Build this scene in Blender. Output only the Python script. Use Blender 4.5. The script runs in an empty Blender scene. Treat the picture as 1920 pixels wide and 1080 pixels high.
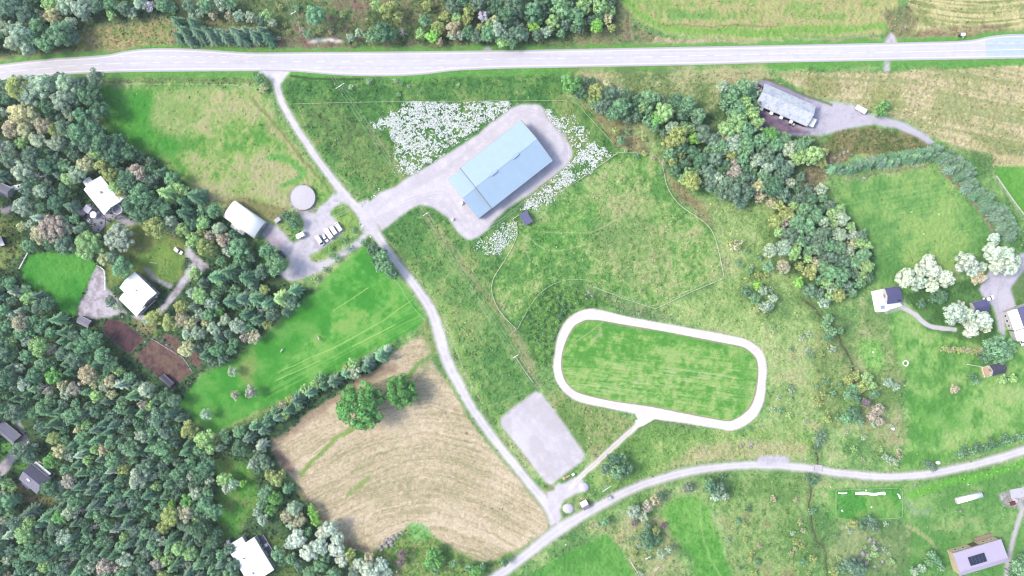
import bpy, bmesh, math, random
import numpy as np
from mathutils import Vector, Matrix

# ------------------------------------------------------------------ camera, sky, sun, exposure
SC = bpy.context.scene
COL = SC.collection
M_PX = 0.26          # metres of ground per photo pixel
CAM_H = 330.0        # height of the camera above the ground
cam_d = bpy.data.cameras.new("camera"); cam = bpy.data.objects.new("camera", cam_d); COL.objects.link(cam)
cam.location = (0, 0, CAM_H); cam.rotation_euler = (0, 0, 0)
cam_d.sensor_width = 36.0; cam_d.lens = 36.0 * CAM_H / (1920 * M_PX)
cam_d.clip_start = 1.0; cam_d.clip_end = 6000.0
SC.camera = cam
SUN_EL, SUN_AZ = math.radians(48), math.radians(176)      # azimuth from +x, anticlockwise: the sun stands in the west
wd = bpy.data.worlds.new("World"); SC.world = wd; wd.use_nodes = True
nt = wd.node_tree; nt.nodes.clear()
sky = nt.nodes.new("ShaderNodeTexSky"); sky.sky_type = 'NISHITA'; sky.sun_disc = False
sky.sun_elevation = SUN_EL; sky.sun_rotation = math.pi / 2 - SUN_AZ
sky.dust_density = 2.5; sky.air_density = 1.0; sky.ozone_density = 1.0
bgn = nt.nodes.new("ShaderNodeBackground"); bgn.inputs[1].default_value = 0.15
won = nt.nodes.new("ShaderNodeOutputWorld")
nt.links.new(sky.outputs[0], bgn.inputs[0]); nt.links.new(bgn.outputs[0], won.inputs[0])
sd = bpy.data.lights.new("sun", 'SUN'); so = bpy.data.objects.new("sun", sd); COL.objects.link(so)
sd.energy = 1.3; sd.angle = math.radians(15); sd.color = (1.0, 0.95, 0.88)
sdir = Vector((math.cos(SUN_AZ) * math.cos(SUN_EL), math.sin(SUN_AZ) * math.cos(SUN_EL), math.sin(SUN_EL)))
so.rotation_euler = sdir.to_track_quat('Z', 'Y').to_euler(); so.location = sdir * 200
SC.view_settings.view_transform = 'Standard'; SC.view_settings.look = 'None'
SC.view_settings.gamma = 1.0; SC.view_settings.use_curve_mapping = False
SC.view_settings.exposure = 1.57
K = (2.15, 2.2, 2.44)      # how much brighter than its base colour a level matt surface comes out under this light
try:
    SC.cycles.use_denoising = True; SC.cycles.max_bounces = 6; SC.cycles.diffuse_bounces = 3
    SC.cycles.transparent_max_bounces = 4; SC.cycles.filter_width = 1.2
except Exception: pass

rng = random.Random(7); NR = np.random.RandomState(11)
# ------------------------------------------------------------------ helpers
def P(px, py, z=0.0):
    s = M_PX * (1 - z / CAM_H)
    return Vector(((px - 960) * s, (540 - py) * s, z))
def lin(c):
    c = np.asarray(c, dtype=float) / 255.0
    return np.where(c <= 0.04045, c / 12.92, ((c + 0.055) / 1.055) ** 2.4)
def alb(c, f=1.0):
    a = lin(c) / np.array(K) * f
    return tuple(float(min(0.85, max(0.012, v))) for v in a) + (1.0,)

def tag(o, label=None, cat=None, group=None, kind=None):
    if label: o['label'] = label
    if cat: o['category'] = cat
    if group: o['group'] = group
    if kind: o['kind'] = kind
    return o
def empty(name, loc, rz=0.0, label=None, cat=None, group=None):
    o = bpy.data.objects.new(name, None); COL.objects.link(o); o.location = loc; o.rotation_euler = (0, 0, rz)
    o.empty_display_size = 0.5
    return tag(o, label, cat, group)
def dup(root, loc, rz=None, label=None, scale=None):
    r = root.copy(); COL.objects.link(r); r.location = loc
    if rz is not None: r.rotation_euler = (0, 0, rz)
    if scale is not None: r.scale = scale
    if label: r['label'] = label
    for ch in list(root.children):
        c = ch.copy(); COL.objects.link(c); c.parent = r
        for g in list(ch.children):
            d = g.copy(); COL.objects.link(d); d.parent = c
    return r

class MB:
    """collects faces, then becomes one mesh object"""
    def __init__(s): s.v = []; s.f = []
    def add(s, vs, fs):
        b = len(s.v); s.v += [tuple(p) for p in vs]; s.f += [tuple(b + i for i in f) for f in fs]; return s
    def hexa(s, b4, t4):
        return s.add(list(b4) + list(t4), [(3,2,1,0),(4,5,6,7),(0,1,5,4),(1,2,6,5),(2,3,7,6),(3,0,4,7)])
    def box(s, x0, x1, y0, y1, z0, z1):
        return s.hexa([(x0,y0,z0),(x1,y0,z0),(x1,y1,z0),(x0,y1,z0)], [(x0,y0,z1),(x1,y0,z1),(x1,y1,z1),(x0,y1,z1)])
    def prism(s, pts, z0, z1):
        n = len(pts)
        return s.add([(x,y,z0) for x,y in pts] + [(x,y,z1) for x,y in pts],
                     [tuple(range(n-1,-1,-1)), tuple(range(n,2*n))] + [(i,(i+1)%n,n+(i+1)%n,n+i) for i in range(n)])
    def cyl(s, p0, p1, r0, r1=None, n=8, caps=True):
        r1 = r0 if r1 is None else r1
        p0 = Vector(p0); p1 = Vector(p1); d = (p1 - p0)
        if d.length < 1e-6: return s
        d.normalize(); a = d.orthogonal().normalized(); b = d.cross(a)
        vs = []
        for p, r in ((p0, r0), (p1, r1)):
            for k in range(n):
                t = 2*math.pi*k/n; vs.append(p + (a*math.cos(t) + b*math.sin(t))*r)
        fs = [(k,(k+1)%n,n+(k+1)%n,n+k) for k in range(n)]
        if caps: fs += [tuple(range(n-1,-1,-1)), tuple(range(n,2*n))]
        return s.add(vs, fs)
    def slab(s, q, t):
        """a quad thickened downwards by t along z"""
        q = [Vector(p) for p in q]
        return s.hexa([p - Vector((0,0,t)) for p in q], q)
    def mesh(s, name, mat, smooth=False):
        me = bpy.data.meshes.new(name); me.from_pydata(s.v, [], s.f); me.update()
        if mat: me.materials.append(mat)
        if smooth: me.polygons.foreach_set('use_smooth', [True]*len(me.polygons))
        return me
    def build(s, name, mat, parent=None, smooth=False, bevel=0.0, loc=None, rz=None):
        me = s.mesh(name, mat, smooth)
        o = bpy.data.objects.new(name, me); COL.objects.link(o)
        if parent: o.parent = parent
        if loc is not None: o.location = loc
        if rz is not None: o.rotation_euler = (0,0,rz)
        if bevel > 0:
            b = o.modifiers.new('bevel', 'BEVEL'); b.width = bevel; b.segments = 2; b.limit_method = 'ANGLE'
        return o

# ------------------------------------------------------------------ materials
def newmat(name):
    m = bpy.data.materials.new(name); m.use_nodes = True; nt = m.node_tree
    b = nt.nodes.get('Principled BSDF'); return m, nt, b
def mat(name, col, rough=0.7, var=0.12, scale=0.8, metal=0.0, seam=None, bump=0.0, spec=0.3, f=1.0, stain=None, stain_amt=0.5, stain_scale=0.3):
    """col: the colour it shows in daylight (0-255); noise varies it, seam=(spacing, axis) adds folded metal seams, stain adds weather patches"""
    m, nt, b = newmat(name); N = nt.nodes; L = nt.links
    tc = N.new('ShaderNodeTexCoord')
    nz = N.new('ShaderNodeTexNoise'); nz.inputs['Scale'].default_value = scale; nz.inputs['Detail'].default_value = 6; nz.inputs['Roughness'].default_value = 0.65
    L.new(tc.outputs['Object'], nz.inputs['Vector'])
    mr = N.new('ShaderNodeMapRange'); mr.inputs[1].default_value = 0.3; mr.inputs[2].default_value = 0.7
    mr.inputs[3].default_value = 1 - var; mr.inputs[4].default_value = 1 + var
    L.new(nz.outputs[0], mr.inputs[0])
    base = N.new('ShaderNodeRGB'); base.outputs[0].default_value = alb(col, f)
    cur = base.outputs[0]
    if stain:
        n2 = N.new('ShaderNodeTexNoise'); n2.inputs['Scale'].default_value = stain_scale; n2.inputs['Detail'].default_value = 8; n2.inputs['Roughness'].default_value = 0.7
        L.new(tc.outputs['Object'], n2.inputs['Vector'])
        m2 = N.new('ShaderNodeMapRange'); m2.inputs[1].default_value = 0.45; m2.inputs[2].default_value = 0.65; m2.inputs[4].default_value = stain_amt
        L.new(n2.outputs[0], m2.inputs[0])
        mx = N.new('ShaderNodeMixRGB'); L.new(m2.outputs[0], mx.inputs[0]); L.new(cur, mx.inputs[1]); mx.inputs[2].default_value = alb(stain)
        cur = mx.outputs[0]
    vm = N.new('ShaderNodeVectorMath'); vm.operation = 'SCALE'; L.new(cur, vm.inputs[0]); L.new(mr.outputs[0], vm.inputs['Scale'])
    L.new(vm.outputs[0], b.inputs['Base Color'])
    b.inputs['Roughness'].default_value = rough; b.inputs['Metallic'].default_value = metal
    b.inputs['Specular IOR Level'].default_value = spec
    h = None
    if seam:
        w = N.new('ShaderNodeTexWave'); w.wave_type = 'BANDS'; w.bands_direction = seam[1]; w.wave_profile = 'SIN'
        w.inputs['Scale'].default_value = 0.314 / seam[0]; w.inputs['Distortion'].default_value = 0
        L.new(tc.outputs['Object'], w.inputs['Vector']); h = w.outputs['Color']
    elif bump > 0: h = nz.outputs[0]
    if h is not None:
        bp = N.new('ShaderNodeBump'); bp.inputs['Strength'].default_value = 0.6 if seam else bump; bp.inputs['Distance'].default_value = 0.05 if seam else 0.15
        L.new(h, bp.inputs['Height']); L.new(bp.outputs[0], b.inputs['Normal'])
    return m

MT = {}
MT['roof_blue']  = mat('blue_sheet_roof', (184,212,244), 0.45, 0.03, 0.25, seam=(1.0,'X'), spec=0.4)
MT['wall_blue']  = mat('blue_grey_cladding', (150,165,185), 0.6, 0.06, 0.5, seam=(0.6,'X'))
MT['roof_white'] = mat('white_sheet_roof', (252,253,255), 0.55, 0.04, 0.6, f=1.5, stain=(215,225,240), stain_amt=0.5, stain_scale=0.25)
MT['tent_white'] = mat('white_tarpaulin', (253,253,255), 0.5, 0.03, 0.4, f=1.5)
MT['paint_white']= mat('white_paint', (246,246,250), 0.5, 0.04, 2, f=1.5)
MT['wall_white'] = mat('white_boarded_wall', (225,226,232), 0.7, 0.06, 1.5, seam=(0.25,'Z'))
MT['wall_red']   = mat('red_boarded_wall', (125,62,60), 0.8, 0.15, 1.5)
MT['wall_yellow']= mat('straw_coloured_boards', (222,204,176), 0.8, 0.15, 1.0)
MT['wall_brown'] = mat('brown_boards', (120,92,84), 0.8, 0.15, 1.0)
MT['roof_navy']  = mat('dark_slate_roof', (102,102,150), 0.6, 0.12, 0.8, seam=(0.4,'Y'), f=1.0)
MT['roof_dark']  = mat('dark_felt_roof', (92,92,118), 0.75, 0.15, 1.2, seam=(0.4,'Y'))
MT['roof_grey']  = mat('grey_tile_roof', (150,148,172), 0.75, 0.15, 1.2, seam=(0.35,'Y'))
MT['roof_lav']   = mat('lilac_grey_sheet_roof', (208,199,232), 0.55, 0.03, 0.3, seam=(0.9,'X'))
MT['roof_old']   = mat('old_corrugated_roof', (226,232,246), 0.5, 0.16, 1.5, seam=(0.6,'X'), stain=(168,180,218), stain_amt=0.75, stain_scale=0.45)
MT['concrete']   = mat('concrete', (220,216,232), 0.85, 0.08, 1.5, bump=0.2)
MT['cover_grey'] = mat('grey_cover', (222,218,232), 0.8, 0.05, 0.7, bump=0.2)
MT['glass']      = mat('window_glass', (58,66,88), 0.15, 0.05, 1, spec=0.6)
MT['black']      = mat('black_rubber_and_shade', (40,40,46), 0.8, 0.1, 3)
MT['solar']      = mat('solar_glass', (56,64,92), 0.25, 0.03, 2, spec=0.4)
MT['wood']       = mat('weathered_wood', (170,150,135), 0.85, 0.15, 2)
MT['darkwood']   = mat('dark_decking', (120,112,140), 0.85, 0.18, 2)
MT['timber']     = mat('fresh_timber', (225,195,165), 0.85, 0.1, 2)
MT['stone']      = mat('grey_paving', (176,172,196), 0.85, 0.12, 1.5, bump=0.3)
MT['gravelheap'] = mat('pale_gravel_heap', (226,224,240), 0.95, 0.12, 3, bump=0.8)
MT['rock']       = mat('grey_rock', (176,172,178), 0.9, 0.25, 1.5, bump=0.8)
MT['metal']      = mat('galvanised_steel', (200,200,212), 0.4, 0.06, 2, metal=0.3)
MT['wire']       = mat('aluminium_wire', (205,210,205), 0.5, 0.02, 2)
MT['tape']       = mat('white_fence_tape', (240,245,225), 0.7, 0.05, 2)
MT['postwood']   = mat('grey_post_wood', (175,172,155), 0.85, 0.15, 3)
MT['carwhite']   = mat('white_car_paint', (250,250,255), 0.3, 0.02, 1, f=1.5, spec=0.5)
MT['cardark']    = mat('dark_blue_car_paint', (72,74,104), 0.3, 0.02, 1, spec=0.5)
MT['lamp']       = mat('headlamp_glass', (210,215,220), 0.15, 0.02, 1, spec=0.6)
MT['redlamp']    = mat('red_lamp_glass', (150,30,30), 0.2, 0.02, 1)
MT['bark']       = mat('grey_bark', (110,100,95), 0.95, 0.25, 3, bump=0.6)
MT['deadbark']   = mat('bleached_dead_wood', (205,200,210), 0.9, 0.12, 3)
MT['horse']      = mat('white_horse_coat', (244,242,240), 0.8, 0.05, 3)
MT['horsehair']  = mat('cream_horse_mane', (225,218,205), 0.9, 0.08, 8)
MT['water']      = mat('hot_tub_water', (170,190,235), 0.1, 0.03, 2, spec=0.6)

def leafmat(name, f=1.0, trans=0.3):
    """foliage: each tree brings its own colour (object colour); leaves differ among themselves"""
    m, nt, b = newmat(name); N = nt.nodes; L = nt.links
    oi = N.new('ShaderNodeObjectInfo'); g = N.new('ShaderNodeNewGeometry')
    tc = N.new('ShaderNodeTexCoord')
    nz = N.new('ShaderNodeTexNoise'); nz.inputs['Scale'].default_value = 0.55; nz.inputs['Detail'].default_value = 3
    L.new(tc.outputs['Object'], nz.inputs['Vector'])
    at = N.new('ShaderNodeAttribute'); at.attribute_name = 'leaf_tone'
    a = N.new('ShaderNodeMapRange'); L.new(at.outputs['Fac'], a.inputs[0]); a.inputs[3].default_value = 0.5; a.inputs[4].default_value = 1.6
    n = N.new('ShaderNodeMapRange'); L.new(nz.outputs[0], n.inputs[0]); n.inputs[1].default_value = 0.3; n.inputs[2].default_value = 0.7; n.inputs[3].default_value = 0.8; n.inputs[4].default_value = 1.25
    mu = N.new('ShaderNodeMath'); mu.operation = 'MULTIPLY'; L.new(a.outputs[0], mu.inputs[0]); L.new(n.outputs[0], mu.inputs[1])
    mf = N.new('ShaderNodeMath'); mf.operation = 'MULTIPLY'; L.new(mu.outputs[0], mf.inputs[0]); mf.inputs[1].default_value = f
    vm = N.new('ShaderNodeVectorMath'); vm.operation = 'SCALE'; L.new(oi.outputs['Color'], vm.inputs[0]); L.new(mf.outputs[0], vm.inputs['Scale'])
    L.new(vm.outputs[0], b.inputs['Base Color']); b.inputs['Roughness'].default_value = 0.75; b.inputs['Specular IOR Level'].default_value = 0.15
    tr = N.new('ShaderNodeBsdfTranslucent'); L.new(vm.outputs[0], tr.inputs['Color'])
    mx = N.new('ShaderNodeMixShader'); mx.inputs[0].default_value = trans
    L.new(b.outputs[0], mx.inputs[1]); L.new(tr.outputs[0], mx.inputs[2])
    L.new(mx.outputs[0], nt.nodes['Material Output'].inputs['Surface'])
    return m
MT['leaf'] = leafmat('foliage')
MT['needle'] = leafmat('needles', 1.0, 0.15)
# ------------------------------------------------------------------ the ground: ground cover laid out in a fine sheet
STEP = 1.5                                   # photo pixels between ground points (0.39 m)
GX0, GX1, GY0, GY1 = -120, 2040, -90, 1170
NXG = int((GX1 - GX0) / STEP) + 1; NYG = int((GY1 - GY0) / STEP) + 1
gx = GX0 + np.arange(NXG) * STEP; gy = GY0 + np.arange(NYG) * STEP
X, Y = np.meshgrid(gx.astype(np.float32), gy.astype(np.float32))
TAB = NR.rand(256, 256).astype(np.float32)
def vn(u, v, seed=0):
    """smooth value noise, 0..1"""
    u = u + seed * 17.31; v = v + seed * 9.73
    iu = np.floor(u).astype(np.int32); iv = np.floor(v).astype(np.int32)
    fu = u - iu; fv = v - iv; fu = fu*fu*(3-2*fu); fv = fv*fv*(3-2*fv)
    a = TAB[iv & 255, iu & 255]; b = TAB[iv & 255, (iu+1) & 255]; c = TAB[(iv+1) & 255, iu & 255]; d = TAB[(iv+1) & 255, (iu+1) & 255]
    return (a*(1-fu) + b*fu)*(1-fv) + (c*(1-fu) + d*fu)*fv
def fbm(x, y, cell, octv=4, seed=0, gain=0.55):
    t = 0; w = 1.0; tw = 0
    for k in range(octv):
        t = t + w * vn(x / cell, y / cell, seed + k*3); tw += w; w *= gain; cell = cell / 2.03
    t = t / tw
    return np.clip((t - 0.5) * 1.9 + 0.5, 0, 1)
def ss(t, a, b):
    t = np.clip((t - a) / (b - a), 0, 1); return t*t*(3-2*t)
WX = (fbm(X, Y, 26, 4, 5) - 0.5); WY = (fbm(X, Y, 26, 4, 25) - 0.5)
F60 = fbm(X, Y, 60, 5, 1, 0.62); F25 = fbm(X, Y, 25, 4, 2, 0.65); F8 = fbm(X, Y, 8, 3, 3, 0.7); F3 = fbm(X, Y, 3.4, 2, 4, 0.8); F120 = fbm(X, Y, 130, 4, 6)
G = np.zeros((NYG, NXG, 3), np.float32); AMP = np.ones((NYG, NXG), np.float32); ZONE = np.zeros((NYG, NXG), np.int16); Z = np.zeros((NYG, NXG), np.float32)
FLAT = np.zeros((NYG, NXG), np.float32)
ZN = ['rough_meadow']; ZL = {}
def blur1(a, r):
    if r < 1: return a
    for ax in (0, 1):
        p = np.pad(a, [(r+1, r) if i == ax else (0, 0) for i in range(2)], mode='edge')
        c = np.cumsum(p, axis=ax, dtype=np.float64)
        n = a.shape[ax]
        if ax == 0: a = ((c[2*r+1:2*r+1+n] - c[:n]) / (2*r+1))
        else: a = ((c[:, 2*r+1:2*r+1+n] - c[:, :n]) / (2*r+1))
    return a.astype(np.float32)
def inside(poly, x, y):
    r = np.zeros(x.shape, bool); n = len(poly)
    for i in range(n):
        x1, y1 = poly[i]; x2, y2 = poly[(i+1) % n]
        if y1 == y2: continue
        c = ((y1 > y) != (y2 > y)) & (x < (x2-x1)*(y-y1)/(y2-y1) + x1)
        r ^= c
    return r
def sub(xs, ys, pad):
    i0 = max(0, int((min(xs)-pad-GX0)/STEP)); i1 = min(NXG, int((max(xs)+pad-GX0)/STEP)+2)
    j0 = max(0, int((min(ys)-pad-GY0)/STEP)); j1 = min(NYG, int((max(ys)+pad-GY0)/STEP)+2)
    return (slice(j0, max(j1, j0+1)), slice(i0, max(i1, i0+1)))
def catmull(pts, n=6, closed=False):
    out = []; m = len(pts)
    rngi = range(m if closed else m-1)
    for i in rngi:
        g = (lambda k: pts[k % m]) if closed else (lambda k: pts[min(max(k, 0), m-1)])
        p0, p1, p2, p3 = [np.array(g(i+d), float) for d in (-1, 0, 1, 2)]
        for k in range(n):
            t = k / n
            out.append(tuple(0.5*((2*p1) + (-p0+p2)*t + (2*p0-5*p1+4*p2-p3)*t*t + (-p0+3*p1-3*p2+p3)*t**3)))
    if not closed: out.append(tuple(map(float, pts[-1])))
    return out
def ribbon_poly(pts, w):
    """pts (x,y[,w]) smoothed; returns outline of the strip"""
    L_, R_ = [], []
    for i, p in enumerate(pts):
        a = pts[max(0, i-1)]; b = pts[min(len(pts)-1, i+1)]
        dx, dy = b[0]-a[0], b[1]-a[1]; l = math.hypot(dx, dy) or 1; ww = (p[2] if len(p) > 2 else w)/2
        L_.append((p[0]-dy/l*ww, p[1]+dx/l*ww)); R_.append((p[0]+dy/l*ww, p[1]-dx/l*ww))
    return L_ + R_[::-1]
def pmask(poly, soft=2.0, warp=0.0):
    xs = [p[0] for p in poly]; ys = [p[1] for p in poly]
    s = sub(xs, ys, soft*2 + warp + 4)
    x = X[s] + WX[s]*2*warp; y = Y[s] + WY[s]*2*warp
    m = inside(poly, x, y).astype(np.float32)
    r = int(round(soft / STEP / 1.5))
    if r >= 1: m = blur1(blur1(m, r), max(1, r//2))
    return s, m
def smask(pts, w, soft=1.0, warp=0.0):
    """mask of a stroke along pts"""
    xs = [p[0] for p in pts]; ys = [p[1] for p in pts]
    s = sub(xs, ys, w + soft + warp + 3)
    x = X[s] + WX[s]*2*warp; y = Y[s] + WY[s]*2*warp
    d = np.full(x.shape, 1e9, np.float32)
    for (x1, y1), (x2, y2) in zip([p[:2] for p in pts[:-1]], [p[:2] for p in pts[1:]]):
        dx, dy = x2-x1, y2-y1; l2 = dx*dx+dy*dy or 1e-6
        t = np.clip(((x-x1)*dx + (y-y1)*dy)/l2, 0, 1)
        d = np.minimum(d, np.hypot(x-x1-t*dx, y-y1-t*dy))
    return s, 1 - ss(d, w/2 - soft/2, w/2 + soft/2)
def tex(s, cols, f, lo=0.25, hi=0.75):
    """blend a list of colours by f"""
    c = np.array(cols, np.float32); t = ss(f[s] if f.shape == X.shape else f, lo, hi) * (len(cols)-1)
    i = np.clip(np.floor(t).astype(int), 0, len(cols)-2); u = (t - i)[..., None]
    return c[i]*(1-u) + c[i+1]*u
def lay(sm, col, op=1.0, amp=None, zone=None, flat=None, dz=None, label=None):
    s, m = sm; m = np.clip(m*op, 0, 1)
    c = np.array(col, np.float32); c = c if c.ndim == 3 else c[None, None, :]
    G[s] = G[s]*(1-m[..., None]) + c*m[..., None]
    if amp is not None: AMP[s] = AMP[s]*(1-m) + amp*m
    if flat is not None: FLAT[s] = np.maximum(FLAT[s], m*flat)
    if dz is not None: Z[s] = Z[s] + dz*m
    if zone:
        if zone not in ZN: ZN.append(zone)
        if label: ZL[zone] = label
        zz = ZONE[s]; zz[m > 0.5] = ZN.index(zone); ZONE[s] = zz
def field(poly, cols, f, soft=2, warp=2, lo=0.25, hi=0.75, op=1.0, **k):
    sm = pmask(poly, soft, warp); lay(sm, tex(sm[0], cols, f, lo, hi), op, **k); return sm
MIX = 0.45*F60 + 0.3*F25 + 0.25*F8
MIXF = 0.3*F25 + 0.35*F8 + 0.35*F3
# colours as seen in daylight
LG, MG, DG = (140,176,104), (112,158,88), (82,128,76)
DRY, TAN, BRN = (172,178,128), (198,188,150), (138,126,106)
full = (slice(0, NYG), slice(0, NXG))
G[:] = tex(full, [(96,140,80), (114,156,92), (132,172,102), (152,184,116), (176,188,136)], 0.55*F60 + 0.25*F25 + 0.2*F8, 0.2, 0.8)
br = ss(fbm(X, Y, 45, 4, 40), 0.62, 0.8)*0.22; G[:] = G*(1-br[..., None]) + np.array((138,130,104), np.float32)*br[..., None]

# --- strip north of the main road
field([(-130,-100),(1165,-100),(1190,40),(1230,62),(1230,95),(-130,110)], [(96,116,82),(118,134,90),(140,146,104),(158,156,122),(140,126,108)], MIXF*0.6+F60*0.4, 6, 6)
field([(480,0),(830,0),(830,85),(640,88),(480,80)], [(98,122,80),(128,142,98),(140,136,108),(144,120,108)], 0.5*F60+0.5*F8, 8, 10)
field([(145,55),(320,40),(325,85),(240,92),(140,98)], [(130,148,88),(168,162,112),(196,178,136)], MIXF, 6, 6)
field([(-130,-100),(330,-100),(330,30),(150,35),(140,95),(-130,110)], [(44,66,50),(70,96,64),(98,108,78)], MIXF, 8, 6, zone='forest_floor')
field([(640,85),(660,40),(800,-20),(1160,-100),(1150,40),(1080,60),(960,88)], [(70,92,62),(110,126,80),(150,140,112)], MIXF, 8, 6)
# fields top right
field([(1155,-100),(1700,-100),(1680,30),(1650,66),(1520,70),(1380,74),(1250,62),(1200,40),(1168,12)], [(150,178,104),(178,188,122),(196,184,140),(184,190,128)], 0.6*fbm(X, Y*3, 60, 4, 61)+0.4*F8, 3, 2, zone='hay_meadow', amp=0.6)
lay(smask(catmull([(1165,0),(1195,22),(1230,42),(1280,56),(1400,60),(1520,56),(1660,50)]), 13, 10, 4), (124,180,80), 0.75)
lay(smask([(1260,30),(1330,28)], 12, 12, 6), (110,166,92), 0.6)
lay(smask([(1230,46),(1330,50),(1460,48)], 3, 3, 3), (150,140,110), 0.6)
field([(1230,66),(1300,72),(1450,76),(1650,68),(1655,78),(1300,86),(1200,92)], [(150,160,110),(190,180,148),(206,190,160)], MIXF, 3, 3)
ph = vn((Y - 20*np.sin(X/90.0) - 0.25*(X-1800)*0)/3.4, X/90.0, 70)
field([(1712,-100),(2050,-100),(2050,56),(1920,58),(1850,66),(1800,72),(1700,72),(1685,60),(1700,20)], [(152,160,106),(190,192,136),(222,212,162)], 0.6*ph+0.4*F25, 3, 2, zone='stripy_hay_field', amp=0.7)
field([(1740,52),(1900,48),(1830,70),(1700,72)], [(120,116,90),(168,128,118),(170,166,124)], MIXF, 5, 4, op=0.8)
field([(1655,20),(1705,10),(1720,40),(1700,70),(1660,70)], [(118,124,88),(160,150,116)], MIXF, 6, 6, op=0.8)
dirs = Y - 0.06*(X-1500) - np.where(X > 1700, 0.14*(X-1700), 0)
ph = vn(dirs/4.2, X/120.0, 71)*0.6 + vn(dirs/9.0, X/200.0, 72)*0.4
field([(1452,134),(1640,136),(2050,112),(2050,310),(1925,312),(1868,292),(1800,275),(1740,255),(1700,228),(1650,215),(1600,195),(1540,182),(1490,160)], [(162,170,118),(182,182,132),(202,192,150),(220,208,172)], 0.5*ph+0.25*F60+0.25*F3, 3, 2, 0.3, 0.7, zone='striped_stubble_field', amp=0.8)
field([(1515,148),(1570,150),(1580,178),(1530,182),(1505,170)], [(130,146,90),(170,168,116)], MIXF, 8, 6, op=0.8)
field([(1630,160),(1680,165),(1700,200),(1640,205)], [(140,156,92),(176,176,120)], MIXF, 8, 6, op=0.6)
field([(1800,240),(1925,270),(1925,300),(1860,288)], [(120,140,86),(168,172,112)], MIXF, 8, 6, op=0.7)
field([(1860,285),(1925,292),(1925,312),(1862,312)], [(212,194,152),(230,210,170)], MIXF, 3, 3, op=0.7)
# verges of the main road
for yo, ya in ((-4, [(-130,122),(0,124),(100,115),(200,108),(250,98),(300,94),(370,95),(480,102),(700,100),(960,97),(1200,93),(1440,88),(1680,83),(1800,80),(1860,70),(2050,66)]),
               (4, [(-130,158),(0,152),(100,140),(160,136),(250,135),(480,136),(560,136),(660,142),(760,143),(860,133),(960,129),(1200,126),(1440,119),(1680,115),(2050,109)])):
    lay(smask([(x, y+yo) for x, y in ya], 14, 7, 4), (104,166,76), 0.85)
lay(smask([(185,156),(300,158),(420,158),(475,163)], 2.2, 1.5, 1), (196,192,150), 0.7)
lay(smask([(190,150),(470,152)], 10, 6, 3), (128,140,84), 0.6)
# scrub east of the hall, tan grass by the belt
field([(1060,130),(1440,125),(1460,150),(1420,170),(1400,260),(1200,240),(1100,180)], [(112,136,86),(140,154,102),(168,176,126),(196,192,148)], 0.5*F60+0.5*MIXF, 10, 8)
field([(1085,190),(1150,200),(1260,330),(1350,400),(1400,470),(1380,520),(1350,440),(1260,360),(1235,290),(1150,280)], [(150,136,104),(184,164,130),(150,150,104)], MIXF, 5, 6, op=0.8)
field([(1320,390),(1440,380),(1480,480),(1500,560),(1560,640),(1500,800),(1430,800),(1445,690),(1420,640),(1350,600),(1370,520)], [(118,152,92),(140,172,104),(160,186,120),(180,194,136)], 0.6*F60+0.4*MIXF, 12, 10)
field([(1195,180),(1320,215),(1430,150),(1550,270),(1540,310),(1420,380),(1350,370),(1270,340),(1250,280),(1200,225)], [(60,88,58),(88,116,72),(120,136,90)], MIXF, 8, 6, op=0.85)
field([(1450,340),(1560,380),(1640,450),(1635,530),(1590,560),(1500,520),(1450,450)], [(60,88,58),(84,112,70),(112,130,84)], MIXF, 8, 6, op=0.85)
# ------------------------- meadow west of the hall
field([(530,146),(660,148),(760,150),(860,142),(1055,138),(1060,180),(1110,205),(1150,270),(1160,285),(990,400),(960,420),(930,560),(880,560),(700,440),(690,385),(640,330),(560,235),(532,190)], [(76,122,66),(94,142,76),(112,152,84),(138,158,98)], MIX, 4, 4, zone='weedy_meadow')
field([(560,205),(620,180),(700,250),(740,320),(700,345),(640,300)], [(110,120,82),(100,146,78),(130,150,92)], MIXF, 12, 8, op=0.7)
lay(smask([(545,143),(600,148),(680,149)], 4, 3, 1), (60,86,52), 0.8)
lay(smask([(690,236),(760,330)], 8, 6, 3), (150,158,110), 0.5)
lay(smask([(560,200),(590,290),(655,345)], 2, 1.5, 1), (170,196,130), 0.5)
# pasture between hall, belt and track
field([(1158,286),(1225,288),(1243,312),(1252,352),(1276,386),(1330,424),(1346,470),(1356,518),(1228,578),(1112,536),(1040,526),(1000,560),(968,612),(925,548),(926,520),(968,440),(975,425),(1000,415)], [(98,148,78),(118,164,86),(140,174,102),(158,182,116),(176,184,132)], 0.4*F60+0.3*F25+0.3*F8, 3, 2, 0.28, 0.78, zone='pasture', label='patchy green and tan pasture inside the tape fence')
field([(990,420),(1100,400),(1080,460),(1000,500)], [(96,156,72),(120,172,84)], MIX, 14, 8, op=0.5)
field([(1150,360),(1215,370),(1260,520),(1190,560),(1100,460)], [(156,166,112),(180,178,134)], F8, 14, 10, op=0.4)
for q in ([(1000,433),(1060,436),(1110,434),(1160,410)], [(978,450),(990,480),(1010,500)], [(985,395+45),(1030,470),(1110,455)], [(1100,535),(1180,560),(1228,572),(1340,520)]):
    lay(smask(catmull(q), 2.2, 1.5, 1.5), (196,200,156), 0.55)
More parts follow.
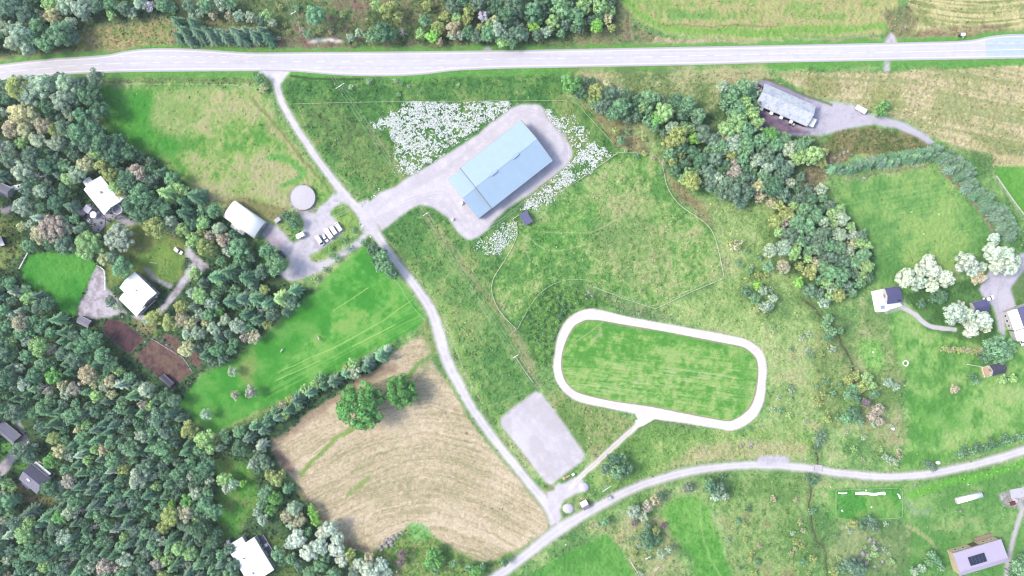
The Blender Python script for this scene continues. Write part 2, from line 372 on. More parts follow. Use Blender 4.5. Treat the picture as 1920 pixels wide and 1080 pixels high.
# meadow between access road and the pasture (long triangle down to the arena)
field([(720,425),(790,395),(830,410),(850,440),(890,470),(935,475),(925,520),(930,560),(965,620),(1010,730),(935,790),(920,770),(870,690),(838,600),(800,530)], [(88,136,74),(106,150,82),(124,160,94),(146,168,104)], MIX, 4, 3, zone='rough_meadow_strip')
lay(smask(catmull([(735,455),(790,520),(835,580),(855,640),(880,700),(915,755),(935,785)]), 9, 6, 3), (140,178,96), 0.6)
lay(smask(catmull([(728,450),(780,515),(828,585),(848,640),(872,700),(905,755)]), 2, 1.5, 1), (190,190,146), 0.8)
lay(smask(catmull([(795,400),(850,470),(900,540),(950,615),(985,680),(1010,725)]), 9, 6, 4), (158,156,116), 0.65)
lay(smask(catmull([(800,398),(856,468),(905,536),(956,612),(992,678)]), 1.8, 1.2, 1), (200,192,160), 0.5)
lay(smask([(900,770),(935,755),(980,738)], 2, 1.5, 1), (150,176,120), 0.7)
lay(smask([(965,620),(1000,690)], 14, 10, 4), (172,166,130), 0.6)
# around the track
field([(985,570),(1040,530),(1105,545),(1180,570),(1100,580),(1050,610),(1035,690),(1010,680),(975,620)], [(72,112,60),(92,138,68),(120,160,82)], MIXF, 6, 6, op=0.9)
field([(1228,580),(1360,525),(1420,600),(1445,700),(1440,640),(1380,625),(1240,600)], [(132,166,98),(156,184,114),(178,194,130)], MIX, 8, 6)
field([(1100,545),(1230,585),(1300,610),(1190,595)], [(112,140,96),(140,150,116),(160,168,124)], MIXF, 6, 5, op=0.7)
field([(1020,735),(1060,740),(1150,775),(1195,790),(1130,845),(1100,850)], [(112,146,80),(142,164,100),(168,170,124)], MIX, 5, 4)
field([(1220,795),(1380,815),(1500,780),(1540,850),(1400,860),(1290,880),(1170,915),(1110,920),(1100,895)], [(114,156,82),(140,176,98),(164,186,116)], MIX, 6, 4, zone='grass_bank')
field([(1300,835),(1480,820),(1530,850),(1450,862),(1340,868),(1240,890)], [(168,176,120),(196,188,148),(206,196,160)], MIXF, 8, 5, op=0.8)
field([(1450,650),(1520,640),(1545,720),(1540,800),(1440,830)], [(146,176,108),(164,186,122),(184,188,140)], MIX, 10, 8, op=0.8)
field([(1520,630),(1580,600),(1590,700),(1570,800),(1545,800)], [(112,140,84),(136,156,98),(160,168,116)], MIXF, 10, 8, op=0.7)
# riding track and infield
TR_O = [(1095,580),(1120,580),(1175,592.5),(1235,604),(1310,617.5),(1385,632),(1407,640),(1425,653),(1435,670),(1439,690),(1437,715),(1434,747),(1425,772),(1410,790),(1390,802),(1370,808),(1350,805),(1285,794),(1222,786),(1185,775),(1140,766),(1100,757.5),(1072,747),(1052,730),(1040,710),(1036.5,687),(1040,660),(1045,632),(1055,610),(1070,592)]
TR_I = [(1102,600),(1125,601),(1150,605.5),(1210,616),(1285,630),(1360,644),(1390,650),(1405,659),(1417,672),(1421,690),(1420,715),(1416,740),(1407,762),(1392,777),(1375,787),(1360,789),(1310,780),(1222,762),(1150,752),(1100,741),(1077,732),(1062,717),(1055,700),(1052.5,682),(1056,657),(1065,632),(1077,612),(1090,604)]
TR_O = catmull(TR_O, 5, True); TR_I = catmull(TR_I, 5, True)
lay(pmask(TR_O, 4, 1), (150,160,130), 0.5)
lay(pmask(TR_O, 1, 0.8), tex(full, [(204,196,190),(222,214,210)], F8)[pmask(TR_O, 1, 0.8)[0]], 1, amp=0.12, zone='riding_track', flat=1, label='pale oval riding track of crushed stone around the green infield')
rot = Y*math.cos(0.13) - X*math.sin(0.13)
ph = vn(rot/1.9, X/38.0, 80)
TR_I2 = [(x, y) for x, y in TR_I]
field(TR_I, [(90,156,66),(110,170,78),(130,180,90),(162,192,116)], 0.2*ph+0.4*F8+0.32*F25+0.12*ss(Y, 640, 700), 1.5, 0.8, zone='track_infield', amp=0.7, label='striped green grass infield of the oval track', flat=0.7)
lay(smask(TR_I + TR_I[:1], 3.5, 2, 1), (168,158,134), 0.75)
s = pmask(TR_I, 6, 0); 
lay((s[0], s[1]*ss(vn(rot/1.6, X/30.0, 81), 0.62, 0.8)[s[0]]*ss(Y, 650, 700)[s[0]]*ss(-Y, -770, -730)[s[0]]), (198,208,164), 0.6)
lay(smask([(1068,648),(1120,612),(1132,604)], 2, 1.5, 1), (176,186,136), 0.8)
lay(smask([(1110,640),(1125,625),(1128,612)], 7, 5, 3), (188,190,150), 0.6)
lay(smask([(1130,612),(1240,628),(1330,650)], 8, 6, 3), (90,160,66), 0.6)
lay(smask([(1390,665),(1398,700),(1392,750)], 22, 14, 4), (96,162,72), 0.5)
lay(smask(catmull([(1105,590+2),(1130,588)]), 1, 1, 0), (250,240,245), 0.1)
# farm track from the riding track to the arena corner
FT = catmull([(1205,781,28),(1192,800,13),(1170,820,11),(1140,848,11),(1110,875,12),(1085,898,15),(1070,915,22)], 6)
sm = pmask(ribbon_poly([(p[0], p[1]) + (max(8, 10),) for p in FT], 10), 1.5, 1); lay(sm, (236,226,230), 1, amp=0.25, zone='farm_track', flat=1)
sm = pmask([(1190,776),(1230,784),(1208,798),(1196,802),(1188,790),(1196,786)], 1, 0.5); lay(sm, (252,244,248), 1, amp=0.15, zone='farm_track', flat=1, label='narrow gravel track from the oval to the arena')
lay(smask(catmull([(1185,806),(1140,846),(1095,884)]), 2.2, 1.5, 1), (170,166,140), 0.6)
# riding arena
AR = [(938,786),(952,772),(1005,733),(1014,737),(1040,770),(1094,847),(1097,856),(1090,866),(1032,910),(1022,904),(1004,880),(940,797)]
lay(pmask(AR, 4, 1), (156,160,120), 0.6)
field(AR, [(214,210,224),(226,220,236),(234,230,244)], 0.6*F60+0.4*F8, 1.2, 0.5, zone='riding_arena', amp=0.2, flat=1, label='rectangular pale lilac grey sand riding arena beside the road')
field([(955,775),(1004,737),(1040,790),(1060,850),(1030,890),(1000,860)], [(214,210,222),(224,219,232)], F25, 8, 4, op=0.5)
# ------------------------- lush field and stubble field
LU = [(690,458),(705,480),(735,505),(755,530),(780,570),(795,596),(795,604),(780,616),(750,633),(722,650),(700,655),(640,690),(560,732),(520,752),(480,772),(430,800),(398,810),(365,790),(333,760),(350,735),(380,705),(420,685),(460,655),(500,625),(540,590),(570,560),(600,530),(640,495)]
field(LU, [(72,156,58),(88,168,68),(104,178,78),(126,188,92)], 0.4*F60+0.35*F25+0.25*F8, 2.5, 1.5, zone='lush_field', amp=0.5, flat=0.6, label='bright green mown field sloping to the conifer belt')
d = (Y - 600) + 0.53*(X - 640)
ph = vn(d/3.0, (X)/160.0, 82)
s = pmask([(500,745),(700,660),(795,600),(785,575),(700,595),(620,640),(480,700)], 6, 3); lay((s[0], s[1]*ss(ph, 0.45, 0.8)[s[0]]), (150,200,110), 0.45)
s = pmask([(440,655),(480,720),(500,700),(760,570),(740,560),(640,590),(560,640),(490,670)], 8, 8); lay((s[0], s[1]*ss(F25, 0.4, 0.8)[s[0]]), (162,188,108), 0.5)
for q in ([(480,672),(540,640),(600,600),(690,540)], [(500,708),(640,645),(720,600),(772,562)], [(520,712),(600,676)], [(660,650),(740,610)]):
    lay(smask(q, 1.6, 1.2, 0.8), (196,216,130), 0.75)
lay(smask([(440,665),(455,700),(470,720)], 30, 20, 10), (150,170,96), 0.5)
lay(smask(catmull([(365,800),(400,812),(450,790),(520,762)]), 6, 5, 3), (168,172,112), 0.5)
ST = [(500,832),(505,812),(520,797),(570,765),(620,735),(655,715),(700,690),(740,660),(790,625),(800,632),(812,650),(806,672),(830,705),(850,735),(878,785),(915,830),(960,880),(995,915),(1022,950),(1030,975),(1022,1000),(1000,1018),(960,1035),(930,1050),(905,1055),(880,1050),(850,1030),(810,1003),(785,990),(768,988),(750,1000),(735,1020),(700,1036),(680,1038),(650,1020),(610,980),(585,950),(558,905),(535,885),(510,862)]
phs = Y - 0.60*np.sqrt((X-800)**2 + 110**2) + 7*WX
ph = vn(phs/2.1, X/70.0, 83)*0.6 + vn(phs/6.5, X/110.0, 84)*0.4
field(ST, [(176,172,134),(200,186,156),(214,198,170),(230,214,190)], 0.5*ph+0.28*F60+0.22*F3, 2.5, 1.5, 0.2, 0.75, zone='stubble_field', amp=0.8, flat=0.4, label='straw coloured stubble field with curving rows')
s = pmask([(650,850),(760,800),(850,900),(900,960),(840,960),(760,900),(680,960)], 10, 10); lay((s[0], s[1]*ss(ph, 0.5, 0.75)[s[0]]*ss(F25, 0.35, 0.6)[s[0]]), (160,168,116), 0.3)
for q, w in (([(566,888),(600,852),(640,817),(668,800)], 9), ([(566,888),(600,852),(640,817),(668,800)], 5), ([(650,930),(690,895)], 8)):
    lay(smask(catmull(q), w, 4, 3), (140,166,92), 0.75)
lay(smask(catmull([(500,835),(560,800),(640,740),(700,700),(740,690)]), 14, 12, 5), (160,132,116), 0.55)
lay(smask(catmull([(545,900),(590,955),(640,1010),(690,1035)]), 9, 8, 4), (158,134,118), 0.6)
lay(smask([(520,852),(545,875)], 16, 10, 5), (148,112,112), 0.6)
lay(smask(catmull([(755,712),(780,690),(805,672),(815,655)]), 9, 6, 3), (112,154,78), 0.8)
lay(smask([(800,640),(812,660),(800,690)], 14, 12, 4), (140,160,110), 0.6)
field([(795,598),(808,610),(822,650),(812,668),(800,640),(780,625)], [(120,150,86),(160,166,114)], MIXF, 4, 3)
# bottom: between stubble and the wood
field([(745,1005),(768,990),(800,1000),(850,1035),(900,1058),(960,1040),(940,1080),(930,1180),(640,1180),(650,1050),(700,1040)], [(92,130,68),(120,154,80),(150,160,104)], MIXF, 6, 6)
field([(765,985),(790,982),(812,998),(800,1015),(770,1015)], [(90,170,76),(140,196,124)], MIXF, 4, 3, op=0.7)
field([(1020,1060),(1040,1048),(1130,1003),(1145,1006),(1160,1025),(1200,1085),(1260,1180),(950,1180),(985,1085)], [(92,158,72),(108,172,82),(118,176,88)], 0.6*F60+0.4*F8, 2, 1, zone='green_field', amp=0.4, label='smooth green field at the bottom edge beside the lane')
field([(1245,945),(1262,932),(1300,930),(1330,950),(1340,990),(1370,1060),(1420,1180),(1330,1180),(1300,1050),(1260,1000),(1242,970)], [(92,158,70),(104,170,76),(126,184,92)], 0.6*F60+0.4*F8, 6, 3, zone='mown_strip', amp=0.5, label='winding mown green strip among rough grass')
lay(smask(catmull([(1310,945),(1318,1000),(1340,1060),(1370,1100)]), 5, 4, 3), (170,206,120), 0.5)
field([(1360,890),(1520,890),(1520,1180),(1400,1180),(1370,1040),(1345,960)], [(112,150,84),(136,168,100),(158,180,118),(152,156,106)], MIX, 8, 8, op=0.9)
field([(1060,990),(1240,960),(1260,1010),(1320,1180),(1250,1180),(1170,1030),(1135,1000)], [(118,146,90),(150,168,112),(184,184,138)], MIX, 6, 6, op=0.9)
# ------------------------- right hand side
field([(1575,345),(1640,332),(1700,322),(1752,314),(1765,320),(1800,355),(1835,395),(1862,432),(1860,450),(1830,480),(1800,500),(1760,520),(1700,560),(1640,545),(1641,470),(1620,440),(1590,410),(1578,375)], [(100,156,84),(118,170,94),(134,180,102),(154,190,110)], 0.16*vn((Y+0.18*X)/3.0, X/60.0, 85)+0.5*F60+0.34*F25, 4, 3, zone='mown_pitch', amp=0.5, label='large square mown lawn inside the conifer hedge')
lay(smask(catmull([(1645,350),(1648,440),(1655,540)]), 14, 14, 5), (106,160,86), 0.5)
lay(smask(catmull([(1640,500),(1700,540),(1760,500)]), 16, 14, 5), (112,164,84), 0.4)
lay(smask(catmull([(1762,318),(1800,350),(1835,395),(1862,435),(1868,450)]), 7, 4, 2), (160,148,130), 0.8)
lay(smask(catmull([(1590,335),(1640,325),(1740,311)]), 6, 4, 2), (138,146,112), 0.7)
field([(1862,312),(2050,312),(2050,450),(1920,410),(1880,350)], [(104,170,74),(124,184,88)], F60, 2, 1, zone='green_paddock', amp=0.4, label='bright green paddock at the edge beyond the hedge')
lay(smask([(1866,332),(1920,410)], 4, 3, 1), (170,186,160), 0.8)
field([(1555,270),(1580,285),(1600,285),(1570,315),(1545,345),(1500,420),(1480,380),(1500,330)], [(110,116,84),(150,140,110),(174,160,128)], MIXF, 6, 6)
field([(1560,240),(1640,235),(1720,258),(1752,275),(1700,285),(1600,290),(1560,280)], [(92,108,64),(128,132,86),(150,144,104)], MIXF, 5, 5)
field([(1668,590),(1700,580),(1800,570),(1870,560),(2050,560),(2050,840),(1800,850),(1760,880),(1690,880),(1700,790),(1700,720),(1672,650)], [(96,156,74),(122,176,92),(146,192,108),(168,198,126)], 0.55*F60+0.3*F25+0.15*F8, 6, 4, zone='garden_lawn', amp=0.45, label='wide sloping garden lawn below the dark roofed cabin')
field([(1700,745),(1790,740),(1820,800),(1720,830)], [(84,154,66),(104,172,78)], F25, 12, 10, op=0.5)
field([(1690,550),(1850,520),(1850,560),(1870,620),(1870,660),(1820,640),(1740,620)], [(70,112,60),(92,138,74)], F25, 5, 3, op=0.9)  # shadow of the willows, painted onto the lawn as darker green
field([(1620,560),(1660,590),(1680,660),(1690,760),(1700,830),(1640,860),(1610,800),(1610,700),(1590,640)], [(126,156,94),(152,170,112),(180,178,138)], MIX, 8, 8, op=0.85)
field([(1605,640),(1650,638),(1660,670),(1640,700),(1620,690)], [(110,184,80),(150,200,110)], F8, 8, 6, op=0.8)
lay(smask(catmull([(1690,575),(1715,590),(1745,612),(1790,618)]), 8, 2, 1), (222,218,232), 1, amp=0.3, zone='garden_path', flat=1)
field([(1640,560),(1695,560),(1700,575),(1690,580),(1660,590)], [(206,202,214),(220,216,230)], F8, 2, 1, op=0.6)
# creek and ditches
for q, w in (([(1575,640),(1590,660),(1600,690),(1602,715)], 6), ([(1505,560),(1535,585),(1560,610),(1578,640)], 5), ([(1531,845),(1534,878)], 5), ([(1521,915),(1520,960),(1523,985),(1530,1010),(1548,1030),(1553,1060),(1560,1180)], 4)):
    c = catmull(q); lay(smask(c, w*3, w*2, 2), (112,128,84), 0.6, dz=-0.25); lay(smask(c, w*0.6, 2, 2.5), (92,92,78), 0.8, dz=-0.4, zone='ditch', label='dark winding drainage ditch through rough grass')
# bottom right grounds
field([(1555,915),(1700,905),(1800,890),(2050,850),(2050,1180),(1560,1180),(1560,1000)], [(100,156,80),(122,168,96),(146,184,112)], 0.5*F60+0.3*F25+0.2*F8, 8, 4, zone='grazing_slope', amp=0.6)
lay(smask(catmull([(1700,930),(1760,910),(1840,893),(1925,868)]), 13, 8, 3), (112,186,72), 0.8)
field([(1560,985),(1700,970),(1710,1040),(1690,1180),(1555,1180)], [(110,140,90),(142,160,112),(170,180,134)], MIX, 8, 8, op=0.8)
field([(1555,918),(1690,912),(1695,972),(1600,975),(1556,968)], [(86,160,70),(104,172,80),(130,178,96)], F25, 2, 1.5, zone='vegetable_garden', amp=0.6, label='fenced rectangular garden plot with white fleece rows')
lay(smask([(1700,985),(1740,1010),(1755,1028)], 7, 5, 3), (190,186,140), 0.7)
lay(smask([(1745,990),(1840,975)], 14, 12, 5), (168,182,124), 0.5)
lay(smask(catmull([(1700,935),(1715,955),(1740,958)]), 12, 10, 5), (150,176,140), 0.7)
field([(1870,925),(1925,912),(1925,940),(1915,955),(1880,950)], [(170,160,166),(208,202,214)], F8, 3, 2, op=0.9)
sm = pmask(ribbon_poly(catmull([(1935,880),(1920,950,9),(1908,980,9),(1900,1010,9),(1892,1045,9),(1885,1100,9)][1:], 5), 9), 1.5, 0.8); lay(sm, (214,208,220), 1, amp=0.3, zone='farm_drive', flat=1)
# ------------------------- gravel around the hall, with a mouth onto the access road
HY = [(697,375),(712,362),(740,350),(756,340),(778,325),(800,312),(835,292),(880,262),(920,232),(955,205),(975,197),(1005,196),(1018,203),(1030,225),(1050,250),(1070,275),(1074,290),(1070,300),(1050,320),(1000,358),(965,382),(930,410),(915,430),(895,445),(880,450),(868,445),(855,432),(848,420),(835,405),(812,390),(790,385),(775,390),(755,402),(735,418),(716,432),(706,438),(680,392)]
lay(pmask(catmull(HY, 4, True), 4, 2), (168,164,148), 0.6)
field(catmull(HY, 4, True), [(220,215,230),(226,221,237),(234,229,244)], 0.6*F25+0.4*F8, 1.6, 1.2, zone='hall_gravel_yard', amp=0.3, flat=1, label='pale gravel yard around the blue roofed hall')
lay(smask(catmull([(1025,210),(1050,245),(1062,280),(1040,320),(990,362)]), 9, 8, 3), (206,200,220), 0.6)
lay(smask(catmull([(702,402),(760,372),(830,345),(850,330)]), 18, 16, 5), (238,232,246), 0.5)
# farmyard gravel west of the access road
FY = [(626,352),(640,345),(655,368),(665,383),(655,378),(640,382),(622,392),(620,402),(628,412),(645,432),(636,442),(600,468),(580,480),(582,490),(600,492),(630,478),(668,452),(678,440),(690,440),(680,460),(650,478),(600,510),(555,526),(510,530),(480,525),(500,516),(535,508),(545,495),(538,480),(520,465),(500,450),(488,440),(502,420),(520,425),(535,440),(548,455),(562,452),(566,440),(570,415),(562,405),(555,400),(575,395),(590,400),(600,385),(615,375),(624,365)]
field(FY, [(196,192,212),(214,210,226),(226,222,238)], 0.6*F25+0.4*F8, 1.6, 1.0, zone='farmyard_gravel', amp=0.3, flat=1, label='grey gravel farmyard with parked vehicles')
lay(smask([(498,430),(505,450),(520,460)], 22, 18, 5), (176,158,182), 0.6)
field([(545,355),(580,345),(600,370),(590,395),(570,402),(545,395),(536,375)], [(176,160,152),(204,196,206)], F8, 3, 2, op=0.8)
field([(623,395),(640,382),(655,382),(668,400),(672,425),(655,448),(620,475),(595,488),(583,488),(600,472),(640,445),(648,432),(632,412)], [(110,154,76),(132,172,90),(146,180,98)], F25, 1.5, 1, zone='grass_island', amp=0.6)
# upper left field
UF = [(182,162),(300,160),(430,162),(485,168),(505,200),(530,240),(562,280),(600,325),(622,352),(620,368),(590,395),(575,345),(555,345),(540,370),(545,395),(520,402),(500,420),(440,378),(400,375),(380,395),(345,340),(300,300),(240,272),(185,235)]
field(UF, [(98,160,74),(130,174,90),(152,182,106),(170,186,122),(188,188,142)], 0.55*F60+0.2*F25+0.25*F8+0.10*ss(X+Y, 480, 800)-0.05, 4, 3, 0.2, 0.75, zone='upper_pasture', amp=0.5, label='pale green pasture between the wood and the access road')
field([(185,165),(270,165),(290,200),(280,240),(340,270),(330,300),(260,275),(200,235)], [(76,160,60),(92,168,68)], F25, 8, 5, op=0.85)
field([(295,168),(420,164),(450,185),(420,210),(380,240),(330,255),(285,235),(280,200)], [(160,184,116),(178,188,130),(194,190,146)], 0.5*F60+0.5*F8, 8, 6, op=0.85)
field([(330,195),(370,195),(370,225),(325,225)], [(138,172,96),(150,178,104)], F8, 8, 5, op=0.6)
lay(smask(catmull([(505,295),(540,300),(568,318),(560,335),(530,348)]), 10, 7, 4), (96,170,78), 0.75)
field([(500,215),(540,262),(600,330),(560,300),(500,240)], [(186,170,136),(198,184,150)], F8, 6, 4, op=0.7)
field([(400,375),(470,370),(540,395),(510,415),(450,390)], [(120,128,78),(150,142,100)], MIXF, 5, 5, op=0.8)
lay(smask([(470,182),(500,215),(560,290),(620,360)], 6, 4, 2), (120,142,80), 0.6)
# left: houses and gardens in the wood
WOOD = [(-130,150),(160,142),(188,170),(186,230),(240,275),(300,305),(350,345),(385,395),(420,405),(480,450),(505,500),(555,545),(600,535),(540,585),(480,640),(420,680),(380,700),(345,740),(360,790),(400,815),(490,790),(560,750),(640,705),(700,660),(725,655),(720,680),(640,730),(560,790),(500,832),(530,885),(560,930),(600,985),(650,1035),(680,1180),(-130,1180)]
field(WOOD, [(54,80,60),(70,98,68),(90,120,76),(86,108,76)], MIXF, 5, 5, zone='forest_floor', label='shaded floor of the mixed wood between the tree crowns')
# re-lay the lush field edge that the wood must not cover
field([(400,808),(365,790),(335,760),(352,735),(382,705),(430,683),(470,655),(520,612),(600,545),(640,560),(600,620),(520,700),(500,745),(440,790)], [(74,158,58),(92,170,70),(112,176,84)], 0.5*F60+0.5*F25, 3, 2, zone='lush_field')
field([(440,660),(470,640),(485,690),(480,740),(455,720)], [(120,166,84),(160,170,104)], F25, 10, 6, op=0.7)
field([(40,505),(54,478),(80,472),(140,474),(178,492),(182,503),(165,530),(150,560),(140,592),(118,585),(90,560),(65,545),(45,525)], [(66,152,56),(82,164,64),(96,172,74)], 0.6*F60+0.4*F25, 2, 1, zone='green_lawn', amp=0.4, label='bright green lawn plot edged by a white fence')
field([(180,500),(197,508),(200,540),(215,555),(240,590),(290,590),(320,550),(352,505),(362,492),(345,478),(338,462),(350,455),(375,485),(395,500),(380,510),(360,520),(330,560),(300,595),(270,605),(230,585),(200,595),(170,600),(148,592),(150,565),(165,535)], [(176,166,176),(204,198,214),(218,212,228)], 0.5*F60+0.5*F8, 3, 2, zone='house_gravel_yard', amp=0.4, flat=1, label='gravel forecourt curving round the lower white house')
field([(190,470),(200,420),(262,415),(330,425),(352,470),(345,520),(310,535),(285,525),(250,510),(205,540),(196,505)], [(112,140,74),(134,156,86),(154,158,100)], 0.5*F25+0.5*F8, 5, 4, zone='house_garden', amp=0.5)
field([(262,478),(310,452),(345,485),(342,500),(318,524),(305,528),(285,510),(268,492)], [(114,150,76),(134,166,86)], F25, 4, 3, zone='oval_lawn', amp=0.5, label='rounded lawn enclosed by the gravel drive')
lay(smask(catmull([(275,505),(295,525),(320,535)]), 9, 4, 2), (176,170,184), 0.9)
field([(165,395),(205,390),(240,410),(262,420),(240,425),(210,412),(190,430),(165,415)], [(168,164,186),(196,190,210)], F8, 2, 1, op=0.95, flat=1)
field([(0,388),(28,382),(30,398),(0,410)], [(206,196,208),(226,220,230)], F8, 3, 2)
field([(0,405),(30,400),(45,450),(40,475),(10,505),(-20,505),(-20,405)], [(120,132,80),(150,152,96),(120,160,80)], F8, 5, 4)
lay(smask(catmull([(30,445),(25,480),(10,505)]), 3, 2, 1), (120,116,90), 0.6)
field([(0,790),(38,780),(42,810),(30,840),(0,862)], [(96,162,74),(112,172,84)], F8, 4, 3)
sm = pmask(ribbon_poly(catmull([(10,765,6),(30,785,8),(42,810,10),(45,830,16),(20,860,18),(0,885,22),(-60,940,26)], 5), 12), 2, 1.5); lay(sm, tex(sm[0], [(186,180,196),(206,200,216)], F8), 1, amp=0.4, zone='woodland_lane', flat=1, label='pale lane curving past the two cottages')
field([(28,868),(60,862),(58,872),(40,895),(28,885)], [(90,160,66),(120,170,80)], F8, 3, 2)
field([(5,925),(40,905),(70,930),(110,930),(100,945),(10,945)], [(124,132,78),(150,130,100)], F8, 5, 4)
field([(400,860),(440,850),(470,880),(490,930),(480,960),(455,985),(440,1000),(415,1010),(405,960),(410,900)], [(84,150,62),(104,162,72),(130,150,88)], 0.6*F25+0.4*F8, 8, 6, zone='glade', amp=0.6, label='sunlit grassy glade between wood and stubble')
field([(485,1000),(540,1010),(560,1080),(520,1080),(505,1040)], [(92,120,66),(120,134,80)], F8, 5, 4)
# bare soil beds
for q, c in (([(194,607),(200,600),(214,598),(235,606),(271,636),(243,664),(230,655),(195,622)], 0), ([(252,668),(288,634),(300,640),(330,655),(360,698),(335,716),(322,732),(300,708),(255,672)], 1), ([(305,625),(335,632),(340,650),(375,658),(383,674),(370,690),(345,665),(310,640)], 1)):
    lay(pmask(q, 5, 1), (176,160,150), 0.6)
    cc = [(88,66,72),(106,80,86)] if c == 0 else [(98,74,78),(112,88,90),(132,108,98)]
    field(q, cc, 0.6*F60+0.4*F8, 1.5, 0.6, zone='soil_bed', amp=0.35, label='reddish brown bare soil beds beside the wood')
field([(250,600),(290,605),(300,630),(280,632),(240,605)], [(120,150,80),(168,150,120)], F8, 4, 3)
# top right farmyard
TY = [(1424,152),(1438,149),(1475,164),(1520,180),(1545,190),(1575,192),(1600,196),(1625,212),(1660,218),(1700,232),(1740,255),(1756,270),(1740,274),(1715,258),(1680,240),(1640,233),(1615,236),(1580,243),(1550,252),(1500,256),(1440,250),(1415,240),(1410,200)]
field(TY, [(168,164,196),(196,192,216),(214,210,230)], 0.4*F25+0.3*F8+0.5*ss(X, 1440, 1620)-0.1, 1.8, 1.2, zone='barn_yard', amp=0.35, flat=1, label='grey gravel yard and drive at the old corrugated barn')
field([(1415,205),(1440,215),(1500,240),(1520,252),(1440,252),(1412,240)], [(112,96,130),(150,120,140)], F8, 3, 3, op=0.8)
lay(smask(catmull([(1434,147),(1470,160),(1520,182),(1560,196)]), 5, 3, 1.5), (110,118,82), 0.7)
field([(1550,255),(1640,236),(1700,250),(1745,278),(1700,285),(1600,290),(1548,290)], [(92,108,64),(128,132,86),(150,144,104)], MIXF, 4, 4)
# right hand drive
field([(1860,500),(1930,470),(2050,470),(2050,540),(1912,545),(1905,570),(1915,585),(1885,590),(1885,635),(1872,620),(1866,590),(1862,575),(1850,565),(1835,545),(1840,530)], [(206,202,226),(222,218,238)], 0.6*F25+0.4*F8, 2, 1.2, zone='house_drive', amp=0.25, flat=1, label='lilac grey gravel drive in front of the right hand house')
field([(1895,540),(1925,500),(1925,585),(1905,572)], [(96,134,74),(110,144,84)], F8, 2, 1, op=0.9)
# ------------------------- access road and lane (painted as their own zones)
AC = catmull([(512,128,40),(514,138,26),(517,150,15),(522,172,13),(530,195,12),(545,222,12),(570,262,12),(600,305,13),(630,345,14),(655,375,14),(680,403,16),(702,435,17),(730,475,15),(765,520,15),(795,560,17),(812,590,18),(823,625,20),(835,668,20),(857,715,18),(885,765,16),(920,815,15),(962,868,15),(998,912,16),(1022,942,18),(1038,968,22),(1044,990,26)], 6)
LN = catmull([(880,1120,17),(930,1082,17),(962,1060,17),(1000,1030,18),(1045,995,22),(1100,962,17),(1160,929,16),(1220,904,15),(1290,885,15),(1360,875,14),(1430,872,14),(1500,876,14),(1560,885,14),(1640,893,14),(1700,893,14),(1760,886,14),(1820,873,14),(1870,860,15),(1920,845,16),(2050,805,16)], 6)
def road(c, zone, label, col):
    wide = [(p[0], p[1], p[2]+7) for p in c]
    lay(smask([(p[0], p[1]) for p in c], 26, 8, 3), (112,158,84), 0.6)
    lay(pmask(ribbon_poly(wide, 10), 2.5, 2), (176,172,156), 0.6)
    sm = pmask(ribbon_poly(c, 10), 1.2, 0.6); lay(sm, tex(sm[0], col, 0.6*F25+0.4*F8), 1, amp=0.18, zone=zone, flat=1, label=label)
    for off in (-0.22, 0.22):       # lighter wheel tracks worn into the gravel
        q = []
        for i, p in enumerate(c):
            a = c[max(0, i-1)]; b = c[min(len(c)-1, i+1)]; dx, dy = b[0]-a[0], b[1]-a[1]; l = math.hypot(dx, dy) or 1
            w = min(p[2], 18)*off; q.append((p[0]-dy/l*w, p[1]+dx/l*w))
        lay(smask(q, 2.4, 1.5, 0.3), (244,241,250), 0.6)
road(AC, 'access_road', 'pale narrow access road winding from the main road to the lane', [(222,218,232),(232,228,242),(238,235,247)])
road(LN, 'lane', 'pale lane curving along the bottom of the view', [(225,221,234),(234,230,243)])
field([(1418,866),(1425,855),(1475,854),(1482,866),(1470,872),(1430,872)], [(206,202,220),(222,218,234)], F8, 2, 1, zone='lane', amp=0.2, flat=1)
field([(664,384),(690,372),(712,432),(700,442),(684,442),(676,430),(672,405)], [(220,215,232),(232,227,242)], F8, 2, 1, op=0.9)
field([(640,350),(655,372),(660,385),(640,378),(626,372)], [(220,215,232),(232,227,242)], F8, 2, 1, op=0.9)
# gravel at the foot of the arena and the grass islands there
field([(1024,925),(1048,905),(1060,900),(1082,895),(1092,900),(1100,912),(1096,922),(1075,928),(1055,940),(1050,955),(1053,968),(1045,985),(1030,955)], [(222,217,232),(232,227,242)], F8, 2, 1, zone='farm_track', amp=0.2, flat=1)
field([(1049,902),(1055,896),(1080,884),(1082,890),(1062,905),(1052,907)], [(92,140,78),(120,150,96)], F8, 1.5, 1)
field([(1020,905),(1038,912),(1040,918),(1026,922),(1016,912)], [(110,140,84),(140,150,104)], F8, 1.5, 1)
field([(500,128),(545,134),(532,150),(524,160),(512,150),(498,138)], [(236,232,246),(244,241,252)], F8, 1.5, 0.5, zone='access_road', amp=0.15, flat=1)
field([(500,128),(480,134),(504,146),(512,150),(530,134)], [(232,228,242),(244,241,252)], F8, 2, 0.5, zone='access_road', amp=0.15, flat=1)
for q in ([(160,138),(185,137),(184,148),(162,148)], [(905,95),(922,94),(918,86),(910,87)], [(1658,82),(1684,82),(1678,68),(1672,60),(1668,62),(1660,72)], [(1659,115),(1669,115),(1669,134),(1656,134)]):
    field(q, [(200,192,212),(222,216,232)], F8, 2, 1.5, op=0.95, amp=0.3, flat=1)
field([(575,78),(590,71),(597,69),(601,73),(622,73),(645,76),(642,80),(610,78),(590,80)], [(244,236,240),(255,250,250)], F8, 1.5, 2.5, zone='bare_rock', amp=0.3, label='strip of bare white rock above the main road')

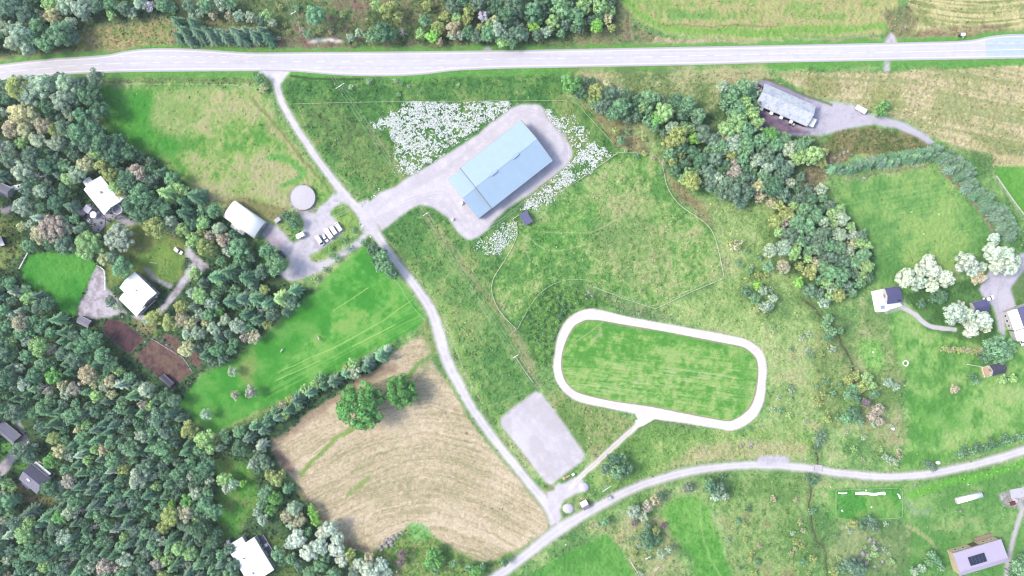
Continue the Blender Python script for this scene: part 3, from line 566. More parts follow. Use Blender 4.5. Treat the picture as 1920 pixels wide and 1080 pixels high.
# wheel marks on the yards, rake marks on the arena
for q in ([(706,410),(760,385),(810,372),(850,400),(880,435),(920,425),(985,378),(1050,325),(1064,285),(1040,240),(1010,205)], [(700,400),(750,362),(810,335),(870,290),(930,240),(975,206),(1020,215)], [(760,378),(830,362),(862,400),(885,432)],
          [(660,390),(620,410),(590,425),(560,470),(530,500),(510,460),(500,430)], [(655,380),(600,400),(575,430),(590,460),(560,500)], [(1520,190),(1560,205),(1620,215),(1690,240),(1745,268)], [(1500,250),(1550,240),(1610,222)], [(1880,500),(1870,560),(1880,620)]):
    for off in (-2.4, 2.4):
        c = [(x, y + off) for x, y in catmull(q, 6)]
        lay(smask(c, 1.8, 1.4, 1.2), (204,198,212), 0.45)
for k in range(9):
    u = k/8; lay(smask([(945+62*u, 790-50*u), (1028+62*u, 902-48*u)], 1.5, 1.3, 0.8), (212,207,220), 0.35)
s_, m_ = pmask(AR, 1, 0); lay((s_, m_*ss(fbm(X, Y, 30, 3, 95), 0.5, 0.8)[s_]), (206,201,212), 0.5)

lay(smask(FT, 8.5, 2, 0.8), (246,238,242), 0.95, amp=0.2, zone='farm_track', flat=1)
lay(smask([(p[0], p[1]) for p in FT[8:-4]], 1.6, 1.4, 0.3), (206,192,184), 0.5)
AMP *= 0.85
# ------------------------------------------------------------------ ground relief and meshes
RM = [(-130,140),(0,136),(100,127),(200,120),(250,116),(300,114),(370,114),(480,117),(700,118),(960,111),(1200,107),(1440,101),(1680,97),(1860,90),(2050,87)]
s, m = smask(RM, 56, 6, 0); FLAT[s] = np.maximum(FLAT[s], m)
for ya in ([(560,146),(660,152),(760,153),(860,143),(1000,138),(1200,136),(1440,128),(1900,122)], [(200,145),(470,147)], [(180,84),(480,86),(700,88)]):
    s, m = smask(ya, 9, 8, 2); Z[s] -= 0.35*m
FB = blur1(np.clip(FLAT, 0, 1), 3); FLm = np.clip(np.maximum(FB*1.3, FLAT), 0, 1)
BUMP = (F8 - 0.5)*0.30 + (F3 - 0.5)*0.26 + (F25 - 0.5)*0.3
Z += BUMP*(1 - FLm)
Z = np.where(FLm > 0.97, np.minimum(Z, 0.0), Z)
mg = newmat('ground_cover'); gm, nt_, b_ = mg
N = nt_.nodes; L = nt_.links
ac = N.new('ShaderNodeAttribute'); ac.attribute_name = 'cover'
aa = N.new('ShaderNodeAttribute'); aa.attribute_name = 'roughness_amount'
tc = N.new('ShaderNodeTexCoord')
def nnoise(scale, det):
    n = N.new('ShaderNodeTexNoise'); n.inputs['Scale'].default_value = scale; n.inputs['Detail'].default_value = det; n.inputs['Roughness'].default_value = 0.7
    L.new(tc.outputs['Object'], n.inputs['Vector']); return n
n1 = nnoise(1.9, 4); n2 = nnoise(0.45, 3)
sm_ = N.new('ShaderNodeMath'); sm_.operation = 'ADD'; L.new(n1.outputs[0], sm_.inputs[0])
h_ = N.new('ShaderNodeMath'); h_.operation = 'MULTIPLY'; L.new(n2.outputs[0], h_.inputs[0]); h_.inputs[1].default_value = 0.5; L.new(h_.outputs[0], sm_.inputs[1])
mr_ = N.new('ShaderNodeMapRange'); mr_.inputs[1].default_value = 0.5; mr_.inputs[2].default_value = 1.0; mr_.inputs[3].default_value = -0.52; mr_.inputs[4].default_value = 0.56; L.new(sm_.outputs[0], mr_.inputs[0])
ml_ = N.new('ShaderNodeMath'); ml_.operation = 'MULTIPLY'; L.new(mr_.outputs[0], ml_.inputs[0]); L.new(aa.outputs['Fac'], ml_.inputs[1])
ad_ = N.new('ShaderNodeMath'); ad_.operation = 'ADD'; L.new(ml_.outputs[0], ad_.inputs[0]); ad_.inputs[1].default_value = 1.0
vs_ = N.new('ShaderNodeVectorMath'); vs_.operation = 'SCALE'; L.new(ac.outputs['Color'], vs_.inputs[0]); L.new(ad_.outputs[0], vs_.inputs['Scale'])
L.new(vs_.outputs[0], b_.inputs['Base Color']); b_.inputs['Roughness'].default_value = 0.95; b_.inputs['Specular IOR Level'].default_value = 0.1
bp_ = N.new('ShaderNodeBump'); bp_.inputs['Distance'].default_value = 0.25; L.new(n1.outputs[0], bp_.inputs['Height']); bs_ = N.new('ShaderNodeMath'); bs_.operation = 'MULTIPLY'; bs_.inputs[1].default_value = 0.5; L.new(aa.outputs['Fac'], bs_.inputs[0]); L.new(bs_.outputs[0], bp_.inputs['Strength']); L.new(bp_.outputs[0], b_.inputs['Normal'])
MT['ground'] = gm
GSAT = 1.0
def to_alb(c):
    c = np.clip(c, 0, 255) / 255.0
    l = np.where(c <= 0.04045, c/12.92, ((c+0.055)/1.055)**2.4)
    return np.clip(l / np.array(K), 0.01, 0.85)
lum = (G*np.array([0.3, 0.59, 0.11], np.float32)).sum(-1, keepdims=True); veg = np.clip(AMP*2 - 0.5, 0, 1)[..., None]
G2 = G*(1 - 0.03*veg) + lum*0.03*veg + np.array([4, 9, 5], np.float32)*veg*np.clip((G[..., 1:2] - np.maximum(G[..., 0:1], G[..., 2:3]) + 2)/14, 0, 1)
ALB = to_alb(G2).astype(np.float32)
XW = ((X - 960)*M_PX).astype(np.float32); YW = ((540 - Y)*M_PX).astype(np.float32)
qz = ZONE[:-1, :-1]
jj, ii = np.meshgrid(np.arange(NYG-1), np.arange(NXG-1), indexing='ij')
for zi, zn in enumerate(ZN):
    sel = qz == zi
    if not sel.any(): continue
    j = jj[sel]; i = ii[sel]
    a = j*NXG + i; q = np.stack([a + NXG, a + NXG + 1, a + 1, a], 1)
    u, inv = np.unique(q, return_inverse=True); inv = inv.reshape(-1)
    co = np.stack([XW.reshape(-1)[u], YW.reshape(-1)[u], Z.reshape(-1)[u]], 1).astype(np.float32)
    me = bpy.data.meshes.new(zn); nf = len(q)
    me.vertices.add(len(u)); me.loops.add(nf*4); me.polygons.add(nf)
    me.vertices.foreach_set('co', co.reshape(-1)); me.loops.foreach_set('vertex_index', inv.astype(np.int32))
    me.polygons.foreach_set('loop_start', np.arange(0, nf*4, 4, dtype=np.int32)); me.polygons.foreach_set('use_smooth', np.ones(nf, bool))
    me.update()
    at = me.attributes.new('cover', 'FLOAT_COLOR', 'POINT')
    cc = np.concatenate([ALB.reshape(-1, 3)[u], np.ones((len(u), 1), np.float32)], 1); at.data.foreach_set('color', cc.reshape(-1).astype(np.float32))
    a2 = me.attributes.new('roughness_amount', 'FLOAT', 'POINT'); a2.data.foreach_set('value', AMP.reshape(-1)[u].astype(np.float32))
    me.materials.append(gm)
    o = bpy.data.objects.new(zn, me); COL.objects.link(o)
    tag(o, ZL.get(zn, 'ground of the ' + zn.replace('_', ' ') + ' seen from above'), 'ground', None, 'structure')
# surroundings out to the horizon
x0, x1, y0, y1 = (GX0-960)*M_PX, (GX0+(NXG-1)*STEP-960)*M_PX, (540-GY0-(NYG-1)*STEP)*M_PX, (540-GY0)*M_PX
R_ = 3000.0; b = MB(); b.add([(x0,y0,-.05),(x1,y0,-.05),(x1,y1,-.05),(x0,y1,-.05),(-R_,-R_,-.05),(R_,-R_,-.05),(R_,R_,-.05),(-R_,R_,-.05)], [(4,5,1,0),(5,6,2,1),(6,7,3,2),(7,4,0,3)])
tag(b.build('surrounding_land', mat('far_meadow', (116,150,92), 0.95, 0.3, 0.02)), 'green land running on to the horizon', 'ground', None, 'structure')

# riding track laid as a smooth sheet of crushed stone
cx_, cy_ = 1240.0, 694.0
def polar(poly):
    t = np.array([math.atan2(y-cy_, x-cx_) for x, y in poly]); r = np.array([math.hypot(x-cx_, y-cy_) for x, y in poly]); o = np.argsort(t); return t[o], r[o]
to_, ro_ = polar(TR_O); ti_, ri_ = polar(TR_I); nn_ = 420; vs = []
for k in range(nn_):
    t = -math.pi + 2*math.pi*k/nn_; a = np.interp(t, to_, ro_, period=2*math.pi) - 1.6; b0 = np.interp(t, ti_, ri_, period=2*math.pi) + 0.9
    for r in (a, b0): p = P(cx_ + r*math.cos(t), cy_ + r*math.sin(t)); vs.append((p.x, p.y, 0.05))
tk = MB().add(vs, [(2*k, 2*k+1, (2*((k+1) % nn_))+1, 2*((k+1) % nn_)) for k in range(nn_)])
for i_, f_ in enumerate(tk.f): pass
tk.f = [f[::-1] for f in tk.f] if (Vector(tk.v[tk.f[0][1]])-Vector(tk.v[tk.f[0][0]])).cross(Vector(tk.v[tk.f[0][2]])-Vector(tk.v[tk.f[0][1]])).z < 0 else tk.f
MT['track'] = mat('crushed_stone_track', (246,241,246), 0.95, 0.07, 0.5, bump=0.3, stain=(224,216,218), stain_amt=0.45, stain_scale=0.12)
tag(tk.build('track_surface', MT['track']), 'smooth pale crushed stone surface of the oval riding track', 'riding track', None, 'structure')
# ------------------------------------------------------------------ the main road: its own sheet with shoulders and paint
def edge(pts): return catmull(pts, 8)
UP = [(-130,135),(0,121),(50,115),(100,110),(150,107),(200,103),(225,98),(250,94),(280,91.5),(320,91),(370,92.5),(430,96.5),(480,99),(600,98),(700,97.5),(960,94.5),(1200,90),(1440,85.5),(1560,83),(1680,80.5),(1760,78.5),(1800,77),(1830,74),(1852,69),(1880,65.5),(1920,64),(2050,63)]
LO = [(-130,168),(0,153),(50,147.5),(100,141.5),(150,138),(200,136),(250,134.5),(350,133.5),(480,133),(540,133.5),(580,136),(620,139.5),(670,142),(720,142.5),(760,141.5),(800,138.5),(850,132.5),(900,130),(960,128),(1080,126),(1200,123.5),(1320,121),(1440,117.5),(1560,115),(1680,113),(1800,111),(1920,109),(2050,107)]
def at_x(pts, x):
    xs = [p[0] for p in pts]; ys = [p[1] for p in pts]; return float(np.interp(x, xs, ys))
UPs, LOs = edge(UP), edge(LO)
RZ = 0.06
def strip(name, x0, x1, fa, fb, z, m, parent=None, step=6, thick=None):
    b = MB(); n = max(2, int((x1-x0)/step)+1); xs = np.linspace(x0, x1, n)
    top = [P(x, fa(x), 0) for x in xs]; bot = [P(x, fb(x), 0) for x in xs]
    vs = [(p.x, p.y, z) for p in bot] + [(p.x, p.y, z) for p in top]
    b.add(vs, [(i, i+1, n+i+1, n+i) for i in range(n-1)])
    return b
fu = lambda x: at_x(UPs, x); fl = lambda x: at_x(LOs, x)
def roadmat(name, c1, c2):
    m, nt, b = newmat(name); N = nt.nodes; L = nt.links
    tc = N.new('ShaderNodeTexCoord'); mp = N.new('ShaderNodeMapping'); mp.inputs['Scale'].default_value = (0.02, 0.8, 1); mp.inputs['Rotation'].default_value = (0,0,-0.01)
    L.new(tc.outputs['Object'], mp.inputs[0])
    n = N.new('ShaderNodeTexNoise'); n.inputs['Scale'].default_value = 1.0; n.inputs['Detail'].default_value = 5; L.new(mp.outputs[0], n.inputs['Vector'])
    n2 = N.new('ShaderNodeTexNoise'); n2.inputs['Scale'].default_value = 0.35; n2.inputs['Detail'].default_value = 6; L.new(tc.outputs['Object'], n2.inputs['Vector'])
    ad = N.new('ShaderNodeMath'); ad.operation = 'MULTIPLY_ADD'; ad.inputs[1].default_value = 0.4; L.new(n2.outputs[0], ad.inputs[0]); ml = N.new('ShaderNodeMath'); ml.operation = 'MULTIPLY'; ml.inputs[1].default_value = 0.6; L.new(n.outputs[0], ml.inputs[0]); L.new(ml.outputs[0], ad.inputs[2])
    mr = N.new('ShaderNodeMapRange'); mr.inputs[1].default_value = 0.35; mr.inputs[2].default_value = 0.65; L.new(ad.outputs[0], mr.inputs[0])
    mx = N.new('ShaderNodeMixRGB'); mx.inputs[1].default_value = alb(c1); mx.inputs[2].default_value = alb(c2); L.new(mr.outputs[0], mx.inputs[0])
    L.new(mx.outputs[0], b.inputs['Base Color']); b.inputs['Roughness'].default_value = 0.85; b.inputs['Specular IOR Level'].default_value = 0.2
    return m
AS = roadmat('sun_bleached_asphalt', (220,217,234), (238,236,250)); ASb = roadmat('new_blue_grey_asphalt', (196,214,238), (216,230,248)); SH = mat('gravel_shoulder', (208,203,214), 0.95, 0.14, 1.2, bump=0.4)
PT = mat('white_road_paint', (255,255,255), 0.6, 0.08, 1.5)
sh = strip('shoulder', -130, 2045, lambda x: fu(x)-0.5, lambda x: fl(x)+0.5, RZ-0.02, SH).build('road_shoulder', SH)
tag(sh, 'gravel shoulders along both sides of the main road', 'road', None, 'structure')
rd = MB()
r0 = strip('', -130, 1848, lambda x: fu(x)+2.2, lambda x: fl(x)-2.0, RZ, AS).build('main_road', AS)
tag(r0, 'wide sun bleached main road crossing the top of the view', 'road', None, 'structure')
r1 = strip('', 1848, 2045, lambda x: fu(x)+2.2, lambda x: fl(x)-2.0, RZ, ASb).build('new_asphalt_section', ASb)
tag(r1, 'bluish newer stretch of the main road with the bus bay', 'road', None, 'structure')
bm = MB()
def line(x0, x1, f, w, dash=None, b=bm, z=RZ+0.015):
    segs = [(x0, x1)]
    if dash:
        segs = []; x = x0
        while x < x1: segs.append((x, min(x1, x+dash[0]))); x += dash[0] + dash[1]
    for a, c in segs:
        n = max(2, int((c-a)/8)+1); xs = np.linspace(a, c, n)
        t = [P(x, f(x)-w/2) for x in xs]; u = [P(x, f(x)+w/2) for x in xs]
        b.add([(p.x,p.y,z) for p in u] + [(p.x,p.y,z) for p in t], [(i,i+1,n+i+1,n+i) for i in range(n-1)])
line(-130, 2045, lambda x: fu(x)+4.4, 1.3)
line(-130, 488, lambda x: fl(x)-4.2, 1.2); line(545, 2045, lambda x: fl(x)-4.0, 1.3)
cen = lambda x: float(np.interp(x, [-130,0,60,150,230,300,480,600,700,960,1200,1440,1680,1860,2050], [152,136,131,122,119,117.5,116,115.5,115.5,111,107,101.5,97.5,94,90]))
line(-110, 300, cen, 1.1, (32, 12)); line(325, 1180, cen, 1.1, (15, 30)); line(1190, 1720, cen, 1.2, (34, 16)); line(1720, 2045, cen, 1.1)
line(222, 480, lambda x: float(np.interp(x, [222,260,480], [106.5,106,105.5])), 0.9, (12, 12))
line(590, 870, lambda x: float(np.interp(x, [590,720,870], [126.5,128,126])), 0.9, (12, 11))
line(1850, 2045, lambda x: 80.5, 1.0, (11, 10))
tag(bm.build('road_markings', PT), 'white painted edge lines and dashes on the main road', 'road marking', None, 'structure')
# ------------------------------------------------------------------ trees
def leaf_mesh(name, vs, nv, tone, material):
    """vs: (n*nv,3) array of leaf polygons with nv corners, tone per leaf"""
    n = len(vs)//nv; me = bpy.data.meshes.new(name)
    me.vertices.add(n*nv); me.loops.add(n*nv); me.polygons.add(n)
    me.vertices.foreach_set('co', np.asarray(vs, np.float32).reshape(-1)); me.loops.foreach_set('vertex_index', np.arange(n*nv, dtype=np.int32))
    me.polygons.foreach_set('loop_start', np.arange(0, n*nv, nv, dtype=np.int32)); me.update()
    a = me.attributes.new('leaf_tone', 'FLOAT', 'FACE'); a.data.foreach_set('value', np.asarray(tone, np.float32))
    me.materials.append(material); return me
def cards(c, nrm, size, r, stretch=1.0):
    """leaf clusters: kites at centres c facing nrm (jittered)"""
    n = len(c); nrm = nrm + r.normal(0, 0.35, (n, 3)); nrm /= np.linalg.norm(nrm, axis=1)[:, None] + 1e-9
    t = r.normal(0, 1, (n, 3)); t -= nrm*(t*nrm).sum(1)[:, None]; t /= np.linalg.norm(t, axis=1)[:, None] + 1e-9
    b = np.cross(nrm, t); s = (size*r.uniform(0.6, 1.35, n))[:, None]
    return np.stack([c - t*s*stretch, c - b*s*0.62 + nrm*s*0.15, c + t*s*stretch*0.9, c + b*s*0.62 + nrm*s*0.15], 1).reshape(-1, 3)
def broad_mesh(name, R, H, seed, lobes=None, leaf=0.34, dens=3.2, lr=(0.19, 0.32), flat=0.8):
    r = np.random.RandomState(seed)
    lobes = lobes or int(12 + R*3.0)
    zc = H*0.62; ry = H - zc
    C, N, T = [], [], []
    pts = []
    for k in range(lobes):
        f = (k+0.5)/lobes; ph = math.acos(1 - 1.45*f); th = k*2.39996 + r.uniform(-.35, .35)
        rr = 0.80*R*r.uniform(0.62, 1.14)
        pts.append((np.array([math.sin(ph)*math.cos(th)*rr, math.sin(ph)*math.sin(th)*rr, zc + math.cos(ph)*ry*0.72*r.uniform(0.7, 1.2)]), R*r.uniform(*lr)))
    pts.append((np.array([0, 0, zc-0.1*R]), R*0.45))
    for c, lrad in pts:
        lt = r.uniform(-.17, .17)
        n = max(14, int(4*math.pi*lrad*lrad*dens*1.1)); d = r.normal(0, 1, (n, 3)); d /= np.linalg.norm(d, axis=1)[:, None]
        d[:, 2] = np.where(d[:, 2] < -0.45, -d[:, 2], d[:, 2])
        rad = lrad*r.uniform(0.72, 1.08, n)[:, None]
        p = c + d*rad*np.array([1, 1, flat]); C.append(p); N.append(d)
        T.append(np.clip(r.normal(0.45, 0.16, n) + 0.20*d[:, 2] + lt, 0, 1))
    C = np.concatenate(C); N = np.concatenate(N); T = np.concatenate(T)
    return leaf_mesh(name, cards(C, N, leaf, r), 4, T, MT['leaf'])
def spruce_mesh(name, R, H, seed, tiers=13, nb=9):
    r = np.random.RandomState(seed); V = []; T = []
    for t in range(tiers):
        f = t/(tiers-1); z0 = H*(0.12 + 0.86*f); br = R*(1 - f)**0.85 + 0.25
        n = max(5, int(nb*(1 - 0.45*f))); off = r.uniform(0, 6.28)
        for k in range(n):
            a = off + 6.283*k/n + r.uniform(-.25, .25); L_ = br*r.uniform(0.75, 1.18)
            d = np.array([math.cos(a), math.sin(a), 0]); p = np.array([-d[1], d[0], 0]); droop = L_*r.uniform(0.28, 0.5)
            def pt(u): return d*L_*u + np.array([0, 0, z0 - droop*u*u + 0.12*L_*u])
            m = max(3, int(L_/0.32))
            for j in range(m):
                u = (j+0.6)/m; c = pt(u); e = pt(min(1.12, u + 1.3/m))
                w = 0.20*L_*(1.15 - u) + 0.10
                sl = (1 - 0.35*u)
                for sgn in (-1, 1):
                    tip = c + d*w*0.55 + p*sgn*w*1.55 + np.array([0, 0, -w*0.55])
                    q = [c + p*sgn*0.02, c + d*w*0.75 + p*sgn*w*0.35 + np.array([0,0,.03]), tip, c + p*sgn*w*0.7 - d*0.05 - np.array([0,0,w*0.3])]
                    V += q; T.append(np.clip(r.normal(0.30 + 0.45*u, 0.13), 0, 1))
            c = pt(0.55); e = pt(1.1); w = 0.09 + 0.04*L_
            V += [pt(0.1), c + p*w, e, c - p*w]; T.append(0.75)
    for k in range(5):
        a = 6.283*k/5; d = np.array([math.cos(a)*.22, math.sin(a)*.22, 0]); V += [[0,0,H*1.02], d + [0,0,H*0.95], d*1.5 + [0,0,H*0.91], -d*0.2 + [0,0,H*0.93]]; T.append(0.85)
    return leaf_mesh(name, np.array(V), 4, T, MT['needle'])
def trunk_mesh(name, H, r0, seed, limbs=6, reach=2.0, m='bark', zt=0.8):
    r = random.Random(seed); b = MB(); n = 5; prev = (0, 0, -0.3)
    for k in range(n):
        f = (k+1)/n; p = (r.uniform(-.12, .12)*H*0.06, r.uniform(-.12, .12)*H*0.06, H*zt*f); b.cyl(prev, p, r0*(1-0.8*(k/n)), r0*(1-0.8*f)+0.02, 7, k in (0, n-1)); prev = p
    for k in range(limbs):
        z = H*(0.3 + 0.45*k/max(1, limbs)); a = k*2.4 + r.uniform(-.3, .3); l = reach*(1 - 0.4*k/limbs)
        q = (math.cos(a)*l, math.sin(a)*l, z + l*0.7); b.cyl((0, 0, z), q, r0*0.35, r0*0.12, 5)
    return b.mesh(name, MT[m])
PROTO = {}
def proto(kind, var, cr, tr): PROTO.setdefault(kind, []).append((var, cr, tr))
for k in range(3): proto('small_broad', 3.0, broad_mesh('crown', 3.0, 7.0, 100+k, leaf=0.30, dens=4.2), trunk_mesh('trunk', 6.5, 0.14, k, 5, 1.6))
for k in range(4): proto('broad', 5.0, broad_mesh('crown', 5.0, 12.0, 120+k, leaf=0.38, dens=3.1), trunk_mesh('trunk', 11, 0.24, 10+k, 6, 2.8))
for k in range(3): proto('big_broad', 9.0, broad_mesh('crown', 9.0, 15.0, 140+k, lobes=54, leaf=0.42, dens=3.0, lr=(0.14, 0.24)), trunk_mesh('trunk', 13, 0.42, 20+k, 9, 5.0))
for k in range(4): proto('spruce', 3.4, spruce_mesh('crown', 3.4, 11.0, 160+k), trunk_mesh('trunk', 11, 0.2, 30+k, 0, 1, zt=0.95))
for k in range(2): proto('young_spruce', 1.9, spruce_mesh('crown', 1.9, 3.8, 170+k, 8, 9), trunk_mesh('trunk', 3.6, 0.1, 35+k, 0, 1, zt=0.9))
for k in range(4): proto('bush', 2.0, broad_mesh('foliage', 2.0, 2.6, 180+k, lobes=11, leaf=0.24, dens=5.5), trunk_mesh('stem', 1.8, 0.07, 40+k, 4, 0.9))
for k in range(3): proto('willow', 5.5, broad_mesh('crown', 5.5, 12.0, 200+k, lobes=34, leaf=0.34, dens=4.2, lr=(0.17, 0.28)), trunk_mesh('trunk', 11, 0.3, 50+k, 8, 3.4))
def dead_mesh(seed, H=11.0):
    r = random.Random(seed); b = MB(); b.cyl((0,0,-.3), (0,0,H), 0.17, 0.04, 6)
    for k in range(26):
        z = H*(0.3 + 0.66*k/26); a = r.uniform(0, 6.28); l = (1 - z/H)*2.6 + 0.7
        q = (math.cos(a)*l, math.sin(a)*l, z + r.uniform(-.2, .9)); b.cyl((0,0,z), q, 0.06, 0.02, 4)
        for s in (0.5, 0.75):
            p = Vector((0,0,z)).lerp(Vector(q), s); e = p + Vector((r.uniform(-.5,.5), r.uniform(-.5,.5), r.uniform(.1,.6))); b.cyl(p, e, 0.03, 0.012, 4)
    return b
TONES = {   # colour the lit leaves show, words
 'dg': ((78,112,88), 'dark green'), 'mg': ((98,136,104), 'mid green'), 'bl': ((92,118,102), 'bluish green'), 'lg': ((128,160,108), 'light green'),
 'bg': ((94,144,80), 'bright green'), 'fg': ((78,130,68), 'fresh green'), 'vg': ((122,170,82), 'vivid lime green'), 'yg': ((150,164,104), 'yellow green'), 'yl': ((180,184,146), 'pale yellow'),
 'gr': ((138,156,140), 'grey green'), 'pk': ((166,160,152), 'greyish brown'), 'tn': ((168,164,140), 'tan'), 'sv': ((204,220,208), 'silvery white'), 'pu': ((112,96,108), 'purple brown'),
 'ds': ((190,186,206), 'bleached grey')}
CF = {'s': 2.85, 'b': 2.7, 'w': 1.75}
KINDW = {'big_broad': 'broadleaf', 'broad': 'broadleaf', 'small_broad': 'young tree', 'spruce': 'spruce', 'young_spruce': 'small spruce', 'bush': 'bush', 'willow': 'willow', 'dead': 'dead tree'}
NAMEW = {'big_broad': 'broadleaf_tree', 'broad': 'pale_broadleaf_tree', 'small_broad': 'young_tree', 'spruce': 'spruce_tree', 'young_spruce': 'young_spruce', 'bush': 'bush', 'willow': 'willow_tree', 'dead': 'dead_tree'}
KINDW['broad'] = 'birch'
TREES = []      # px, py, radius px, kind, tone, group
def T(px, py, r, tone='mg', kind=None, group=None):
    if kind is None: kind = 'small_broad' if r < 12.3 else ('broad' if r < 25 else 'big_broad')
    TREES.append([px, py, r, kind, tone, group])
def TS(lst, **k):
    for a in lst: T(*a, **k)
S_, W_, B_ = 'spruce', 'willow', 'bush'
# --- trees one can pick out
g = 'trees along the north side of the main road'
TS([(590,28,20,'mg'),(578,64,10,'mg'),(657,70,9,'gr'),(672,60,9,'gr'),(697,66,14,'mg'),(718,60,19,'dg'),(735,62,12,'mg'),(728,18,17,'yg'),(745,30,12,'yg'),(704,10,11,'lg'),(788,62,11,'lg'),(811,68,13,'vg'),(822,50,13,'yg'),(824,78,8,'tn'),(797,38,13,'mg'),(850,52,14,'tn'),(848,66,10,'gr'),
 (878,60,13,'dg'),(893,68,13,'bl'),(875,35,12,'yg'),(905,30,11,'ds'),(915,62,16,'mg'),(935,55,16,'gr'),(955,65,14,'bl'),(948,28,20,'dg'),(965,10,20,'bl'),(930,8,16,'dg'),(975,60,16,'bl'),(1000,20,18,'mg'),(1015,5,16,'bl'),(1038,40,14,'lg'),(1055,12,20,'mg'),(1060,45,12,'bl'),(1080,28,18,'mg'),(1095,10,16,'lg'),(1090,42,10,'lg'),(1120,48,13,'vg'),(1125,12,16,'lg'),(1147,52,9,'yg'),(1145,20,12,'lg'),(1075,52,9,'mg'),(1000,50,12,'vg'),(985,68,8,'gr'),(1020,-10,18,'mg'),(850,12,16,'bl'),(835,30,12,'yg'),(870,-5,18,'dg'),(895,5,16,'bl'),(1070,-15,18,'dg'),(1110,-12,16,'mg'),(800,10,11,'yg')], group=g)
T(754,60,9,'ds','dead','leafless trees')
g = 'trees at the upper left corner'
TS([(20,10,22,'bl'),(50,25,20,'bl'),(95,8,18,'lg'),(70,50,18,'mg'),(120,10,18,'gr'),(150,15,18,'gr'),(10,50,14,'gr'),(35,62,20,'gr'),(98,30,16,'yl'),(60,70,16,'mg'),(110,62,22,'mg'),(20,80,14,'gr'),(85,80,18,'mg'),(50,90,14,'gr'),(130,45,14,'gr'),(135,70,14,'bl'),(45,50,14,'gr'),(180,10,14,'bl'),(205,8,14,'mg'),(208,28,10,'lg'),(232,15,14,'bl'),(262,4,14,'gr'),(245,24,12,'gr'),(280,10,11,'ds'),(305,5,16,'mg'),(322,14,12,'mg'),(160,30,10,'gr'),(75,30,12,'tn'),(5,25,12,'bl')], group=g)
g = 'close planted spruces above the main road'
for (x, y, r) in [(332,40,15),(345,58,15),(362,42,14),(370,62,15),(388,58,14),(395,66,15),(410,62,14),(422,68,14),(440,60,15),(450,68,15),(462,58,14),(478,66,15),(490,58,14),(500,70,14),(335,68,12),(352,72,12)]: T(x, y, r, 'dg' if (x//7) % 2 else 'bl', S_, g)
TS([(355,10,15,'bl'),(385,8,15,'mg'),(412,5,15,'gr'),(375,24,10,'gr'),(398,27,10,'tn'),(392,20,8,'yg'),(430,28,10,'tn'),(448,30,12,'gr'),(470,32,12,'gr'),(490,36,12,'bl'),(500,30,12,'lg'),(510,42,10,'gr'),(432,8,12,'mg'),(360,28,9,'gr')], group='trees behind the close planted spruces')
g = 'trees at the upper end of the left wood'
TS([(52,168,30,'gr'),(30,162,22,'yg'),(82,160,22,'gr'),(125,158,20,'gr'),(110,150,16,'bl'),(150,160,16,'bl'),(168,178,22,'dg'),(115,188,20,'gr'),(140,185,16,'bl'),(10,165,16,'bl'),(15,185,14,'dg'),(90,200,16,'dg'),(38,215,22,'yl'),(60,222,16,'yl'),(20,240,18,'tn'),(80,235,16,'tn'),(48,245,16,'yl'),(98,240,14,'yg'),(118,240,16,'bl'),(145,252,20,'mg'),(175,245,20,'dg'),(190,270,20,'dg'),(160,272,16,'bl'),(105,268,16,'gr'),(70,262,16,'gr'),(220,265,16,'dg'),(240,285,16,'dg'),(210,290,20,'dg'),(130,215,12,'gr')], group=g)
g = 'trees around the white houses'
TS([(165,460,29,'lg'),(222,447,27,'gr'),(290,425,22,'yg'),(228,502,19,'mg'),(212,485,14,'bl'),(95,428,27,'pk'),(75,440,18,'tn'),(143,325,17,'gr'),(128,335,14,'lg'),(75,358,14,'gr'),(62,335,12,'mg'),(58,420,11,'gr'),(40,388,18,'gr'),(255,325,20,'pk'),(282,340,16,'bl'),(240,340,22,'dg'),(246,382,20,'dg'),(264,400,20,'dg'),(265,368,22,'mg'),(300,390,22,'dg'),(342,430,14,'lg'),(360,420,14,'dg'),(365,512,13,'lg'),(120,460,18,'bl'),(105,380,16,'dg'),(40,320,20,'gr'),(20,300,18,'bl'),(195,425+60,14,'yl'),(207,565,12,'bl'),(220,575,10,'gr'),(400,395,14,'mg'),(410,430,14,'gr'),(448,465,20,'mg'),(418,450,14,'pk'),(425,470,12,'gr'),(290,595,16,'yg'),(318,605,16,'yg'),(340,600,14,'tn'),(355,605,14,'yl'),(372,625,14,'gr'),(350,655,16,'yl'),(275,600,10,'gr'),(375,555,16,'lg'),(340,575,14,'yg'),(445,612,16,'gr'),(422,600,12,'gr'),(375,590,12,'gr'),(360,550,12,'gr')], group=g)
T(312,362,19,'lg',S_,g); T(365,368,18,'dg',S_,g); T(345,400,17,'dg',S_,g); T(525,560,18,'lg',S_,g); T(500,570,16,'mg',S_,g); T(478,560,18,'mg',S_,g); T(455,560,18,'bl',S_,g); T(430,565,16,'dg',S_,g); T(405,520,18,'mg',S_,g); T(430,510,18,'dg',S_,g); T(460,520,17,'dg',S_,g); T(550,545,14,'mg',S_,g); T(480,600,15,'dg',S_,g); T(460,590,15,'dg',S_,g)
T(490,580,9,'ds','dead','leafless trees')
T(77,330,10,'ds','dead','leafless trees'); T(30,318,9,'ds','dead','leafless trees')
g = 'small pale trees on the lush field'
TS([(435,697,11,'gr'),(440,741,10,'pk'),(470,735,13,'pk'),(385,778,12,'gr')], group=g, kind='small_broad')
g = 'conifer belt between the fields'
for (x, y, r, t) in [(712,668,15,'mg'),(690,680,14,'bl'),(685,690,12,'dg'),(624,715,16,'bl'),(605,722,13,'dg'),(648,700,13,'mg'),(555,750,14,'bl'),(540,768,13,'dg'),(520,782,13,'bl'),(500,790,13,'dg'),(725,655,9,'gr'),(580,735,14,'mg'),(492,808,12,'bl'),(475,800,12,'mg')]: T(x, y, r, t, S_, g)
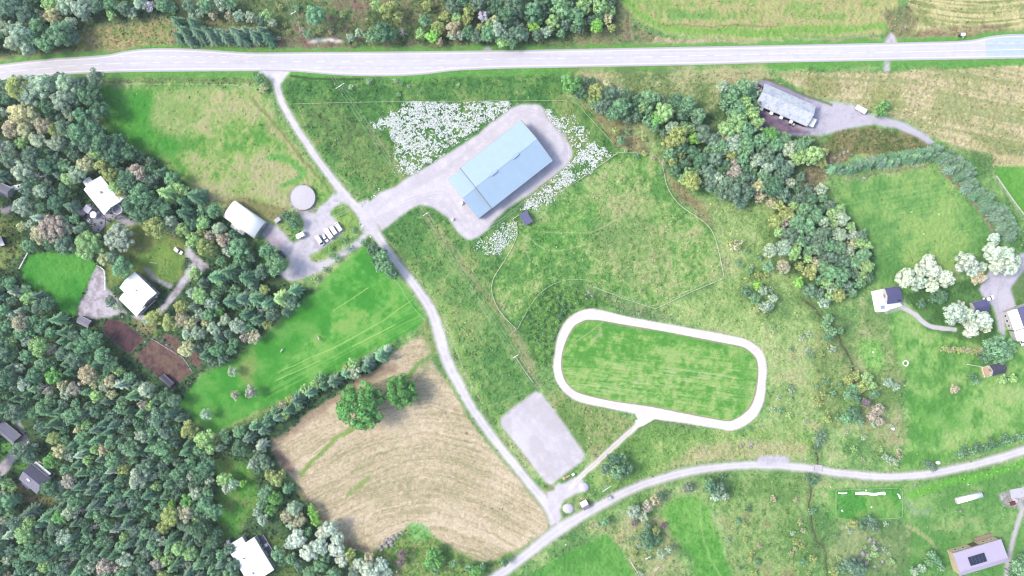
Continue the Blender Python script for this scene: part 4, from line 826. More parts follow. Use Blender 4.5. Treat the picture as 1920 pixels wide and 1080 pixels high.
TS([(662,682,12,'lg'),(650,690,10,'yg'),(665,698,14,'gr'),(600,708,11,'mg'),(590,720,10,'lg'),(570,730,10,'lg'),(545,748,10,'yg'),(530,760,9,'tn'),(515,770,10,'mg'),(560,762,10,'mg'),(535,780,9,'lg')], group=g)
g = 'two broad crowns in the stubble'
TS([(676,762,45,'fg'),(750,735,34,'fg')], group=g)
g = 'trees around the farmyard'
TS([(537,404,11,'dg'),(551,419,12,'dg'),(518,497,20,'mg'),(500,470,15,'mg'),(508,488,12,'bg'),(490,510,14,'bl'),(700,468,14,'dg'),(715,480,14,'mg'),(705,488,12,'dg'),(725,500,14,'mg'),(738,515,12,'dg'),(712,500,12,'mg')], group=g)
for (x, y, r, t) in [(655,466,8,'mg'),(622,452+28,8,'mg'),(662,430,7,'mg'),(645,450,8,'mg'),(620,466,7,'bg'),(590,522,9,'lg'),(632,485,8,'mg'),(610,505,7,'mg'),(680,455,8,'mg'),(488,150,13,'mg'),(495,165,9,'tn'),(480,140,8,'mg')]: T(x, y, r, t, B_, 'bushes beside the farm drive')
g = 'tree belt right of the hall'
TS([(1072,158,20,'bg'),(1088,172,14,'dg'),(1060,148,10,'mg'),(1118,168,14,'yg'),(1108,180,12,'yg'),(1122,182,10,'vg'),(1142,178,16,'bl'),(1130,200,16,'bl'),(1165,200,18,'mg'),(1150,212,16,'mg'),(1175,190,10,'dg'),(1155,245,8,'yg'),(1165,262,10,'mg'),
 (1218,185,18,'mg'),(1205,200,12,'lg'),(1245,210,19,'lg'),(1235,222,14,'bg'),(1268,190,16,'dg'),(1290,195,16,'mg'),(1280,212,14,'dg'),(1310,215,15,'mg'),(1305,230,12,'bl'),(1215,225,12,'mg'),(1228,238,10,'mg'),(1262,240,14,'gr'),(1272,255,20,'yg'),(1255,268,14,'yg'),(1300,260,12,'vg'),(1278,275,14,'dg'),(1300,285,14,'dg'),(1245,250,10,'bl'),(1320,250,18,'bl'),(1340,262,16,'bl'),
 (1395,165,18,'mg'),(1375,180,16,'mg'),(1398,190,14,'lg'),(1410,178,12,'mg'),(1358,195,12,'mg'),(1385,205,16,'mg'),(1410,210,14,'lg'),(1370,165,10,'mg'),
 (1365,240,18,'lg'),(1385,228,18,'lg'),(1400,245,18,'mg'),(1420,232,14,'lg'),(1350,275,18,'mg'),(1375,270,18,'gr'),(1400,275,18,'mg'),(1425,265,16,'mg'),(1445,252,16,'bg'),(1455,270,16,'mg'),(1470,260,14,'mg'),(1480,280,16,'gr'),(1500,275,16,'mg'),(1515,265,12,'mg'),(1500,295,16,'lg'),(1525,290,18,'lg'),(1540,305,12,'yg'),(1545,285,10,'yg'),(1440,290,16,'bl'),(1460,305,16,'bl'),(1420,300,14,'gr'),(1480,310,12,'gr'),(1340,300,16,'bl'),(1360,312,14,'dg'),(1315,300,16,'dg'),(1330,322,16,'bl'),
 (1298,340,18,'yg'),(1282,335,12,'lg'),(1308,318,10,'mg'),(1330,345,14,'bl'),(1345,335,14,'gr'),(1362,345,18,'bl'),(1390,340,18,'bl'),(1375,362,18,'bl'),(1400,360,16,'bl'),(1355,365,12,'bl'),(1350,318,9,'vg'),(1275,285,12,'yg'),(1262,302,10,'yg'),(1283,305,12,'dg'),(1410,335,12,'bl'),(1395,320,12,'dg')], group=g)
g = 'trees left of the mown pitch'
TS([(1475,318,14,'bl'),(1450,350,20,'dg'),(1470,365,14,'bl'),(1460,385,12,'yg'),(1475,400,14,'yg'),(1500,370,12,'bl'),(1515,355,12,'bl'),(1540,355,12,'gr'),(1508,392,14,'mg'),(1530,405,14,'mg'),(1495,415,16,'mg'),(1515,425,16,'mg'),(1545,415,12,'gr'),(1560,400,12,'lg'),(1580,410,14,'gr'),(1575,392,12,'lg'),(1595,425,10,'lg'),(1600,440,12,'gr'),(1575,440,14,'gr'),(1555,435,12,'bl'),(1540,440,16,'bl'),(1480,440,16,'bl'),(1500,450,14,'mg'),(1520,448,12,'bl'),(1470,465,16,'gr'),(1490,475,14,'lg'),(1518,470,12,'mg'),(1535,465,14,'bl'),(1555,460,14,'mg'),(1575,465,14,'mg'),(1592,470,12,'gr'),(1612,455,12,'lg'),(1625,440+20,12,'lg'),(1620,478,14,'mg'),(1600,490,14,'mg'),(1580,490,14,'bl'),(1560,485,14,'bl'),(1545,500,14,'mg'),(1560,512,16,'mg'),(1580,515,16,'mg'),(1600,512,12,'bl'),(1625,500,14,'lg'),(1612,530,12,'mg'),(1590,535,12,'bl'),(1570,535,12,'mg'),(1550,532,12,'lg'),(1515,485,10,'lg'),(1500,500,10,'yg'),(1520,510,14,'yg'),(1498,530,11,'vg'),(1470,500,14,'tn'),(1535,550,12,'bl'),(1455,415,14,'yg'),(1462,435,12,'lg'),(1445,470,14,'gr'),(1520,545,14,'bl'),(1545,568,12,'gr'),(1440,500,12,'mg')], group=g)
TS([(1380,460,14,'yl'),(1370,455,9,'yg')], group='pale bushes beside the pasture fence', kind=B_)
# hedges
def hedge(pts, w, n, group, tones, r=(7, 10)):
    c = catmull(pts, 8); L_ = [0]
    for a, b in zip(c[:-1], c[1:]): L_.append(L_[-1] + math.hypot(b[0]-a[0], b[1]-a[1]))
    for k in range(n):
        s = L_[-1]*(k+0.5)/n; x = np.interp(s, L_, [p[0] for p in c]); y = np.interp(s, L_, [p[1] for p in c])
        T(x + rng.uniform(-1,1)*w/2, y + rng.uniform(-1,1)*w/2, rng.uniform(*r), rng.choice(tones), 'young_spruce', group)
hedge([(1562,322),(1600,312),(1640,303),(1690,296),(1730,290),(1760,284)], 14, 64, 'clipped conifers of the hedge above the mown pitch', ['mg','dg','dg','bl'], (8, 11))
hedge([(1765,290),(1800,315),(1830,350),(1860,385),(1885,415),(1905,445)], 24, 96, 'conifers of the broad hedge right of the mown pitch', ['dg','bl','dg','bl'], (9, 12))
g = 'silvery willows by the right hand drive'
TS([(1700,522,20,'sv'),(1722,530,16,'sv'),(1742,492,16,'sv'),(1750,508,16,'sv'),(1775,522,16,'sv'),(1748,535,14,'sv'),(1725,508,14,'sv'),(1812,492,20,'sv'),(1822,505,14,'sv'),(1842,500,10,'sv'),(1865,448,12,'sv'),(1862,472,18,'sv'),(1885,478,18,'sv'),(1895,500,18,'sv'),(1870,498,16,'sv'),(1905,488,12,'sv'),(1790,588,20,'sv'),(1815,592,16,'sv'),(1842,600,18,'sv'),(1820,618,16,'sv'),(1800,572+6,14,'sv'),(1850,612,12,'sv')], group=g, kind=W_)
g = 'silvery willows by the lower house'
TS([(558,1010,18,'sv'),(545,1020,12,'sv'),(580,1035,18,'sv'),(600,1025,16,'sv'),(620,990,16,'sv'),(605,1000,14,'sv'),(632,1010,14,'sv'),(630,1030,16,'sv'),(640,1050,14,'sv'),(672,1060,14,'sv'),(665,1075,14,'gr'),(690,1070,16,'sv'),(715,1060,14,'sv'),(705,1078,16,'sv'),(725,1075,12,'sv')], group=g, kind=W_)
g = 'trees in the gardens on the right'
TS([(1870,650,22,'mg'),(1880,665,18,'mg'),(1850,668,14,'dg'),(1895,650,14,'mg'),(1765,555,14,'dg'),(1728,570,10,'dg'),(1750,560,10,'dg'),(1825,708,9,'dg'),(1790,730,10,'tn'),(1880,712,10,'lg'),(1835,520,14,'tn'),(1830,715,8,'mg'),(1900,710,9,'lg')], group=g)
for k in range(9): T(1772+k*8.5, 655+0.4*k+rng.uniform(-2,2), 7.5, 'tn' if k % 3 else 'yg', B_, 'bushes of the low tan hedge')
g = 'bushes beside the lane'
TS([(1744,873,10,'bl'),(1752,878,8,'bl'),(1738,868,7,'bl'),(1670,862,10,'gr'),(1680,868,8,'gr'),(1660,855,7,'gr'),(1537,825,13,'bl'),(1530,838,10,'dg'),(1540,812,10,'bl'),(1515,895,10,'dg'),(1530,898,10,'dg'),(1522,905,9,'dg'),(1355,895,9,'dg'),(1620,912-20,0,'dg')][:-1], group=g, kind=B_)
hedge2 = [(1800,852),(1812,850),(1825,846),(1838,843),(1850,840),(1862,836),(1875,832),(1888,828),(1900,824),(1912,820),(1925,816),(1806,842),(1832,836),(1858,829),(1884,820)]
for x, y in hedge2: T(x, y, 9, rng.choice(['dg','mg','dg']), B_, 'bushes of the dark hedge above the lane')
g = 'trees below the oval track'
TS([(1150,862,14,'dg'),(1135,880,12,'bl'),(1158,885,16,'mg'),(1175,880,14,'dg'),(1165,860,12,'mg'),(1148,870,10,'bl'),(1335,912,14,'dg'),(1350,918,14,'bl'),(1342,930,12,'gr'),(1358,930,10,'gr'),(1290,915,11,'ds'),(1188,960,14,'gr'),(1205,968,11,'gr'),(1215,950,12,'pk'),(1230,938,12,'tn'),(1240,930,10,'dg'),(1215,985,9,'bl'),(1230,996,8,'yg'),(1212,998,8,'mg'),(1212,1012,14,'dg'),(1228,1010,12,'dg'),(1218,1025,10,'mg'),(1135,980,10,'mg'),(1240,1040,10,'gr'),(1255,1030,8,'gr'),(1190,980,8,'pu'),(1245,985,7,'pu')], group=g)
for t in TREES[-27:]:
    if t[4] in ('ds', 'pu'): t[3] = B_ if t[4] == 'pu' else W_; t[4] = 'gr' if t[4] == 'ds' else 'pu'
g = 'trees along the creek'
TS([(1553,598,11,'mg'),(1548,608,9,'mg'),(1560,622,12,'mg'),(1552,632,10,'dg'),(1575,620,8,'mg'),(1592,712,10,'yg'),(1605,705,10,'yg'),(1625,708,12,'lg'),(1618,725,12,'yg'),(1600,728,11,'mg'),(1635,722,10,'lg'),(1640,740,10,'mg'),(1590,740,10,'mg'),(1665,718,10,'gr'),(1680,725,9,'gr'),(1605,745,12,'dg'),(1625,755,10,'pu'),(1648,768,12,'pk'),(1635,780,10,'pk'),(1600,775,14,'dg'),(1588,785,12,'mg'),(1612,790,10,'mg'),(1650,790,9,'pk'),(1415,560,12,'mg'),(1400,545,12,'dg'),(1430,545,10,'gr'),(1435,575,12,'gr'),(1450,560,10,'gr'),(1420,535,9,'vg'),(1445,575,8,'gr')], group=g)
g = 'trees around the lower left house'
TS([(812,1038,13,'bg'),(805,1055,12,'bg'),(822,1052,12,'bg'),(816,1070,9,'mg'),(753,1040,10,'pu'),(752,1055,9,'pu'),(893,1075,14,'bg'),(880,1065,9,'mg'),(946,1054,9,'dg'),(552,955,16,'gr'),(540,968,14,'tn'),(560,975,14,'tn'),(548,985,11,'gr'),(588,965,11,'vg'),(592,978,9,'vg'),(583,952,8,'vg'),(515,935,14,'bg'),(498,925,14,'mg'),(508,955,12,'bg'),(490,945,12,'mg'),(518,900,13,'yg'),(505,890,12,'yg'),(500,870,14,'bl'),(485,855,14,'bl'),(528,890,10,'yg'),(492,975,12,'gr'),(482,960,10,'gr'),(520,1038,14,'mg'),(545,1048,12,'mg'),(530,1055,10,'dg'),(420,900,14,'lg'),(436,908,12,'gr'),(425,915,12,'gr'),(455,907,8,'vg'),(600,1060,14,'mg'),(612,1045,10,'dg'),(850,1058,8,'mg'),(905,1062,7,'mg'),(430,1030,12,'bl'),(435,1060,14,'bl'),(560,1060,12,'bl'),(400,960,16,'mg'),(385,945,16,'mg'),(370,955,14,'mg'),(350,940,14,'bg'),(405,820,12,'yg'),(420,815,12,'mg'),(322,945,8,'vg'),(425,825,10,'mg')], group=g)
g = 'trees at the lower right edge'
TS([(1630,978,12,'bl'),(1618,985,11,'dg'),(1640,988,10,'bl'),(1600,982,9,'yg'),(1595,1060,14,'bl'),(1610,1070,14,'bl'),(1580,1065,12,'dg'),(1565,1072,10,'yg'),(1748,1040,9,'mg'),(1758,1052,8,'mg'),(1742,1055,8,'mg'),(1765,1065,8,'mg'),(1730,1065,9,'gr'),(1715,1072,9,'gr'),(1912,1065,16,'mg'),(1900,1075,12,'dg'),(1918,1045,8,'mg'),(1640,1040,7,'lg'),(1640,1028,6,'gr')], group=g)
T(1655,203,17,'bg',B_,'trees in the gardens on the right'); T(1648,212,10,'bg',B_,'trees in the gardens on the right'); T(1662,196,10,'mg',B_,'trees in the gardens on the right')
T(38,845,18,'bl',None,'trees around the cottages'); T(52,855,16,'bl',None,'trees around the cottages'); T(25,775,18,'bl',None,'trees around the cottages'); T(60,842,12,'dg',None,'trees around the cottages'); T(10,905,12,'lg',None,'trees around the cottages'); T(22,915,9,'lg',None,'trees around the cottages')
for (x, y) in [(98,1046),(180,987),(150,958),(80,725),(225,945),(350,1056),(130,1055)]: T(x, y, 9, 'ds', 'dead', 'leafless trees')
# --- the dense woods
KEEP = [   # places kept free of forest trees (px polygons)
 [(155,325),(185,325),(232,385),(215,402),(262,418),(205,418),(190,445),(150,410),(150,350)],
 [(188,470),(225,458),(250,415),(300,440),(350,455),(402,495),(400,510),(380,520),(330,560),(312,600),(385,680),(322,735),(188,640),(186,600),(140,618),(130,600),(38,510),(55,472),(140,470),(185,485)],
 [(415,376),(445,370),(510,425),(545,500),(560,530),(510,530),(470,455),(415,415)],
 [(0,790),(40,770),(50,800),(95,835),(70,855),(100,895),(65,935),(20,915),(-10,890)], [(0,335),(32,335),(35,372),(0,375)], [(0,385),(26,382),(25,405),(40,450),(45,475),(0,505)],
 [(400,855),(440,848),(475,880),(490,935),(480,975),(515,1005),(520,1040),(490,1080),(430,1040),(425,1010),(402,960)],
 LU, ST, [(100,930),(50,925),(40,945),(110,950)]]
def pin(p, poly):
    x, y = p; r = False; n = len(poly)
    for i in range(n):
        x1, y1 = poly[i]; x2, y2 = poly[(i+1) % n]
        if (y1 > y) != (y2 > y) and x < (x2-x1)*(y-y1)/(y2-y1) + x1: r = not r
    return r
def fill(poly, group, mixw, rmin, rmax, spr=0.35, tries=9000, gap=0.82, sprr=(9.5, 14)):
    xs = [p[0] for p in poly]; ys = [p[1] for p in poly]; n0 = len(TREES)
    for _ in range(tries):
        x = rng.uniform(min(xs), max(xs)); y = rng.uniform(min(ys), max(ys))
        if not pin((x, y), poly): continue
        if any(pin((x+ox, y+oy), k) for k in KEEP for ox, oy in ((0,0),(9,0),(-9,0),(0,9),(0,-9))): continue
        cl = vn(np.float32(x/70), np.float32(y/70), 91)
        isS = rng.random() < spr*(1.7 if cl > 0.5 else 0.5)
        r = rng.uniform(*sprr) if isS else rng.uniform(rmin, rmax)
        ok = True
        for t in TREES:
            if abs(t[0]-x) < 40 and abs(t[1]-y) < 40 and math.hypot(t[0]-x, t[1]-y) < (t[2]+r)*gap: ok = False; break
        if not ok: continue
        tone = rng.choices(list(mixw), list(mixw.values()))[0]
        if not isS and vn(np.float32(x/38), np.float32(y/38), 93) > 0.70: tone = rng.choice(['yl','tn','gr','pk','lg','yg'])
        if isS: tone = rng.choices(['dg','bl','mg','gr'], [4,5,2,1])[0]
        T(x, y, r, tone, S_ if isS else None, group)
    return len(TREES) - n0
MIXL = {'dg': 5, 'bl': 6, 'mg': 8, 'gr': 2.5, 'lg': 1.2, 'bg': 0.5}
nA = fill([(-25,150),(180,145),(190,235),(240,275),(300,305),(348,345),(380,395),(415,410),(470,465),(500,500),(560,545),(550,580),(480,635),(430,670),(375,690),(340,650),(290,600),(230,440),(200,470),(150,480),(40,470),(-25,440)], 'trees of the upper left wood', MIXL, 9.5, 19, 0.16, 14000, 0.72)
nB = fill([(-30,505),(60,545),(130,600),(200,655),(260,725),(325,745),(345,790),(400,818),(490,800),(500,840),(535,890),(545,925),(480,960),(430,1095),(-30,1095)], 'trees of the lower left wood', MIXL, 9.5, 19, 0.26, 22000, 0.70)
nC = fill([(-25,-25),(170,-25),(150,30),(140,85),(-25,90)], 'trees at the upper left corner', MIXL, 10, 15, 0.1, 1500)
nD = fill([(560,1000),(640,960),(700,1045),(650,1090),(560,1090)], 'trees around the lower left house', MIXL, 9, 13, 0.1, 600)
nE = fill([(1200,178),(1290,180),(1325,235),(1345,250),(1400,240),(1440,250),(1500,255),(1548,280),(1545,305),(1500,310),(1470,330),(1425,360),(1390,385),(1345,365),(1270,345),(1255,300),(1240,255),(1205,225)], 'tree belt right of the hall', MIXL, 10, 15, 0.0, 2500, 0.62)
nI = fill([(1400,330),(1440,300),(1500,330),(1530,360),(1560,385),(1530,400),(1470,390),(1425,375)], 'tree belt right of the hall', MIXL, 9, 13, 0.0, 1200, 0.66)
nJ = fill([(1060,140),(1110,150),(1180,170),(1200,185),(1195,225),(1150,225),(1100,185)], 'tree belt right of the hall', MIXL, 9, 13, 0.0, 800, 0.66)
nF = fill([(1455,355),(1530,390),(1600,420),(1635,460),(1632,520),(1600,550),(1550,560),(1520,500),(1470,470),(1455,420)], 'trees left of the mown pitch', MIXL, 9, 14, 0.0, 2500, 0.62)
nG = fill([(1350,160),(1400,150),(1425,165),(1412,235),(1370,215)], 'tree belt right of the hall', MIXL, 9, 13, 0.0, 600, 0.62)
nH = fill([(820,-20),(1150,-20),(1140,40),(1090,55),(960,82),(880,75),(840,60)], 'trees along the north side of the main road', MIXL, 9, 14, 0.0, 1500, 0.64)
# scrub bushes out in the open
def scrub(poly, n, group, tones, r=(4, 8)):
    xs = [p[0] for p in poly]; ys = [p[1] for p in poly]; k = 0
    for _ in range(n*30):
        if k >= n: break
        x = rng.uniform(min(xs), max(xs)); y = rng.uniform(min(ys), max(ys))
        if pin((x, y), poly) and all(math.hypot(t[0]-x, t[1]-y) > (t[2]*0.6 + 4) for t in TREES if abs(t[0]-x) < 50):
            T(x, y, rng.uniform(*r), rng.choice(tones), B_, group); k += 1
scrub([(985,575),(1020,545),(1080,545),(1090,570),(1050,600),(1035,660),(1015,690),(1000,640)], 30, 'scrub bushes left of the oval track', ['mg','bg','dg','bg'], (4, 7))
scrub([(1440,600),(1520,620),(1540,720),(1530,790),(1450,800)], 14, 'scrub bushes right of the oval track', ['gr','mg','lg'], (5, 8))
scrub([(1500,650),(1570,650),(1590,790),(1540,800)], 14, 'scrub bushes near the creek', ['gr','mg','yg'], (5, 9))
scrub([(1430,910),(1520,900),(1530,1080),(1420,1080)], 14, 'scrub bushes below the lane', ['yg','mg','gr','tn'], (5, 9))
scrub([(1340,960),(1440,950),(1450,1080),(1380,1080)], 12, 'scrub bushes below the lane', ['yg','mg','dg'], (5, 8))
scrub([(1080,980),(1200,980),(1250,1080),(1200,1080),(1150,1000)], 10, 'scrub bushes beside the green field', ['yg','mg','gr'], (4, 7))
scrub([(500,10),(640,5),(650,60),(520,75)], 12, 'scrub bushes on the rough slope', ['yg','mg','tn'], (5, 8))
scrub([(1180,220),(1220,240),(1260,330),(1235,330),(1160,270)], 9, 'scrub bushes at the belt edge', ['yg','tn','mg'], (5, 8))
scrub([(1400,440),(1450,480),(1450,600),(1380,560),(1375,480)], 14, 'scrub bushes behind the pasture', ['gr','yg','mg'], (5, 9))
scrub([(1560,800),(1680,780),(1690,860),(1570,870)], 10, 'scrub bushes above the lane', ['gr','tn','lg'], (5, 8))
scrub([(640,150),(860,150),(860,180),(660,185)], 8, 'scrub bushes along the meadow', ['gr','mg'], (4, 7))
scrub([(1560,980),(1680,980),(1680,1070),(1560,1050)], 10, 'scrub bushes by the rock pile', ['gr','mg','lg'], (4, 7))

# landmarks for the labels
LM = [('the parasol house', 190,370), ('the gravel yard house', 255,548), ('the white barrel roofed hall', 458,414), ('the bare soil beds', 290,670), ('the grey cottage', 62,898),
 ('the brown shed', 12,812), ('the bottom edge house', 473,1040), ('the bright green lawn', 110,525), ('the stubble field corner', 505,835), ('the sunny glade', 445,915), ('the small grey roofed shed', 155,603),
 ('the main road end', 10,138), ('the left edge house', 8,355), ('the lush field tip', 370,780), ('the oval lawn', 310,500), ('the round slurry tank', 569,371),
 ('the bottom left corner', 0,1080), ('the bottom edge', 240,1080), ('the left edge', 0,660), ('the upper pasture corner', 190,200), ('the lower wood centre', 250,880), ('the bleached dead spruce', 130,720),
 ('the blue roofed hall', 945,310), ('the dark field shed', 985,410), ('the old corrugated barn', 1475,195), ('the white farm truck', 1617,205), ('the square mown pitch', 1720,420), ('the terrace cabin', 1668,560), ('the dark roofed garage', 1840,575),
 ('the small black gazebo', 1870,692), ('the lilac roofed barn', 1835,1045), ('the long white tunnel', 1820,935), ('the vegetable plot', 1625,945), ('the riding arena', 1020,820), ('the oval track', 1240,695), ('the little roadside hut', 1096,948), ('the lane bridge', 1533,878),
 ('the bare rock strip', 610,75), ('the main road junction', 515,130), ('the field access', 1668,70), ('the top left corner', 0,0), ('the road lay-by', 1450,860), ('the two broad crowns', 710,750), ('the white fire ring', 1698,681), ('the grey rock pile', 730,1018), ('the stony heap', 1630,1035),
 ('the pasture corner', 1158,287), ('the belt middle', 1330,280), ('the hedge corner', 1762,285)]
DIRW = ['right of', 'up right of', 'above', 'up left of', 'left of', 'down left of', 'below', 'down right of']
ORD = ['', 'second', 'third', 'fourth', 'fifth', 'sixth', 'seventh', 'eighth', 'ninth', 'tenth', 'eleventh', 'twelfth', 'thirteenth', 'fourteenth', 'fifteenth', 'sixteenth', 'seventeenth', 'eighteenth', 'nineteenth', 'twentieth']
def labels(items):
    """items: (px,py,size word,tone word,kind word); ranks like things around the nearest landmark"""
    buck = {}
    for i, (x, y, sz, tone, kind) in enumerate(items):
        lm = min(LM, key=lambda l: math.hypot(l[1]-x, l[2]-y)); a = math.atan2(lm[2]-y, x-lm[1]); d = int(round(a/(math.pi/4))) % 8
        buck.setdefault((sz, tone, kind, lm[0], d), []).append((math.hypot(lm[1]-x, lm[2]-y), i))
    out = [None]*len(items)
    for (sz, tone, kind, lm, d), l in buck.items():
        l.sort()
        for k, (_, i) in enumerate(l):
            base = f"{sz} {tone} {kind} {DIRW[d]} {lm}"
            out[i] = base if len(l) == 1 else f"{base}, {(ORD[k]+' ') if k else ''}nearest it" if k < len(ORD) else base
    return out
def sizew(kind, r):
    if kind == 'dead': return 'bare'
    if kind in ('bush', 'young_spruce'): return 'small' if r < 7 else 'full'
    return 'small' if r < 12 else ('medium' if r < 15.5 else ('large' if r < 22 else 'huge'))
PALE_TONES = ('gr','yl','tn','pk','ds')  # pale crowned broadleaf trees, split off by tone and not by species
def kw(t): return 'birch' if t[3] in ('broad', 'small_broad') and t[4] in PALE_TONES else KINDW[t[3]]
def nw(t): return {'broad': 'pale_broadleaf_tree', 'small_broad': 'young_pale_tree'}[t[3]] if t[3] in ('broad', 'small_broad') and t[4] in PALE_TONES else {'broad': 'broadleaf_tree', 'small_broad': 'young_broadleaf_tree', 'big_broad': 'great_broadleaf_tree'}.get(t[3], NAMEW[t[3]])
items = [(t[0], t[1], sizew(t[3], t[2]), TONES[t[4]][1], kw(t)) for t in TREES]
TL = labels(items)
deadp = [(dead_mesh(300+k).mesh('branches', MT['deadbark'])) for k in range(3)]
UNIT_H = {'small_broad': 7.0, 'broad': 12.0, 'big_broad': 15.0, 'spruce': 11.0, 'young_spruce': 3.8, 'bush': 2.6, 'willow': 12.0}
for t, lab in zip(TREES, TL):
    px, py, r, kind, tone, group = t
    rm = r*M_PX
    if kind == 'dead':
        h = 11.0*r/9; base = P(px, py, 0)*(1 - h*0.6/CAM_H); e = empty('dead_tree', (base.x, base.y, 0), rng.uniform(0, 6.28), lab, 'tree', group); s = r/9
        e.scale = (s, s, s); o = bpy.data.objects.new('branches', rng.choice(deadp)); COL.objects.link(o); o.parent = e; continue
    var, cr, tr = rng.choice(PROTO[kind]); s = rm/var; hs = s*rng.uniform(0.88, 1.12)
    if kind == 'big_broad': hs = max(s*0.9, 0.55)
    if kind == 'small_broad': hs = max(hs, 0.9)
    h = UNIT_H[kind]*hs; zc = h*(0.5 if kind in ('spruce', 'young_spruce') else 0.7)
    k = 1 - zc/CAM_H; b = P(px, py, 0)*k
    e = empty(nw(t), (b.x, b.y, -0.05), rng.uniform(0, 6.28), lab, 'bush' if kind == 'bush' else 'tree', group); e.scale = (s, s, hs)
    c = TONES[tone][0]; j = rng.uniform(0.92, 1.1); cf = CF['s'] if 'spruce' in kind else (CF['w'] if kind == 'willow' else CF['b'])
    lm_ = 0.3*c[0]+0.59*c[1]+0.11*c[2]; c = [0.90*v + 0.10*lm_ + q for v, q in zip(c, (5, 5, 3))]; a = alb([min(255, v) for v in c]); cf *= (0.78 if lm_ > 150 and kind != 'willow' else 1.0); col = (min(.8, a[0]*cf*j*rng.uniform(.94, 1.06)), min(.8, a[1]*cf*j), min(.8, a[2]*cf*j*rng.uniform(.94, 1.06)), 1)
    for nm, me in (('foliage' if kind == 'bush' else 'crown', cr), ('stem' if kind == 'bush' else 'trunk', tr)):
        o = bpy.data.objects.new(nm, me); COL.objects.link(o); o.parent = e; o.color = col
import collections
print('TREES', len(TREES), nA, nB, nC, nD, nE, nF, nG, nH, collections.Counter(nw(t) for t in TREES))
# ------------------------------------------------------------------ ground vegetation nobody could count
def g_at(px, py):
    i = np.clip(((px - GX0)/STEP).astype(int), 0, NXG-1); j = np.clip(((py - GY0)/STEP).astype(int), 0, NYG-1); return j, i
def covermat(name):
    m, nt, b = newmat(name); N = nt.nodes; L = nt.links
    at = N.new('ShaderNodeAttribute'); at.attribute_name = 'cover'; L.new(at.outputs['Color'], b.inputs['Base Color'])
    b.inputs['Roughness'].default_value = 0.9; b.inputs['Specular IOR Level'].default_value = 0.1
    tr = N.new('ShaderNodeBsdfTranslucent'); L.new(at.outputs['Color'], tr.inputs['Color']); mx = N.new('ShaderNodeMixShader'); mx.inputs[0].default_value = 0.25
    L.new(b.outputs[0], mx.inputs[1]); L.new(tr.outputs[0], mx.inputs[2]); L.new(mx.outputs[0], nt.nodes['Material Output'].inputs['Surface']); return m
CM = covermat('grass_blades')
def tufts(name, px, py, size, colour, tilt, label, cat, hz=(0.05, 0.35), r=NR):
    n = len(px); j, i = g_at(px, py)
    c = np.stack([(px-960)*M_PX, (540-py)*M_PX, Z[j, i] + r.uniform(hz[0], hz[1], n)], 1)
    nrm = np.stack([r.normal(0, tilt, n), r.normal(0, tilt, n), np.ones(n)], 1)
    v = cards(c, nrm, 1.0, r)
    v = c.repeat(4, 0) + (v - c.repeat(4, 0))*size.repeat(4)[:, None]
    me = leaf_mesh(name, v, 4, r.rand(n), CM)
    a = me.attributes.new('cover', 'FLOAT_COLOR', 'FACE'); a.data.foreach_set('color', np.concatenate([colour, np.ones((n, 1))], 1).astype(np.float32).reshape(-1))
    o = bpy.data.objects.new(name, me); COL.objects.link(o); return tag(o, label, cat, None, 'stuff')
# rough grass and weeds on everything that is not gravel, road or mown
n = 210000
px = NR.uniform(-20, 1940, n); py = NR.uniform(-20, 1100, n); j, i = g_at(px, py)
dens = (1 - np.clip(FLm[j, i]*1.5, 0, 1))*np.clip(AMP[j, i]*1.3 - 0.45, 0, 1)*np.clip(vn(px/14, py/14, 60)*1.6 - 0.2, 0.1, 1)
for k in ('lush_field', 'track_infield', 'green_lawn', 'stubble_field', 'forest_floor', 'soil_bed', 'ditch'):
    dens[ZONE[j, i] == ZN.index(k)] *= 0.12
ok = NR.rand(n) < dens; px, py, j, i = px[ok], py[ok], j[ok], i[ok]
c = ALB[j, i]*(np.exp(NR.normal(0.10, 0.27, len(px)))[:, None]); dry = (NR.rand(len(px)) < 0.10); c[dry] = c[dry]*0.5 + np.array([0.22, 0.24, 0.15])*0.8
tufts('tall_grass_and_weeds', px, py, NR.uniform(0.22, 0.62, len(px)), np.clip(c, 0.01, 0.7), 0.6, 'tall grass and weeds growing through the rough meadows', 'grass')
# white mayweed
FLW = [([(738,205),(760,196),(800,193),(850,192),(962,190),(960,200),(925,222),(880,255),(840,280),(820,298),(790,312),(765,330),(750,325),(742,300),(748,275),(735,255),(728,240),(700,236),(728,222)], 1.0),
       ([(1018,205),(1030,208),(1045,220),(1065,215),(1075,225),(1095,245),(1115,270),(1150,288),(1135,296),(1105,322),(1060,352),(1020,388),(975,395),(1000,365),(1050,325),(1078,300),(1080,285),(1062,262),(1040,240)], 0.95),
       ([(940,425),(965,415),(970,440),(935,475),(910,478),(885,462),(900,448),(925,435)], 0.45), ([(695,370),(705,352),(718,350),(716,360),(705,370)], 0.6), ([(694,236),(735,226),(740,240),(700,242)], 0.5)]
fx, fy, fs = [], [], []
for poly, d in FLW:
    xs = [p[0] for p in poly]; ys = [p[1] for p in poly]
    m = int((max(xs)-min(xs))*(max(ys)-min(ys))*2.3); x = NR.uniform(min(xs), max(xs), m).astype(np.float32); y = NR.uniform(min(ys), max(ys), m).astype(np.float32)
    wx = (vn(x/9, y/9, 33)-0.5)*14; wy = (vn(x/9, y/9, 34)-0.5)*14
    k = inside(poly, x+wx+NR.normal(0, 2.5, m), y+wy+NR.normal(0, 2.5, m))
    dn = np.clip((vn(x/2.4, y/2.4, 31)*0.65 + vn(x/9, y/5, 32)*0.45 + vn(x/32, y/22, 35)*0.45 - 0.66)*4.0, 0, 1)*d
    j, i = g_at(x, y); dn = dn*(FLAT[j, i] < 0.5)
    k &= NR.rand(m) < dn; fx.append(x[k]); fy.append(y[k]); fs.append(k.sum())
